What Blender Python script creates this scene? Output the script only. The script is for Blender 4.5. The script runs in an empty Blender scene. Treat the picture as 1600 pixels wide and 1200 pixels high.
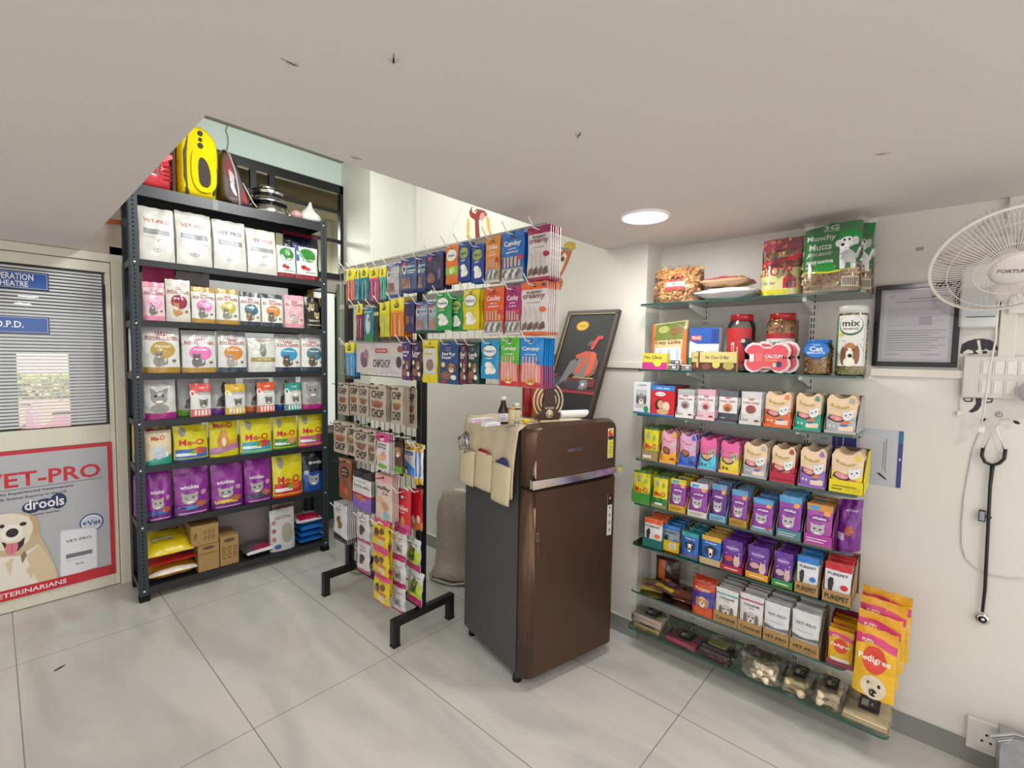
import bpy, bmesh, math, random
from mathutils import Vector, Matrix
random.seed(7)
SC = bpy.context.scene
COL = SC.collection
# ---------------------------------------------------------------- camera
EYE = Vector((0, 0, 1.45))
FPX = 738.0                                   # focal length in pixels of the 1600 px frame
def _rot(a, b, c):
    Ry = Matrix(((math.cos(a), 0, math.sin(a)), (0, 1, 0), (-math.sin(a), 0, math.cos(a))))
    Rx = Matrix(((1, 0, 0), (0, math.cos(b), -math.sin(b)), (0, math.sin(b), math.cos(b))))
    Rz = Matrix(((math.cos(c), -math.sin(c), 0), (math.sin(c), math.cos(c), 0), (0, 0, 1)))
    return Rz @ Rx @ Ry
_M = _rot(-0.8353, 0.0600, 0.0166)
_c = [_M.col[0], _M.col[2], -_M.col[1]]
RIGHT = Vector([_c[i][0] for i in range(3)]); DOWN = Vector([_c[i][1] for i in range(3)]); FWD = Vector([_c[i][2] for i in range(3)])
cd = bpy.data.cameras.new('camera'); cam = bpy.data.objects.new('camera', cd); COL.objects.link(cam)
cd.sensor_width = 36; cd.lens = FPX / 1600 * 36; cd.clip_start = 0.02
R3 = Matrix((RIGHT, -DOWN, -FWD)).transposed()
cam.matrix_world = Matrix.Translation(EYE) @ R3.to_4x4()
SC.camera = cam
def ray(u, v): return RIGHT * ((u - 800) / FPX) + DOWN * ((v - 600) / FPX) + FWD
def at_z(u, v, z): d = ray(u, v); return EYE + d * ((z - EYE.z) / d.z)      # a pixel on a plane of the room
def at_x(u, v, x): d = ray(u, v); return EYE + d * (x / d.x)
def at_y(u, v, y): d = ray(u, v); return EYE + d * (y / d.y)
# ---------------------------------------------------------------- colour management, world, lights
SC.view_settings.view_transform = 'Standard'; SC.view_settings.look = 'None'
SC.view_settings.gamma = 1.0; SC.view_settings.use_curve_mapping = False
SC.view_settings.exposure = -0.35
wd = bpy.data.worlds.new('world'); SC.world = wd; wd.use_nodes = True
wd.node_tree.nodes['Background'].inputs[0].default_value = (1.0, 0.975, 0.95, 1)
wd.node_tree.nodes['Background'].inputs[1].default_value = 1.7
def area(name, loc, size, power, col=(1, .97, .93), aim=(0, 0, -1), sy=None, shape='DISK'):
    l = bpy.data.lights.new(name, 'AREA'); l.energy = power; l.color = col
    l.shape = shape if sy is None else 'RECTANGLE'; l.size = size
    if sy: l.size_y = sy
    o = bpy.data.objects.new(name, l); COL.objects.link(o); o.location = loc
    o.rotation_euler = Vector(aim).to_track_quat('-Z', 'Y').to_euler(); return o
area('downlight_glow', (1.775, .905, 2.000), .16, 9)
area('downlight_glow', (.30, .10, 2.000), .16, 9)
area('downlight_glow', (.30, -1.2, 2.000), .16, 8)
area('downlight_glow', (1.6, -.9, 2.000), .16, 8)
area('downlight_glow', (-.9, .9, 2.000), .16, 7)
area('void_light', (1.2, 2.4, 2.95), .7, 16, (.95, 1, .93), sy=.7)
area('shopfront_daylight', (-.4, -2.6, 1.3), 3.2, 30, (1, .98, .96), (0.25, 1, .12), sy=2.0)
# ---------------------------------------------------------------- helpers
def hx(s):
    if not isinstance(s, str): return s
    s = s.lstrip('#'); r = []
    for i in (0, 2, 4):
        v = int(s[i:i + 2], 16) / 255
        r.append(v / 12.92 if v <= .04045 else ((v + .055) / 1.055) ** 2.4)
    return (r[0], r[1], r[2], 1)
def mat(name, col=None, rough=.5, metal=0, attr=False, spec=.5, coat=0, emit=None, estr=1, noise=None, bump=0, bscale=40):
    m = bpy.data.materials.new(name); m.use_nodes = True; nt = m.node_tree; b = nt.nodes['Principled BSDF']
    b.inputs['Roughness'].default_value = rough; b.inputs['Metallic'].default_value = metal
    b.inputs['Specular IOR Level'].default_value = spec; b.inputs['Coat Weight'].default_value = coat
    if attr:
        a = nt.nodes.new('ShaderNodeVertexColor'); a.layer_name = 'Col'; nt.links.new(a.outputs[0], b.inputs['Base Color'])
    else: b.inputs['Base Color'].default_value = hx(col or '#cccccc')
    if noise:
        tc = nt.nodes.new('ShaderNodeTexCoord'); n = nt.nodes.new('ShaderNodeTexNoise'); n.inputs['Scale'].default_value = noise[0]
        n.inputs['Detail'].default_value = 5
        nt.links.new(tc.outputs['Object'], n.inputs['Vector'])
        r = nt.nodes.new('ShaderNodeValToRGB'); r.color_ramp.elements[0].position = .3; r.color_ramp.elements[1].position = .7
        r.color_ramp.elements[0].color = hx(noise[1]); r.color_ramp.elements[1].color = hx(noise[2])
        nt.links.new(n.outputs[0], r.inputs[0]); nt.links.new(r.outputs[0], b.inputs['Base Color'])
    if bump:
        tc = nt.nodes.new('ShaderNodeTexCoord'); n = nt.nodes.new('ShaderNodeTexNoise'); n.inputs['Scale'].default_value = bscale
        nt.links.new(tc.outputs['Object'], n.inputs['Vector'])
        bp = nt.nodes.new('ShaderNodeBump'); bp.inputs['Strength'].default_value = bump; bp.inputs['Distance'].default_value = .01
        nt.links.new(n.outputs[0], bp.inputs['Height']); nt.links.new(bp.outputs[0], b.inputs['Normal'])
    if emit:
        b.inputs['Emission Color'].default_value = hx(emit); b.inputs['Emission Strength'].default_value = estr
    return m
def clear(name, tint='#ffffff', gloss=.12, rough=.08, veil=0.0, veilcol='#ffffff'):
    m = bpy.data.materials.new(name); m.use_nodes = True; nt = m.node_tree; N = nt.nodes; L = nt.links
    for n in list(N): N.remove(n)
    out = N.new('ShaderNodeOutputMaterial'); t = N.new('ShaderNodeBsdfTransparent'); t.inputs[0].default_value = hx(tint)
    g = N.new('ShaderNodeBsdfGlossy'); g.inputs['Roughness'].default_value = rough
    fr = N.new('ShaderNodeFresnel'); fr.inputs[0].default_value = 1.45
    ad = N.new('ShaderNodeMath'); ad.inputs[1].default_value = gloss - .04; ad.use_clamp = True; L.new(fr.outputs[0], ad.inputs[0])
    mx = N.new('ShaderNodeMixShader'); L.new(ad.outputs[0], mx.inputs[0]); L.new(t.outputs[0], mx.inputs[1]); L.new(g.outputs[0], mx.inputs[2])
    last = mx
    if veil:
        d = N.new('ShaderNodeBsdfDiffuse'); d.inputs[0].default_value = hx(veilcol)
        m2 = N.new('ShaderNodeMixShader'); m2.inputs[0].default_value = veil; L.new(mx.outputs[0], m2.inputs[1]); L.new(d.outputs[0], m2.inputs[2]); last = m2
    L.new(last.outputs[0], out.inputs[0]); return m
M = {}
M['foil'] = mat('printed_foil', rough=.27, attr=True, spec=.55, coat=.12, bump=.45, bscale=34)
M['silver'] = mat('silver_foil', rough=.38, attr=True, metal=.12, bump=.4, bscale=24)
M['card'] = mat('printed_card', rough=.45, attr=True)
M['matte'] = mat('plain_matte', rough=.7, attr=True, spec=.3)
M['paint'] = mat('satin_paint', rough=.35, attr=True)
M['gloss'] = mat('gloss_plastic', rough=.15, attr=True)
M['cloth'] = mat('woven_cloth', rough=.9, attr=True, spec=.1, bump=.3, bscale=120)
M['steel'] = mat('polished_steel', '#c9c9c6', rough=.18, metal=1)
M['chrome'] = mat('chrome', '#dcdcdc', rough=.15, metal=1)
M['film'] = clear('clear_film', gloss=.09, rough=.1, veil=.012)
M['pet'] = clear('clear_jar_plastic', gloss=.08, rough=.05, veil=.01)
M['shelfglass'] = clear('shelf_glass', '#d8eae2', gloss=.06, rough=.02)
M['doorglass'] = clear('door_glass', '#f0f3f4', gloss=.05, rough=.01)
M['glassedge'] = mat('glass_edge', '#1d4a41', rough=.15, spec=.8)
M['frost'] = clear('frosted_band', '#ffffff', gloss=.05, rough=.4, veil=.78, veilcol='#eef1f3')
M['darkmetal'] = mat('dark_slate_metal', '#343b42', rough=.42, metal=.25)
M['shelfmetal'] = mat('shelf_black_metal', '#2b2c30', rough=.38, metal=.2)
M['black'] = mat('black_powder_coat', '#0c0d0f', rough=.4)
M['fridge'] = mat('brown_brushed_steel', '#604a3c', rough=.36, metal=.75)
M['fridgeside'] = mat('grey_steel_side', '#4c4d4c', rough=.5, metal=.1)
M['led'] = mat('led_diffuser', '#ffffff', emit='#fffaf2', estr=14)
class MB:
    def __init__(s): s.v = []; s.f = []; s.c = []; s.m = []; s.s = []; s.mats = []
    def mi(s, m):
        m = M[m] if isinstance(m, str) else m
        if m not in s.mats: s.mats.append(m)
        return s.mats.index(m)
    def add(s, vs, fs, col='#ffffff', m='matte', smooth=False):
        k = len(s.v); i = s.mi(m); c = hx(col) if not isinstance(col, list) else None
        s.v.extend([tuple(v) for v in vs])
        for n, f in enumerate(fs):
            s.f.append([k + a for a in f]); s.c.append(c if c else hx(col[n])); s.m.append(i); s.s.append(smooth)
    def xf(s, mtx, start=0):
        for i in range(start, len(s.v)): s.v[i] = tuple(mtx @ Vector(s.v[i]))
    def box(s, x0, x1, y0, y1, z0, z1, col='#ffffff', m='matte', cols=None):
        v = [(x0, y0, z0), (x1, y0, z0), (x1, y1, z0), (x0, y1, z0), (x0, y0, z1), (x1, y0, z1), (x1, y1, z1), (x0, y1, z1)]
        f = [(0, 1, 5, 4), (1, 2, 6, 5), (2, 3, 7, 6), (3, 0, 4, 7), (4, 5, 6, 7), (3, 2, 1, 0)]     # front(-y) right back left top bottom
        s.add(v, f, cols if cols else col, m)
    def lathe(s, prof, n=24, col='#ffffff', m='matte', c=(0, 0, 0), cols=None, smooth=True):
        vs = []; fs = []; cc = []
        for r, z in prof:
            for k in range(n): a = 2 * math.pi * k / n; vs.append((c[0] + r * math.cos(a), c[1] + r * math.sin(a), c[2] + z))
        for i in range(len(prof) - 1):
            for k in range(n):
                fs.append((i * n + k, i * n + (k + 1) % n, (i + 1) * n + (k + 1) % n, (i + 1) * n + k)); cc.append(cols[i] if cols else col)
        fs.append(tuple(range(n - 1, -1, -1))); cc.append(cc[0]); fs.append(tuple((len(prof) - 1) * n + k for k in range(n))); cc.append(cc[-2])
        s.add(vs, fs, cc, m, smooth)
    def tube(s, pts, r, n=8, col='#ffffff', m='matte', closed=False, flat=1):
        pts = [Vector(p) for p in pts]; N = len(pts); vs = []; fs = []
        up = None
        for i, p in enumerate(pts):
            if closed: t = pts[(i + 1) % N] - pts[i - 1]
            else: t = pts[min(i + 1, N - 1)] - pts[max(i - 1, 0)]
            t.normalize()
            if up is None: up = Vector((0, 0, 1)) if abs(t.z) < .9 else Vector((1, 0, 0))
            sd = t.cross(up).normalized(); up = sd.cross(t).normalized()
            rr = r[i] if isinstance(r, (list, tuple)) else r
            for k in range(n):
                a = 2 * math.pi * k / n; vs.append(p + sd * (rr * math.cos(a)) + up * (rr * flat * math.sin(a)))
        for i in range(N if closed else N - 1):
            j = (i + 1) % N
            for k in range(n): fs.append((i * n + k, i * n + (k + 1) % n, j * n + (k + 1) % n, j * n + k))
        if not closed: fs.append(tuple(range(n - 1, -1, -1))); fs.append(tuple((N - 1) * n + k for k in range(n)))
        s.add(vs, fs, col, m, n > 4)
    def prism(s, poly, a0, a1, axis='y', col='#ffffff', m='matte', smooth=False):
        n = len(poly)
        P = {'y': lambda p, a: (p[0], a, p[1]), 'x': lambda p, a: (a, p[0], p[1]), 'z': lambda p, a: (p[0], p[1], a)}[axis]
        vs = [P(p, a0) for p in poly] + [P(p, a1) for p in poly]
        fs = [(i, (i + 1) % n, n + (i + 1) % n, n + i) for i in range(n)]
        s.add(vs, fs, col, m, smooth); s.add(vs, [tuple(range(n - 1, -1, -1)), tuple(range(n, 2 * n))], col, m)
    def ball(s, c, rx, ry, rz, n=12, col='#ffffff', m='matte'):
        pr = [(max(1e-4, math.sin(math.pi * i / (n // 2))), -math.cos(math.pi * i / (n // 2))) for i in range(n // 2 + 1)]
        k = len(s.v); s.lathe(pr, n, col, m)
        for i in range(k, len(s.v)): v = s.v[i]; s.v[i] = (c[0] + v[0] * rx, c[1] + v[1] * ry, c[2] + v[2] * rz)
    def build(s, name, parent=None, bevel=0, seg=2, recalc=False):
        me = bpy.data.meshes.new(name); me.from_pydata(s.v, [], s.f)
        for m in s.mats: me.materials.append(m)
        me.polygons.foreach_set('material_index', s.m); me.polygons.foreach_set('use_smooth', s.s)
        ca = me.color_attributes.new('Col', 'FLOAT_COLOR', 'CORNER'); buf = []
        for f, c in zip(s.f, s.c): buf.extend(tuple(c) * len(f))
        ca.data.foreach_set('color', buf); me.update()
        if recalc:
            bm = bmesh.new(); bm.from_mesh(me); bmesh.ops.recalc_face_normals(bm, faces=bm.faces); bm.to_mesh(me); bm.free()
        o = bpy.data.objects.new(name, me); COL.objects.link(o)
        if parent is not None: o.parent = parent
        if bevel:
            b = o.modifiers.new('bevel', 'BEVEL'); b.width = bevel; b.segments = seg; b.limit_method = 'ANGLE'; b.angle_limit = .6
        return o
def tag(o, label, cat, group=None, kind=None):
    if label: o['label'] = label
    if cat: o['category'] = cat
    if group: o['group'] = group
    if kind: o['kind'] = kind
    return o
def place(o, loc, rz=0, rx=0, ry=0): o.location = loc; o.rotation_euler = (rx, ry, rz); return o
def thing(name, label, cat, loc=(0, 0, 0), rz=0, group=None):
    o = bpy.data.objects.new(name, None); COL.objects.link(o); o.empty_display_size = .05
    place(o, loc, rz); return tag(o, label, cat, group)
def struct(o): o['kind'] = 'structure'; return o
def copy_tree(o, parent=None):
    c = o.copy(); COL.objects.link(c); c.parent = parent
    for ch in list(o.children): copy_tree(ch, c)
    return c
# ---------------------------------------------------------------- printed artwork as thin mesh inlays
_TX = {}
def text_mesh(s):
    if s in _TX: return _TX[s]
    cu = bpy.data.curves.new('t', 'FONT'); cu.body = s; cu.resolution_u = 2; cu.offset = .018; cu.align_x = 'LEFT'
    ob = bpy.data.objects.new('t', cu); me = bpy.data.meshes.new_from_object(ob)
    vs = [(v.co.x, v.co.y) for v in me.vertices]; fs = [tuple(p.vertices) for p in me.polygons]
    x0 = min(v[0] for v in vs); x1 = max(v[0] for v in vs); y0 = min(v[1] for v in vs); y1 = max(v[1] for v in vs)
    vs = [((x - x0) / (x1 - x0 + 1e-9), (y - y0) / (y1 - y0 + 1e-9)) for x, y in vs]
    bpy.data.objects.remove(ob); bpy.data.curves.remove(cu); bpy.data.meshes.remove(me)
    _TX[s] = (vs, fs); return _TX[s]
def split_tri(t, lim, out):
    a, b, c = t; L = [math.dist(a, b), math.dist(b, c), math.dist(c, a)]; k = L.index(max(L))
    if L[k] < lim: out.append(t); return
    if k == 1: a, b, c = b, c, a
    if k == 2: a, b, c = c, a, b
    m = ((a[0] + b[0]) / 2, (a[1] + b[1]) / 2)
    split_tri((a, m, c), lim, out); split_tri((m, b, c), lim, out)
from mathutils.geometry import tessellate_polygon
def art_on(mb, F, art, m, lim=.16, off=.0010, step=.00012, n=(0, -1, 0), hole=None, gu=(), gv=()):
    n = Vector(n); inh = lambda p: hole and hole[0] < p[0] < hole[1] and hole[2] < p[1] < hole[3]
    def cut(vs, fs): return fs if not hole else [f for f in fs if not (max(vs[i][0] for i in f) > hole[0] and min(vs[i][0] for i in f) < hole[1] and max(vs[i][1] for i in f) > hole[2] and min(vs[i][1] for i in f) < hole[3])]
    for k, a in enumerate(art):
        col = a[-1] if a[0] != 't' else a[6]; tris = []; d = off + step * k + (.0004 if a[0] == 't' else .0002 if a[0] in 'ep' else 0) * (1 if gu else 0)
        if a[0] == 'r':
            x0, y0, x1, y1 = a[1:5]; nx = max(1, math.ceil((x1 - x0) / lim)); ny = max(1, math.ceil((y1 - y0) / lim))
            gx = [x0 + (x1 - x0) * i / nx for i in range(nx + 1)]; gy = [y0 + (y1 - y0) * j / ny for j in range(ny + 1)]
            if gu: gx = sorted(set([x0, x1] + [g for g in gu if x0 < g < x1])); gy = sorted(set([y0, y1] + [g for g in gv if y0 < g < y1])); nx = len(gx) - 1; ny = len(gy) - 1
            if hole: gx = sorted(set(gx + [h for h in hole[:2] if x0 < h < x1])); gy = sorted(set(gy + [h for h in hole[2:] if y0 < h < y1])); nx = len(gx) - 1; ny = len(gy) - 1
            vs = [(x, y) for y in gy for x in gx]
            fs = [(j * (nx + 1) + i, j * (nx + 1) + i + 1, (j + 1) * (nx + 1) + i + 1, (j + 1) * (nx + 1) + i) for j in range(ny) for i in range(nx) if not inh(((gx[i] + gx[i + 1]) / 2, (gy[j] + gy[j + 1]) / 2))]
            mb.add([Vector(F(*v)) + n * d for v in vs], fs, col, m, True); continue
        if a[0] == 'e':
            cx, cy, rx, ry = a[1:5]; N = 18; rings = max(1, math.ceil(max(rx, ry) / (.05 if hole else lim))); vs = [(cx, cy)]; fs = []
            for r in range(1, rings + 1):
                for i in range(N): t = 2 * math.pi * i / N; vs.append((cx + rx * r / rings * math.cos(t), cy + ry * r / rings * math.sin(t)))
            for i in range(N): fs.append((0, 1 + i, 1 + (i + 1) % N))
            for r in range(rings - 1):
                for i in range(N): p = 1 + r * N; q = p + N; fs.append((p + i, q + i, q + (i + 1) % N, p + (i + 1) % N))
            mb.add([Vector(F(*v)) + n * d for v in vs], cut(vs, fs), col, m, True); continue
        if a[0] == 'p':
            P = a[1]
            for t in tessellate_polygon([[Vector((x, y, 0)) for x, y in P]]):
                t = [P[i] for i in t]
                if (t[1][0] - t[0][0]) * (t[2][1] - t[0][1]) - (t[1][1] - t[0][1]) * (t[2][0] - t[0][0]) < 0: t.reverse()
                split_tri(tuple(t), lim, tris)
            vs = [v for t in tris for v in t]; fs = [(3 * i, 3 * i + 1, 3 * i + 2) for i in range(len(tris))]
            mb.add([Vector(F(*v)) + n * d for v in vs], cut(vs, fs), col, m, True); continue
        if a[0] == 't':
            s, cx, cy, w, h = a[1:6]; rot = a[7] if len(a) > 7 else 0; vs, fs = text_mesh(s)
            ca, sa = math.cos(rot), math.sin(rot); q = []
            for x, y in vs:
                X = (x - .5) * w; Y = (y - .5) * h
                if rot: asp = a[8] if len(a) > 8 else 1; q.append((cx + X * ca - Y * sa, cy + (X * sa + Y * ca) * asp))
                else: q.append((cx + X, cy + Y))
            mb.add([Vector(F(*v)) + n * d for v in q], cut(q, fs), col, m, True)
def catface(cx, cy, w, h, c='#9a958d', e='#1c1c1c'):
    return [('p', [(cx - .5 * w, cy + .5 * h), (cx - .42 * w, cy), (cx - .08 * w, cy + .3 * h)], c), ('p', [(cx + .5 * w, cy + .5 * h), (cx + .08 * w, cy + .3 * h), (cx + .42 * w, cy)], c),
            ('e', cx, cy - .05 * h, .46 * w, .42 * h, c), ('e', cx - .2 * w, cy + .03 * h, .09 * w, .07 * h, e), ('e', cx + .2 * w, cy + .03 * h, .09 * w, .07 * h, e),
            ('e', cx, cy - .16 * h, .06 * w, .04 * h, '#b06a68'), ('e', cx, cy - .3 * h, .2 * w, .08 * h, '#ece8e0')]
def catbody(cx, cy, w, h, c='#8d857a'):
    return [('e', cx - .05 * w, cy - .15 * h, .34 * w, .34 * h, c), ('p', [(cx + .2 * w, cy - .45 * h), (cx + .5 * w, cy - .3 * h), (cx + .47 * w, cy + .1 * h), (cx + .4 * w, cy - .2 * h), (cx + .15 * w, cy - .3 * h)], c)] + catface(cx - .05 * w, cy + .22 * h, .55 * w, .5 * h, c)
def dogface(cx, cy, w, h, c='#d8c6a6', ear='#9c6f44'):
    return [('e', cx, cy, .34 * w, .44 * h, c), ('e', cx - .38 * w, cy - .02 * h, .13 * w, .36 * h, ear), ('e', cx + .38 * w, cy - .02 * h, .13 * w, .36 * h, ear), ('e', cx, cy - .2 * h, .2 * w, .2 * h, '#efe7da'),
            ('e', cx, cy - .12 * h, .08 * w, .07 * h, '#191614'), ('e', cx - .15 * w, cy + .12 * h, .05 * w, .05 * h, '#191614'), ('e', cx + .15 * w, cy + .12 * h, .05 * w, .05 * h, '#191614')]
def crown(cx, cy, w, h, c='#b3242f'):
    r = [('r', cx - .42 * w, cy - .5 * h, cx + .42 * w, cy - .3 * h, c)]
    for i in range(5):
        x = cx + (i - 2) * .2 * w; r.append(('p', [(x - .05 * w, cy - .25 * h), (x + .05 * w, cy - .25 * h), (x + .03 * w + (i - 2) * .05 * w, cy + (.5 - .06 * abs(i - 2)) * h), (x - .03 * w + (i - 2) * .05 * w, cy + (.5 - .06 * abs(i - 2)) * h)], c))
    return r
def lines(x0, x1, y0, y1, n, c, th=.3):
    s = (y1 - y0) / n; return [('r', x0, y0 + i * s, x0 + (x1 - x0) * (.75 + .25 * ((i * 7) % 3) / 2), y0 + i * s + s * th, c) for i in range(n)]
def T(s, cx, cy, w, h, c, *r): return ('t', s, cx, cy, w, h, c, *r)
# ---------------------------------------------------------------- packs
def pouch_mb(w, h, D, art, base='#dddddd', m='foil', seed=0, wr=.003, edge=.35, top='flat', prof='stand', side=None, back=None, nu=12, nv=14, hole=None):
    rnd = random.Random(seed); ph = [rnd.uniform(0, 6.28) for _ in range(6)]; fq = [rnd.uniform(1.5, 4) for _ in range(6)]
    def tp(u):
        if top == 'ears': return h * (1 - .1 + .1 * max(0, 1 - (abs(u - .16) / .15) ** 2, 1 - (abs(u - .84) / .15) ** 2) ** .5 - (.03 if u < .03 or u > .97 else 0))
        if top == 'slant': return h * (.93 + .07 * u)
        return h * (1 - .012 * math.sin(u * 9 + ph[0]) ** 2)
    def th(u, v):
        if prof == 'stand': p = (1 - min(1, max(0, v)) ** 2.2) * (.93 + .07 * min(1, max(0, v) / .143))
        elif prof == 'pillow': p = max(0, math.sin(math.pi * min(1, max(0, v)))) ** .45
        elif prof == 'block': p = min(1, max(0, 1 - v) * 6) ** .6
        else: p = min(1, max(0, 1 - v) * 5, v * 12 + .2)
        return D / 2 * p * (edge + (1 - edge) * max(0, 1 - abs(2 * u - 1) ** 4)) + .0006
    def nz(u, v): return wr * (math.sin(fq[0] * 3 * u + fq[1] * 4 * v + ph[0]) * .5 + math.sin(fq[2] * 5 * u - fq[3] * 3 * v + ph[1]) * .35 + math.sin(fq[4] * 9 * v + ph[2]) * .25) * min(1, v * 8 + .2)
    def xx(u, v):
        nar = 1 - .035 * math.sin(math.pi * min(1, max(0, v))) * (1 if prof != 'block' else 0)
        return (u - .5) * w * nar
    def F(u, v): return (xx(u, v), -th(u, v) + nz(u, v), v * tp(u))
    def B(u, v): return (xx(u, v), th(u, v) + nz(u, v), v * tp(u))
    mb = MB(); us = [i / nu for i in range(nu + 1)]; vv = [j / nv for j in range(nv + 1)]; hl = None
    if hole:
        hw = min(.0075, w * .28) / w; hl = (.5 - hw, .5 + hw, 1 - (hole + .0065) / h, 1 - (hole - .0065) / h)
        us = sorted([u for u in us if abs(u - .5 + hw) > .03 and abs(u - .5 - hw) > .03] + list(hl[:2])); vv = sorted([v for v in vv if abs(v - hl[2]) > .015 and abs(v - hl[3]) > .015 or v in (0, 1)] + list(hl[2:])); nu = len(us) - 1; nv = len(vv) - 1
    for G, rev, c in ((F, 0, base), (B, 1, back or base)):
        vs = [G(u, v) for v in vv for u in us]; fs = []
        for j in range(nv):
            for i in range(nu):
                if hl and hl[0] < (us[i] + us[i + 1]) / 2 < hl[1] and hl[2] < (vv[j] + vv[j + 1]) / 2 < hl[3]: continue
                q = (j * (nu + 1) + i, j * (nu + 1) + i + 1, (j + 1) * (nu + 1) + i + 1, (j + 1) * (nu + 1) + i); fs.append(q[::-1] if rev else q)
        mb.add(vs, fs, c, m, True)
    for u, rev in ((0, 0), (1, 1)):
        vs = [F(u, v) for v in vv] + [B(u, v) for v in vv]; n = nv + 1
        fs = [((j, j + 1, n + j + 1, n + j) if rev == 0 else (n + j, n + j + 1, j + 1, j)) for j in range(nv)]
        mb.add(vs, fs, side or base, m, True)
    vs = [F(u, 0) for u in us] + [B(u, 0) for u in us]; n = nu + 1
    mb.add(vs, [(n + i, n + i + 1, i + 1, i) for i in range(nu)], base, m); vs = [F(u, 1) for u in us] + [B(u, 1) for u in us]
    mb.add(vs, [(i, i + 1, n + i + 1, n + i) for i in range(nu)], base, m)
    if art:
        import bisect
        GP = [[Vector(F(u, v)) for u in us] for v in vv]
        def G(u, v):                       # the facets of the printed sheet, so that the print lies on them
            if not (0 <= u <= 1 and 0 <= v <= 1): return F(u, v)
            i = min(max(bisect.bisect_right(us, u) - 1, 0), nu - 1); j = min(max(bisect.bisect_right(vv, v) - 1, 0), nv - 1)
            a = (u - us[i]) / (us[i + 1] - us[i]); b_ = (v - vv[j]) / (vv[j + 1] - vv[j])
            return (GP[j][i] * (1 - a) + GP[j][i + 1] * a) * (1 - b_) + (GP[j + 1][i] * (1 - a) + GP[j + 1][i + 1] * a) * b_
        art_on(mb, G, art, m, hole=hl, gu=us, gv=vv, lim=.08)
    return mb
def card_mb(w, h, D, art, base='#eeeeee', m='card', sidec=None, topc=None, sideart=None):
    mb = MB(); s = sidec or base; t = topc or base
    mb.box(-w / 2, w / 2, -D / 2, D / 2, 0, h, m=m, cols=[base, s, s, s, t, s])
    art_on(mb, lambda u, v: ((u - .5) * w, -D / 2, v * h), art, m, lim=9)
    if sideart: art_on(mb, lambda u, v: (-w / 2, (.5 - u) * D, v * h), sideart, m, lim=9, n=(-1, 0, 0))
    return mb
# ================================================================ THE SETTING
def tile_mat():
    m = bpy.data.materials.new('marble_tiles'); m.use_nodes = True; nt = m.node_tree; N = nt.nodes; L = nt.links; b = N['Principled BSDF']
    tc = N.new('ShaderNodeTexCoord'); mp = N.new('ShaderNodeMapping'); mp.inputs['Location'].default_value = (-.634, -1.884, 0); L.new(tc.outputs['Object'], mp.inputs[0])
    br = N.new('ShaderNodeTexBrick'); br.offset = 0; br.inputs['Scale'].default_value = 1; br.inputs['Brick Width'].default_value = .6; br.inputs['Row Height'].default_value = 1.17
    br.inputs['Mortar Size'].default_value = .0022; br.inputs['Mortar Smooth'].default_value = .2; L.new(mp.outputs[0], br.inputs[0])
    m2 = N.new('ShaderNodeMapping'); m2.inputs['Scale'].default_value = (2.6, .7, 1); m2.inputs['Rotation'].default_value = (0, 0, .25); L.new(tc.outputs['Object'], m2.inputs[0])
    n1 = N.new('ShaderNodeTexNoise'); n1.inputs['Scale'].default_value = 1.6; n1.inputs['Detail'].default_value = 7; n1.inputs['Distortion'].default_value = 1.2; L.new(m2.outputs[0], n1.inputs[0])
    r = N.new('ShaderNodeValToRGB'); r.color_ramp.elements[0].position = .33; r.color_ramp.elements[0].color = hx('#bdbdb8'); r.color_ramp.elements[1].position = .62; r.color_ramp.elements[1].color = hx('#d2d1cb')
    e = r.color_ramp.elements.new(.5); e.color = hx('#cac9c4'); L.new(n1.outputs[0], r.inputs[0])
    mx = N.new('ShaderNodeMix'); mx.data_type = 'RGBA'; L.new(br.outputs['Fac'], mx.inputs[0]); L.new(r.outputs[0], mx.inputs[6]); mx.inputs[7].default_value = hx('#8b8b85'); L.new(mx.outputs[2], b.inputs['Base Color'])
    b.inputs['Roughness'].default_value = .16; b.inputs['Specular IOR Level'].default_value = .45; return m
M['tile'] = tile_mat()
M['wall'] = mat('cream_wall_paint', rough=.55, noise=(1.3, '#dcdad0', '#e3e1d8'))
M['wallB'] = mat('offwhite_wall_paint', rough=.5, noise=(1.3, '#d5d1c9', '#dcd8d1'))
M['ceil'] = mat('ceiling_paint', rough=.8, noise=(.9, '#ddd6d3', '#e1dad7'))
M['grey'] = mat('grey_skirting', rough=.3, noise=(3, '#82837f', '#8e8f8a'))
M['alu'] = mat('cream_aluminium', '#dedac8', rough=.35)
XR = 2.355; XP = 2.20; ZC = 2.015; YP = 3.708
def S1(name, args, m, bevel=0):
    b = MB()
    for a in (args if isinstance(args[0], (tuple, list)) else [args]): b.box(*a, m=m)
    return struct(b.build(name, bevel=bevel))
S1('floor', (-3, 6, -3.2, 7.5, -.1, 0), 'tile')
S1('ceiling', [(-3, XR + .1, -3.2, 1.34, ZC, ZC + .16), (-3, .368, 1.34, YP, ZC, ZC + .16)], 'ceil')
S1('wall_right', [(XR, XR + .15, -3.2, 1.1, 0, ZC), (XP, XR + .15, 1.1, 3.0, 0, 3.0)], 'wallB')
S1('wall_pillar', [(1.977, 2.7, 3.27, YP, 0, 3.0), (2.36, 2.9, 2.95, 3.27, 0, 3.0)], 'wall')
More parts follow.
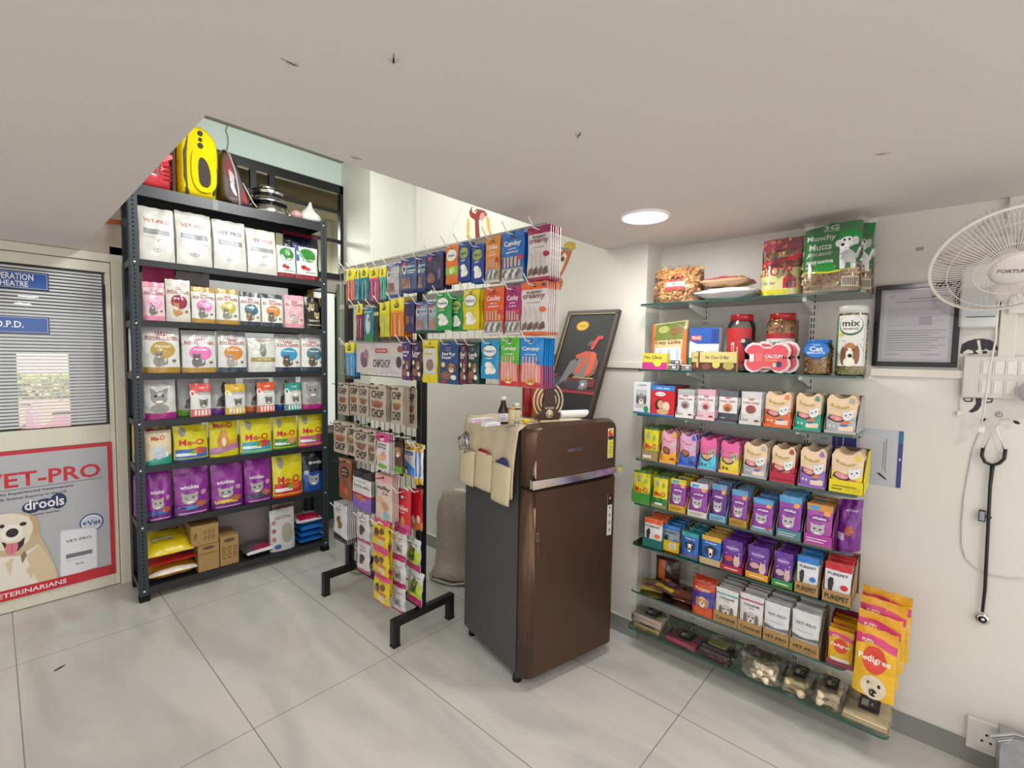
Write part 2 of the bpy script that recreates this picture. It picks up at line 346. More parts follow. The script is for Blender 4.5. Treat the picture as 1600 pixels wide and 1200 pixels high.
# upper void above the ceiling opening
S1('wall_mezzanine', [(.2, 2.2, 1.2, 1.34, ZC + .16, 3.0), (.2, .34, 1.2, YP, ZC + .16, 3.0)], 'wall')
S1('ceiling_upper', (.1, 6, 1.1, 7.5, 2.99, 3.1), mat('upper_ceiling', '#9a9a8a', rough=.8))
M['bluish'] = mat('pale_blue_beam_paint', '#c3d0cb', rough=.6)
S1('wall_beam_blue', (-.2, 1.977, YP, YP + .12, 2.815, 2.99), 'bluish')
S1('wall_behind_rack', [(.50, 1.977, YP, YP + .12, 0, 2.06)], mat('greyish_pink_wall', '#b5aaa4', rough=.7))
S1('wall_over_partition', (-2.5, .62, YP, YP + .12, ZC - .005, 2.35), mat('pinkish_wall', '#cbbdb2', rough=.7))
# room beyond the grille
S1('wall_far_room', (.70, 6, 5.4, 5.5, 0, 3.0), mat('far_room_wall', '#d8d6c2', rough=.7))
S1('wall_far_room_side', (2.75, 2.85, YP + .12, 5.4, 0, 3.0), mat('far_room_side', '#cdd3c8', rough=.7))
S1('trim_far_beam', (-.2, 3, 4.15, 4.4, 2.72, 2.99), mat('brown_far_beam', '#6d6049', rough=.7))
S1('window_3', (1.36, 1.52, 5.33, 5.4, 2.42, 2.62), mat('far_window_dark', '#39403f', rough=.2))
area('void_fill_light', (1.25, 1.7, 2.85), .5, 30, (.96, 1, .97), (0, 1, -.1), sy=.3)  # added fill light aimed at the pale blue beam, no fitting there
area('far_room_fill_light', (1.6, 4.7, 2.6), .5, 80, (1, .99, .9), sy=.5)  # added fill light to brighten the room beyond the grille
# skirting
b = MB(); b.box(XR - .012, XR, -3.2, 1.1, 0, .088, m='grey'); b.box(XR - .013, XR, -3.2, 1.1, .088, .091, '#d9d7cf'); b.box(XP, XR - .012, 1.088, 1.1, 0, .088, m='grey')
struct(b.build('baseboard_right'))
b = MB(); b.box(XP - .012, XP, 1.088, 3.0, 0, .088, m='grey'); b.box(XP - .013, XP, 1.088, 3.0, .088, .091, '#d9d7cf'); struct(b.build('baseboard_pier'))
# plastic cable trunking along the right wall
b = MB(); b.box(XR - .014, XR, -3.0, .205, 1.394, 1.424, '#dddad0', 'paint'); struct(b.build('trim_1', bevel=.002))
b = MB(); b.box(XP - .014, XP, 1.1, 3.0, 1.396, 1.428, '#dddad0', 'paint'); b.box(XP - .004, XP, 1.1, 3.0, 1.388, 1.396, '#8d8b84'); struct(b.build('trim_2', bevel=.002))
# hairline seams and a filler patch on the plaster
b = MB(); b.tube([at_x(735, 290, XP - .0004), at_x(690, 400, XP - .0004)], .0012, 4, '#b9b2a0'); struct(b.build('trim_3'))
for k, (u, v) in enumerate(((455, 98), (615, 93), (1378, 240), (555, 246), (905, 210))):
    p = at_z(u, v, ZC); b = MB(); b.lathe([(.011, 0), (.009, -.0012)], 10, '#c9bfb9'); b.box(-.02, .014, -.0015, .0015, -.0012, 0, '#a59d97'); o = b.build('ceiling_patch'); o.location = (p.x, p.y, ZC); o.rotation_euler.z = k; struct(o)
# dark scuff and crumbs on the floor
b = MB(); b.add([(0, 0, 0), (.03, .008, 0), (.05, .024, 0), (.028, .024, 0), (.006, .014, 0)], [(0, 1, 2, 3, 4)], '#4b4845'); o = b.build('floor_scuff'); p = at_z(84, 1050, .0006); o.location = p; o.rotation_euler.z = .2; o['kind'] = 'structure'; o.name = 'floor_stain'
# ---------------------------------------------------------------- downlight
def downlight(x, y, label):
    t = thing('ceiling_light', label, 'ceiling light', (x, y, ZC))
    b = MB(); b.lathe([(.098, 0), (.098, -.006), (.088, -.009), (.088, -.004)], 36, '#f4f2ee', 'paint'); b.build('rim', t)
    b = MB(); b.lathe([(.087, -.004), (.087, -.0085)], 36, m='led'); b.build('diffuser', t)
downlight(1.775, .905, 'round white recessed ceiling light shining above the glass shelves')
# ================================================================ GLAZED PARTITION at left
pt = thing('partition_door', 'cream aluminium partition door with striped frosted glass above a pet food poster', 'door', (0, YP, 0))
def pbox(name, args, m, bevel=.003, parent=pt, col='#ffffff'):
    b = MB()
    for a in args: b.box(*a, col=col, m=m)
    return b.build(name, parent, bevel=bevel)
o = pbox('frame', [(-2.5, .62, -.02, .06, 1.965, ZC - .002), (.50, .55, -.03, .06, 0, 1.965), (.55, .58, -.012, .05, 0, 1.965)], 'alu')
o = pbox('door_leaf', [(-2.5, .497, -.012, .03, 1.90, 1.96), (.472, .497, -.012, .03, .004, 1.90), (-2.5, .472, -.012, .03, .89, 1.0), (-2.5, .472, -.012, .03, .004, .095)], 'alu')
o = pbox('rubber_seal', [(-2.5, .472, -.013, -.008, 1.892, 1.901), (.465, .472, -.013, -.008, 1.0, 1.83), (-2.5, .472, -.013, -.008, .998, 1.003)], 'black', 0)
pbox('lower_panel', [(-2.5, .474, .0, .02, .05, .93)], 'alu', 0)
gl = pbox('glass_pane', [(-2.5, .472, .004, .009, 1.0, 1.90)], 'doorglass', 0)
b = MB(); z = 1.008; k = 0
rr = random.Random(3)
while z < 1.888:
    b.box(-2.48, .458, .002, .0035, z, z + .0118, m='frost'); z += .0185
fr = b.build('frosted_stripes', gl)
# signs
def sign(z0, z1, x1, rows, label):
    t = thing('door_sign', label, 'sign', (0, YP, 0)); b = MB(); b.box(-.62, x1, -.0005, .003, z0, z1, '#1f2f6b', 'gloss')
    b.box(-.615, x1 - .006, -.0008, -.0005, z0 + .006, z1 - .006, '#d8dcec', 'gloss'); b.box(-.613, x1 - .008, -.001, -.0005, z0 + .008, z1 - .008, '#2558a8', 'gloss')
    b.build('panel', t); b = MB()
    for s, cx, cz, w, h in rows: art_on(b, lambda u, v: (u, -.0012, v), [T(s, cx, cz, w, h, '#f2f2f4')], 'gloss', lim=9)
    b.build('lettering', t); t.location.y = YP - .002
z1 = at_y(30, 428, YP).z; z0 = at_y(30, 453, YP).z; xr = at_y(76, 440, YP).x
sign(1.766, 1.862, xr, [('OPERATION', .0935, 1.832, .160, .034), ('THEATRE', .09, 1.794, .124, .030)], 'blue enamel sign reading operation theatre on the glass door')
sign(1.527, 1.62, xr - .004, [('O.P.D.', .074, 1.575, .108, .036)], 'blue enamel sign reading O.P.D. on the glass door, below the other sign')
# poster
pzoff = 0
P = thing('door_poster', 'grey and red dog food poster with golden retriever on the lower door panel', 'poster', (0, YP - .0170, 0))
b = MB(); b.box(-1.05, .477, 0, .004, .074, .888, '#c92b3a', 'card'); b.box(-1.0, .455, -.0006, 0, .135, .868, '#b9b9c0', 'card'); b.build('sheet', P)
b = MB(); fl = lambda u, v: (u, -.0008, v)
def pz(u, v): q = at_y(u, v, YP - .014); return (q.x, q.z)
def pp(*l): return [pz(a, b_) for a, b_ in l]
def TX(s_, u0, u1, v, hp, col):        # lettering laid out by where it sits on the sheet
    x0, z0 = pz(u0, v); x1, z1 = pz(u1, v); q = pz((u0 + u1) / 2, v - hp / 2)[1] - pz((u0 + u1) / 2, v + hp / 2)[1]
    return T(s_, (x0 + x1) / 2, pz((u0 + u1) / 2, v)[1], x1 - x0, q, col)
def EL(u, v, ru, rv, col): x, z = pz(u, v); return ('e', x, z, pz(u + ru, v)[0] - x, z - pz(u, v + rv)[1], col)
def PY(col, *l): return ('p', [pz(*q) for q in l], col)
A = [PY('#d9d9de', (0, 930), (0, 862), (60, 800), (120, 740), (172, 700), (172, 740), (120, 850), (60, 900))] * 0
x0 = .408
A += [T('VET-PRO', (pz(157, 740)[0] + pz(-30, 750)[0]) / 2, pz(70, 744)[1], pz(157, 740)[0] - pz(-30, 750)[0], .082, '#cf2b37')]
zl = pz(80, 757)[1]; A += [('r', -.5, zl - .0015, pz(158, 744)[0], zl + .0015, '#6a6a70')]
A += [T('Specially Formulated by Experienced Veterinarians', .05, zl - .022, .50, .017, '#4b4b55'), T('& Animal Experts in the US', .14, zl - .05, .26, .016, '#4b4b55')]
zd = pz(69, 786)[1]; xa = pz(35, 786)[0]; xb = pz(103, 786)[0]; w_ = xb - xa
A += [('e', xa + w_ * .2, zd - .012, w_ * .22, .033, '#28355f'), ('e', xa + w_ * .5, zd - .006, w_ * .25, .033, '#28355f'), ('e', xa + w_ * .82, zd + .002, w_ * .2, .045, '#28355f'), T('drools', xa + w_ * .5, zd + .002, w_ * .92, .056, '#f4f4f6'), T('Feed Real. Feed Clean.', xa + w_ * .52, zd - .055, w_ * .7, .010, '#4b4b55')]
A += [EL(143, 816, 18.5, 14, '#1c4796'), EL(143, 816, 16.5, 12.3, '#e8ebf2'), EL(143, 816, 14, 10, '#c9d2e6')]; xv, zv = pz(143, 816); A += [T('+Vet', xv, zv, .085, .03, '#17376f')]
A += [PY('#c9c9cf', (93, 905), (93, 832), (97, 827), (147, 822), (152, 828), (153, 885)), PY('#e9e9ee', (95, 904), (95, 833), (98, 829), (147, 824), (150, 829), (151, 885))]
xm, zm = pz(123, 842); A += [T('VET-PRO', xm, zm, .112, .016, '#4b4b55')]
q0 = pz(103, 868); q1 = pz(144, 862); zb = (q0[1] + q1[1]) / 2; A += [('r', q0[0], zb - .012, q1[0], zb + .012, '#77777f'), ('r', q0[0], zb - .028, q1[0] - .03, zb - .026, '#8c8c92'), T('drools', (q0[0] + q1[0]) / 2, zb - .055, .035, .012, '#3b3b4b')]
dk = '#cdb898'
A += [PY(dk, (-40, 945), (-30, 840), (0, 806), (40, 800), (58, 810), (62, 836), (76, 860), (90, 895), (92, 908), (0, 930)), PY('#efe7da', (-30, 940), (0, 870), (30, 868), (60, 850), (66, 880), (60, 915), (0, 928)), PY('#ddc9a8', (40, 868), (62, 850), (84, 880), (90, 905), (60, 912)),
      PY('#c9aa7c', (46, 803), (56, 806), (62, 822), (58, 840), (50, 828)), EL(18, 828, 34, 24, '#efe7da'), PY('#ece2d0', (-20, 806), (20, 801), (44, 806), (52, 824), (44, 846), (26, 858), (0, 860)),
      EL(18, 832, 18, 13, '#f6f0e6'), PY('#2a1d1b', (2, 846), (14, 850), (30, 846), (39, 838), (37, 850), (28, 860), (10, 862)), PY('#dc8390', (10, 849), (28, 847), (28, 856), (22, 866), (12, 867), (8, 858)), PY('#c96a78', (18, 848), (20, 848), (19, 864), (17, 864)),
      EL(19, 832, 10, 7, '#2a2120'), EL(36, 818, 5.5, 3, '#241d18'), EL(3, 822, 4, 3, '#241d18'), PY('#8f7a5c', (32, 868), (38, 860), (42, 866), (35, 880)), PY('#dccaa8', (8, 880), (20, 870), (16, 900)), PY('#dccaa8', (40, 890), (52, 878), (50, 904))]
A += [('r', -1.0, .076, .455, .135, '#c92b3a')]
xr1 = pz(104, 909)[0]; A += [T('RECOMMENDED FOR VETERINARIANS', xr1 - .35, .106, .70, .026, '#f3e3e4')]
art_on(b, fl, A, 'card', lim=9, step=.00012); b.build('printed_artwork', P)
# street reflection built as solid passage, street, hedge and scooter beyond the glass
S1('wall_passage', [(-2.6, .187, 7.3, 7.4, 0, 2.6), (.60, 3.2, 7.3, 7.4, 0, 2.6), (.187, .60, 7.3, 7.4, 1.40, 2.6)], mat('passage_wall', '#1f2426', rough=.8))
S1('wall_passage_blocker', (.64, .70, YP + .12, 7.3, 0, 3.0), mat('passage_blocker', '#2a3032', rough=.8))  # unseen wall added to keep the far room's fill light out
S1('ceiling_passage', (-2.6, .62, YP + .12, 7.3, 2.35, 2.45), mat('passage_ceiling', '#c9cfce', rough=.8))
M['street'] = mat('pinkish_paving', '#d9aba0', rough=.9)
S1('floor_street', (-8, 12, 7.5, 40, -1.12, -1.0), 'street')
S1('wall_street', (-8, 12, 26, 26.3, -1, 6), mat('street_wall', '#e3cfc6', rough=.9))
b = MB(); rr = random.Random(5)
for k in range(1100):
    p = Vector((rr.uniform(.0, 2.6), rr.uniform(20, 20.8), rr.uniform(-.15, .62))); s = rr.uniform(.07, .13); a = Vector((rr.uniform(-1, 1), rr.uniform(-1, 1), rr.uniform(-1, 1))).normalized() * s; c = a.orthogonal().normalized() * s * .5
    b.add([p - a, p + c, p + a, p - c], [(0, 1, 2, 3)], rr.choice(['#8f9a4c', '#b3b562', '#c7bd72', '#6e7b43']))
b.box(-.2, 2.8, 20, 20.8, -1.0, -.1, '#cfa89a')
tag(b.build('hedge'), 'yellow green leafy hedge standing in for a reflection in the striped glass', 'hedge')
sc = thing('scooter', 'pink scooter on the paving, standing in for a reflection in the striped glass', 'scooter', (1.05, 17, -1.0), -.6)
b = MB(); b.prism([(-.5, .25), (-.1, .22), (.25, .3), (.55, .55), (.6, .72), (.1, .74), (-.05, .45), (-.3, .38), (-.42, .85), (-.52, .85)], -.13, .13, 'y', '#d78fa4', 'gloss'); b.build('body', sc, bevel=.03)
b = MB(); b.prism([(.02, .74), (.58, .72), (.62, .8), (.1, .82)], -.11, .11, 'y', '#33262c', 'paint'); b.build('seat', sc, bevel=.02)
for x in (-.62, .42):
    b = MB(); b.tube([(x + .2 * math.cos(t * .5236), 0, .22 + .2 * math.sin(t * .5236)) for t in range(12)], .045, 8, '#1c1a1b', closed=True); k0 = len(b.v); b.lathe([(.1, -.03), (.1, .03)], 12, '#9b9b9b', 'paint')
    for i in range(k0, len(b.v)): v = b.v[i]; b.v[i] = (x + v[0], v[2], .22 + v[1])
    b.build('wheel', sc)
b = MB(); b.tube([(-.5, -.3, 1.02), (-.47, -.1, 1.0), (-.47, .1, 1.0), (-.5, .3, 1.02)], .018, 8, '#2b2b2b'); b.tube([(-.47, 0, 1.0), (-.6, 0, .3)], .03, 8, '#b97a8c', 'gloss'); b.build('handlebar', sc)
area('street_sun', (1.5, 17, 5), 9, 2600, (1, .97, .9), (0, .1, -1), sy=8)
# dark recess with an orange pipe seen over the partition
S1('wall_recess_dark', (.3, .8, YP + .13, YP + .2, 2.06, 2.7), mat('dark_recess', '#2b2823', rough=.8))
b = MB(); p = at_y(183, 347, YP - .02); b.tube([(p.x - .10, p.y, p.z - .002), (p.x + .018, p.y, p.z)], .012, 10, '#e0703a', 'paint'); tag(b.build('orange_pipe'), 'short orange pipe above the partition, left of the steel rack', 'pipe')
# ---------------------------------------------------------------- grille window behind the rack
g = thing('window_grille', 'black steel bar grille in the opening above and behind the rack', 'grille', (0, YP - .03, 0))
b = MB(); b.box(.62, 1.977, 0, .04, 2.735, 2.80, m='black'); b.box(.62, 1.977, 0, .04, 2.05, 2.09, m='black'); b.box(1.95, 1.977, 0, .04, 2.09, 2.8, m='black')
b.build('frame', g)
for u0 in (394, 423): 
    x = at_y(u0, 290, YP).x; b = MB(); b.box(x - .02, x + .02, .004, .034, 2.09, 2.74, m='black'); b.build('upright_bar', g)
b = MB(); z = at_y(515, 330, YP).z; b.box(.62, 1.95, .004, .034, z - .014, z + .014, m='black'); b.build('cross_bar', g)
b = MB(); z = at_y(525, 378, YP).z; b.box(.62, 1.95, .004, .034, z - .014, z + .014, m='black'); b.build('cross_bar', g)
# white curled wire hanging on the blue beam
b = MB(); b.tube([at_y(u, v, YP - .01) for u, v in ((356, 196), (353, 204), (356, 213), (357, 222), (355, 234))], .003, 6, '#8f9895'); tag(b.build('hanging_wire'), 'thin grey wire hanging down the pale blue beam', 'wire')
# pale pane given a weak glow, and dark cabinet behind the rack and the display stand
M['litpane'] = mat('glowing_frosted_pane', '#e6e9e4', rough=.5, emit='#f0f5ee', estr=.45)
b = MB(); b.box(.95, 1.89, -.012, .012, .86, 1.925, m='litpane'); b.box(1.89, 1.905, -.014, .014, .86, 1.9, '#1b1c1c'); b.box(.95, 1.905, -.014, .014, 1.925, 1.935, '#1b1c1c')
o = tag(b.build('frosted_pane'), 'large bright frosted pane behind the steel rack', 'window'); o.location = (0, YP - .03, .0)
b = MB(); b.box(1.62, 1.965, -.02, .02, .10, .80, '#1d3029', 'gloss'); b.box(1.905, 1.965, -.02, .02, .80, 2.0, '#7e8676', 'paint'); o = tag(b.build('green_cabinet_panel'), 'dark green panel standing behind the rack and the display stand', 'panel'); o.location = (0, YP - .075, 0)
# white carton under the left end of the display stand
p = at_z(528, 880, 0); b = MB(); b.box(-.075, .075, -.05, .05, 0, .20, '#b9bab8', 'card'); o = tag(b.build('white_carton', bevel=.003), 'plain white carton on the floor behind the display stand', 'box'); place(o, (1.66, 3.03, 0), .1)
# ================================================================ STEEL RACK
RA = math.radians(-2.8); RP0 = Vector((.529, 3.318, 0)); RE = Vector((math.cos(RA), math.sin(RA), 0)); RN = Vector((-math.sin(RA), math.cos(RA), 0)); RL = 1.10; RD = .30
def rk(u, v, off=0):
    d = ray(u, v); t = ((RP0 + RN * off - EYE).dot(RN)) / d.dot(RN); q = EYE + d * t; return (q - RP0).dot(RE), q.z
RZ = [2.36, 1.952, 1.615, 1.315, 1.048, .783, .453, .081]
rack = thing('storage_rack', 'tall dark grey slotted angle steel rack holding pet food bags', 'rack', RP0, RA)
for sx in (0, 1):
    for sy in (0, 1):
        b = MB(); x = RL * sx; y = RD * sy; ix = 1 if sx == 0 else -1; iy = 1 if sy == 0 else -1
        b.box(min(x, x + ix * .042), max(x, x + ix * .042), min(y, y + iy * .003), max(y, y + iy * .003), .03, 2.375, m='darkmetal')
        b.box(min(x, x + ix * .003), max(x, x + ix * .003), min(y, y + iy * .042), max(y, y + iy * .042), .03, 2.375, m='darkmetal')
        z = .05
        while z < 2.36:
            w = .0035; b.box(x + ix * .021 - w, x + ix * .021 + w, y - .0008 if sy == 0 else y - .0036, y + .0036 if sy == 0 else y + .0008, z, z + .011, '#0b0c0e' if sy == 0 else '#4b4f55')
            if sx == 0: b.box(x - .0008, x + .0036, y + iy * .021 - w, y + iy * .021 + w, z, z + .011, '#0e1013')
            z += .0235
        o = b.build('post', rack)
        f = MB(); f.box(min(x - ix * .003, x + ix * .048), max(x - ix * .003, x + ix * .048), min(y - iy * .003, y + iy * .046), max(y - iy * .003, y + iy * .046), 0, .035, '#0c0c0d'); f.build('foot_cap', o, bevel=.002)
        for zz in RZ:
            k = MB(); k.lathe([(.0075, 0), (.0075, .003), (.004, .005)], 10, '#c9ccce', 'steel'); q = k.build('bolt', o)
            q.location = (x + ix * .022, y - iy * .0005, zz - .02); q.rotation_euler.x = math.pi / 2 if sy == 0 else -math.pi / 2
for i, z in enumerate(RZ):
    b = MB(); h = .06 if i == 0 else .036
    b.box(.004, RL - .004, .004, RD - .004, z - .002, z, m='shelfmetal'); b.box(.004, RL - .004, .0032, .006, z - h, z, m='shelfmetal'); b.box(.004, RL - .004, RD - .006, RD - .0034, z - h, z, m='shelfmetal')
    b.box(.0034, .006, .004, RD - .004, z - .036, z, m='shelfmetal'); b.box(RL - .006, RL - .0034, .004, RD - .004, z - .036, z, m='shelfmetal'); b.box(.004, RL - .004, .006, .016, z - h, z - h + .002, m='shelfmetal')
    o = b.build('shelf_board', rack)
    if i == 0:
        s, zq = rk(337, 322); k = MB(); k.box(s - .014, s + .014, .0018, .0032, z - .058, z, '#8d9190'); k.box(s - .014, s + .014, .0018, .03, z, z + .001, '#8d9190'); o2 = k.build('grey_tape', o)
# ------------------------------------------------ printed designs for bags of pet food
W_ = '#dcdcd8'
def RC(top='#e0e0dc', bot='#dcdcd8', blob='#e37fb0', txt='Persian', cat='#8d857a', side=None, big=0):
    a = [('r', 0, .0, 1, .12, bot), ('r', 0, .86, 1, 1, top)] + crown(.5, .80, .34, .085) + [T('ROYAL CANIN', .5, .715, .86, .055, '#a5262f'), ('r', .0, .668, 1, .676, '#a5262f')]
    if blob: a += [('e', .52, .47, .34, .17, blob), T(txt, .52, .545, .42, .05, '#f4efe6')]
    if cat: a += catbody(.42, .3, .44, .34, cat) + [('e', .82, .25, .06, .03, '#8a6a4a')]
    return a
def VETPRO(c='#b45b62', t=1): return [T('VET-PRO', .5, .74, .74, .072, c), ('r', .12, .49, .88, .585, '#85868a'), ('r', .16, .545, .6, .55, '#b9babd'), ('r', .1, .43, .45, .436, '#9a9a9e'), ('r', .5, .40, .9, .406, '#9a9a9e'), ('e', .53, .375, .02, .012, '#77777c'), ('e', .5, .2, .13, .026, '#8b8b90'), T('drools', .5, .2, .2, .035, '#f2f2f2')]
def MEO(c1='#2f6fb8', c2='#2f5fa8', fruit='#d6503a', ty=.5, base=None, cat=1):
    a = [('r', 0, .0, 1, .07, '#e3d21c'), ('r', .03, .08, .97, .33, c1), ('r', .05, .14, .62, .22, '#e9eef0'), ('e', .72, .27, .2, .1, fruit), ('e', .55, .24, .1, .06, '#7ea33a'), ('r', 0, .0, 1, .05, c2)]
    if cat: a += [('e', .25, .82, .1, .13, '#8f8f86'), ('p', [(.17, .9), (.2, 1 - .03), (.25, .92)], '#8f8f86')] + [('e', .55 + .06 * i, .8 + .02 * (i % 3), .012, .01, '#333322') for i in range(6)]
    return a + [T('Me-O', .5, ty, .74, .17, '#c8202c')]
def WHIS(ban='#2f6fb0', ty=.5, band2=None):
    a = [('p', [(0, .0), (1, 0), (1, .2), (.5, .12), (0, .25)], '#6b2178'), ('r', .08, .12, .8, .2, ban), ('e', .75, .22, .17, .06, '#b56a3c')] + catface(.42, .36, .5, .26, '#a9a6a4') + [T('whiskas', .42, ty + .1, .55, .085, '#efe6f2'), ('e', .83, .46, .09, .055, '#c98fb9'), ('r', .1, .03, .9, .06, '#c79ac9')]
    return a
def PURRCAT(top, c): return [('r', 0, .7, 1, 1, top), ('e', .1, .7, .13, .1, '#f0eeee'), ('e', .1, .7, .08, .06, top), T('SCHESIR', .55, .86, .3, .05, '#f2f2f2'), ('r', .35, .66, .95, .74, '#8b8b8b'), T('Natural', .64, .7, .5, .05, '#f2f2f2')] + catface(.62, .4, .45, .28, '#77736f') + [('r', 0, 0, 1, .22, c)] + [('r', .16 + .17 * i, .04, .26 + .17 * i, .2, '#efe9e6') for i in range(5)]
def GREYCAT(bot, face=1):
    a = [('r', 0, 0, 1, .16, bot), ('r', .03, .155, .97, .172, '#c9b679'), ('r', .2, .88, .8, .895, '#b7babb')]
    return a + (catface(.45, .56, .6, .42, '#8f8c88') + [('e', .45, .26, .3, .12, '#8f8c88')] if face else [('p', [(.2, .2), (.75, .2), (.8, .5), (.6, .62), (.62, .85), (.5, .9), (.4, .75), (.42, .5), (.25, .4)], '#5d5a57')])
def rack_item(name, cat, u0, u1, vt, sh, mbf, label, D=.1, off=.012, group=None, vb=None, wf=.985, lean=0):
    vm = vt + 30; s0 = rk(u0, vm, off)[0]; s1 = rk(u1, vm, off)[0]; zt = rk((u0 + u1) / 2, vt, off)[1]
    s0 = max(s0, .008 if off > .04 else .046); w = (s1 - s0) * wf; h = max(.05, zt - RZ[sh]); D = min(D, RD - .03 - off)
    mb = mbf(w, h, D); o = mb.build(name); c = RP0 + RE * ((s0 + s1) / 2) + RN * (off + D / 2 * (1)); place(o, (c.x, c.y, RZ[sh] + .0008), RA, lean)
    return tag(o, label, cat, group)
def bag(art, base, m='foil', edge=.45, wr=.004, seed=None, prof='stand', top='flat', side=None):
    sd = random.randint(0, 9999) if seed is None else seed
    return lambda w, h, D: pouch_mb(w, h, D, art, base, m, sd, wr, edge, top, prof, side)
PFB = 'pet_food_bag'
for u0, u1, vt, c, lab in ((208, 273.5, 321, '#b45b62', 'silver veterinary food bag with red heading, farthest left on the steel rack'), (275, 332, 330, '#c08287', 'silver veterinary food bag with pale red heading, second from the left post of the rack'), (334, 386, 343, '#56565e', 'silver veterinary food bag with dark grey heading on the steel rack'), (387, 434, 357, '#b86468', 'silver veterinary food bag with red heading, beside the small green and white cat food bags')):
    rack_item(PFB, 'pet food bag', u0, u1, vt, 1, bag(VETPRO(c), '#cfcbc8', 'silver', .8, .005), lab, .11)
ND = lambda: [('r', 0, 0, 1, .14, '#8c1f2c'), ('r', 0, .14, 1, .42, '#e8e8e2'), ('e', .5, .74, .4, .22, '#2f7d2f'), T('ND', .58, .56, .5, .13, '#eef3ea'), ('e', .3, .36, .14, .07, '#a3252b'), ('e', .5, .32, .12, .06, '#b5322b'), ('r', .35, .2, .85, .23, '#7a7a70')]
rack_item(PFB, 'pet food bag', 446, 501, 363, 1, bag([('r', 0, .93, 1, 1, '#7d1f36'), T('drools', .5, .72, .55, .1, '#5b6da8')], '#12172b', 'foil', .6), 'large navy bag behind the two small green and white cat food bags', .10, .15)
rack_item(PFB, 'pet food bag', 434.5, 463.5, 384, 1, bag(ND(), '#dedfda'), 'small green and white cat food bag next to the silver bags', .055, .015)
rack_item(PFB, 'pet food bag', 464.5, 498, 386, 1, bag(ND() + [('r', 0, .55, .12, 1, '#2458a8')], '#dedfda'), 'small green and white cat food bag with a blue stripe, right end of its shelf', .055, .015)
# third shelf
rack_item(PFB, 'pet food bag', 224, 276, 416, 2, bag([('r', 0, .55, 1, 1, '#c44a78')] + crown(.5, .66, .4, .08), '#d79ab4'), 'large pink cat food bag standing behind the front row, left end of third shelf', .10, .17)
rack_item(PFB, 'pet food bag', 277, 331, 424, 2, bag([] + crown(.6, .7, .4, .12), '#a39a99'), 'large greyish pink bag with a red crown behind the third shelf front row', .10, .17)
rack_item(PFB, 'pet food bag', 223.5, 259, 440, 2, bag(RC('#df8fae', '#e08bab', '#e59ac0', 'Kitten', '#6d6a68'), '#e3c3cf'), 'pink and white kitten food bag, leftmost in front on the third shelf', .07)
rack_item(PFB, 'pet food bag', 259.5, 299, 436, 2, bag(RC('#cfc8c0', '#cfc8c0', '#8c2347', 'FIT', '#b98a56'), '#d5cfc8'), 'beige cat food bag marked FIT with an orange cat', .07)
rack_item(PFB, 'pet food bag', 300, 338, 448, 2, bag(RC('#b79148', '#b38a3c', '#df7db4', 'Persian', '#777470'), W_), 'gold topped cat food bag with pink oval on the third shelf', .07)
rack_item(PFB, 'pet food bag', 338.5, 375, 451, 2, bag(RC('#b79148', '#b38a3c', '#c0ad48', 'Persian', '#8d8577'), W_), 'gold topped cat food bag with mustard oval on the third shelf', .07)
rack_item(PFB, 'pet food bag', 376, 409, 456, 2, bag(RC('#42464f', '#3c4350', '#3f6d80', 'Hair', '#7b6250'), W_), 'dark topped cat food bag with slate blue oval on the third shelf', .07)
rack_item(PFB, 'pet food bag', 410, 444, 459, 2, bag(RC('#42464f', '#3c4350', '#cf8444', 'Indoor', '#6f6256'), W_), 'dark topped cat food bag with small orange oval on the third shelf', .07)
rack_item(PFB, 'pet food bag', 446, 477, 461, 2, bag(RC('#dda0ac', '#dc98a6', '#e2a3b8', 'Kitten', '#b9aaa8'), '#ddb9be'), 'small pink kitten food bag beside the black bag', .06)
BLK = [('r', .8, .7, 1, 1, '#8a6d22')] + catface(.35, .68, .35, .26, '#a58f62') + catface(.6, .42, .32, .24, '#b19a6a') + [T('SMART', .45, .25, .6, .07, '#c9c4b4'), ('r', .1, .1, .9, .13, '#a9a28c')]
rack_item(PFB, 'pet food bag', 453, 494, 450, 2, bag([('r', .75, .0, 1, 1, '#8a6d22')], '#121110'), 'black bag with gold edge at the back of the third shelf', .08, .18)
rack_item(PFB, 'pet food bag', 478, 507, 464, 2, bag(BLK, '#16140f'), 'black cat food bag with two cats, right end of third shelf', .07)
# fourth shelf
rack_item(PFB, 'pet food bag', 201, 222, 512, 3, bag([('r', 0, 0, 1, .05, '#b38a3c')], '#d6d4d4'), 'white bag at the back, glimpsed left of the front post, fourth shelf', .08, .17)
rack_item(PFB, 'pet food bag', 223, 283, 505, 3, bag(RC('#cfcbc8', '#b38a3c', '#b7974b', 'Persian', '#8b847c'), W_), 'big gold oval Persian cat food bag, left on the fourth shelf', .11)
rack_item(PFB, 'pet food bag', 285, 340, 516, 3, bag(RC('#bfbab9', '#b38a3c', '#dd76b4', 'Persian', '#686664'), '#d8d8d8'), 'Persian cat food bag with bright pink oval on the fourth shelf', .10)
rack_item(PFB, 'pet food bag', 341.5, 387, 517, 3, bag(RC('#a5a3a3', '#3b4456', '#d1873c', 'Hair', '#a7a19c'), '#dadad8'), 'cat food bag with orange oval and navy base on the fourth shelf', .09)
rack_item(PFB, 'pet food bag', 389, 433, 527, 3, bag([T('ROYAL CANIN', .5, .9, .6, .05, '#a5262f'), ('e', .52, .62, .12, .18, '#77797a'), ('p', [(.4, .6), (.6, .6), (.66, .85), (.56, .78), (.46, .84)], '#8a8b8c'), ('r', .08, .3, 1, .42, '#9b8c4a'), T('SATIETY', .55, .36, .5, .06, '#e7e3cf')], '#d5d4d0'), 'white diet cat food bag with olive gold band on the fourth shelf', .09)
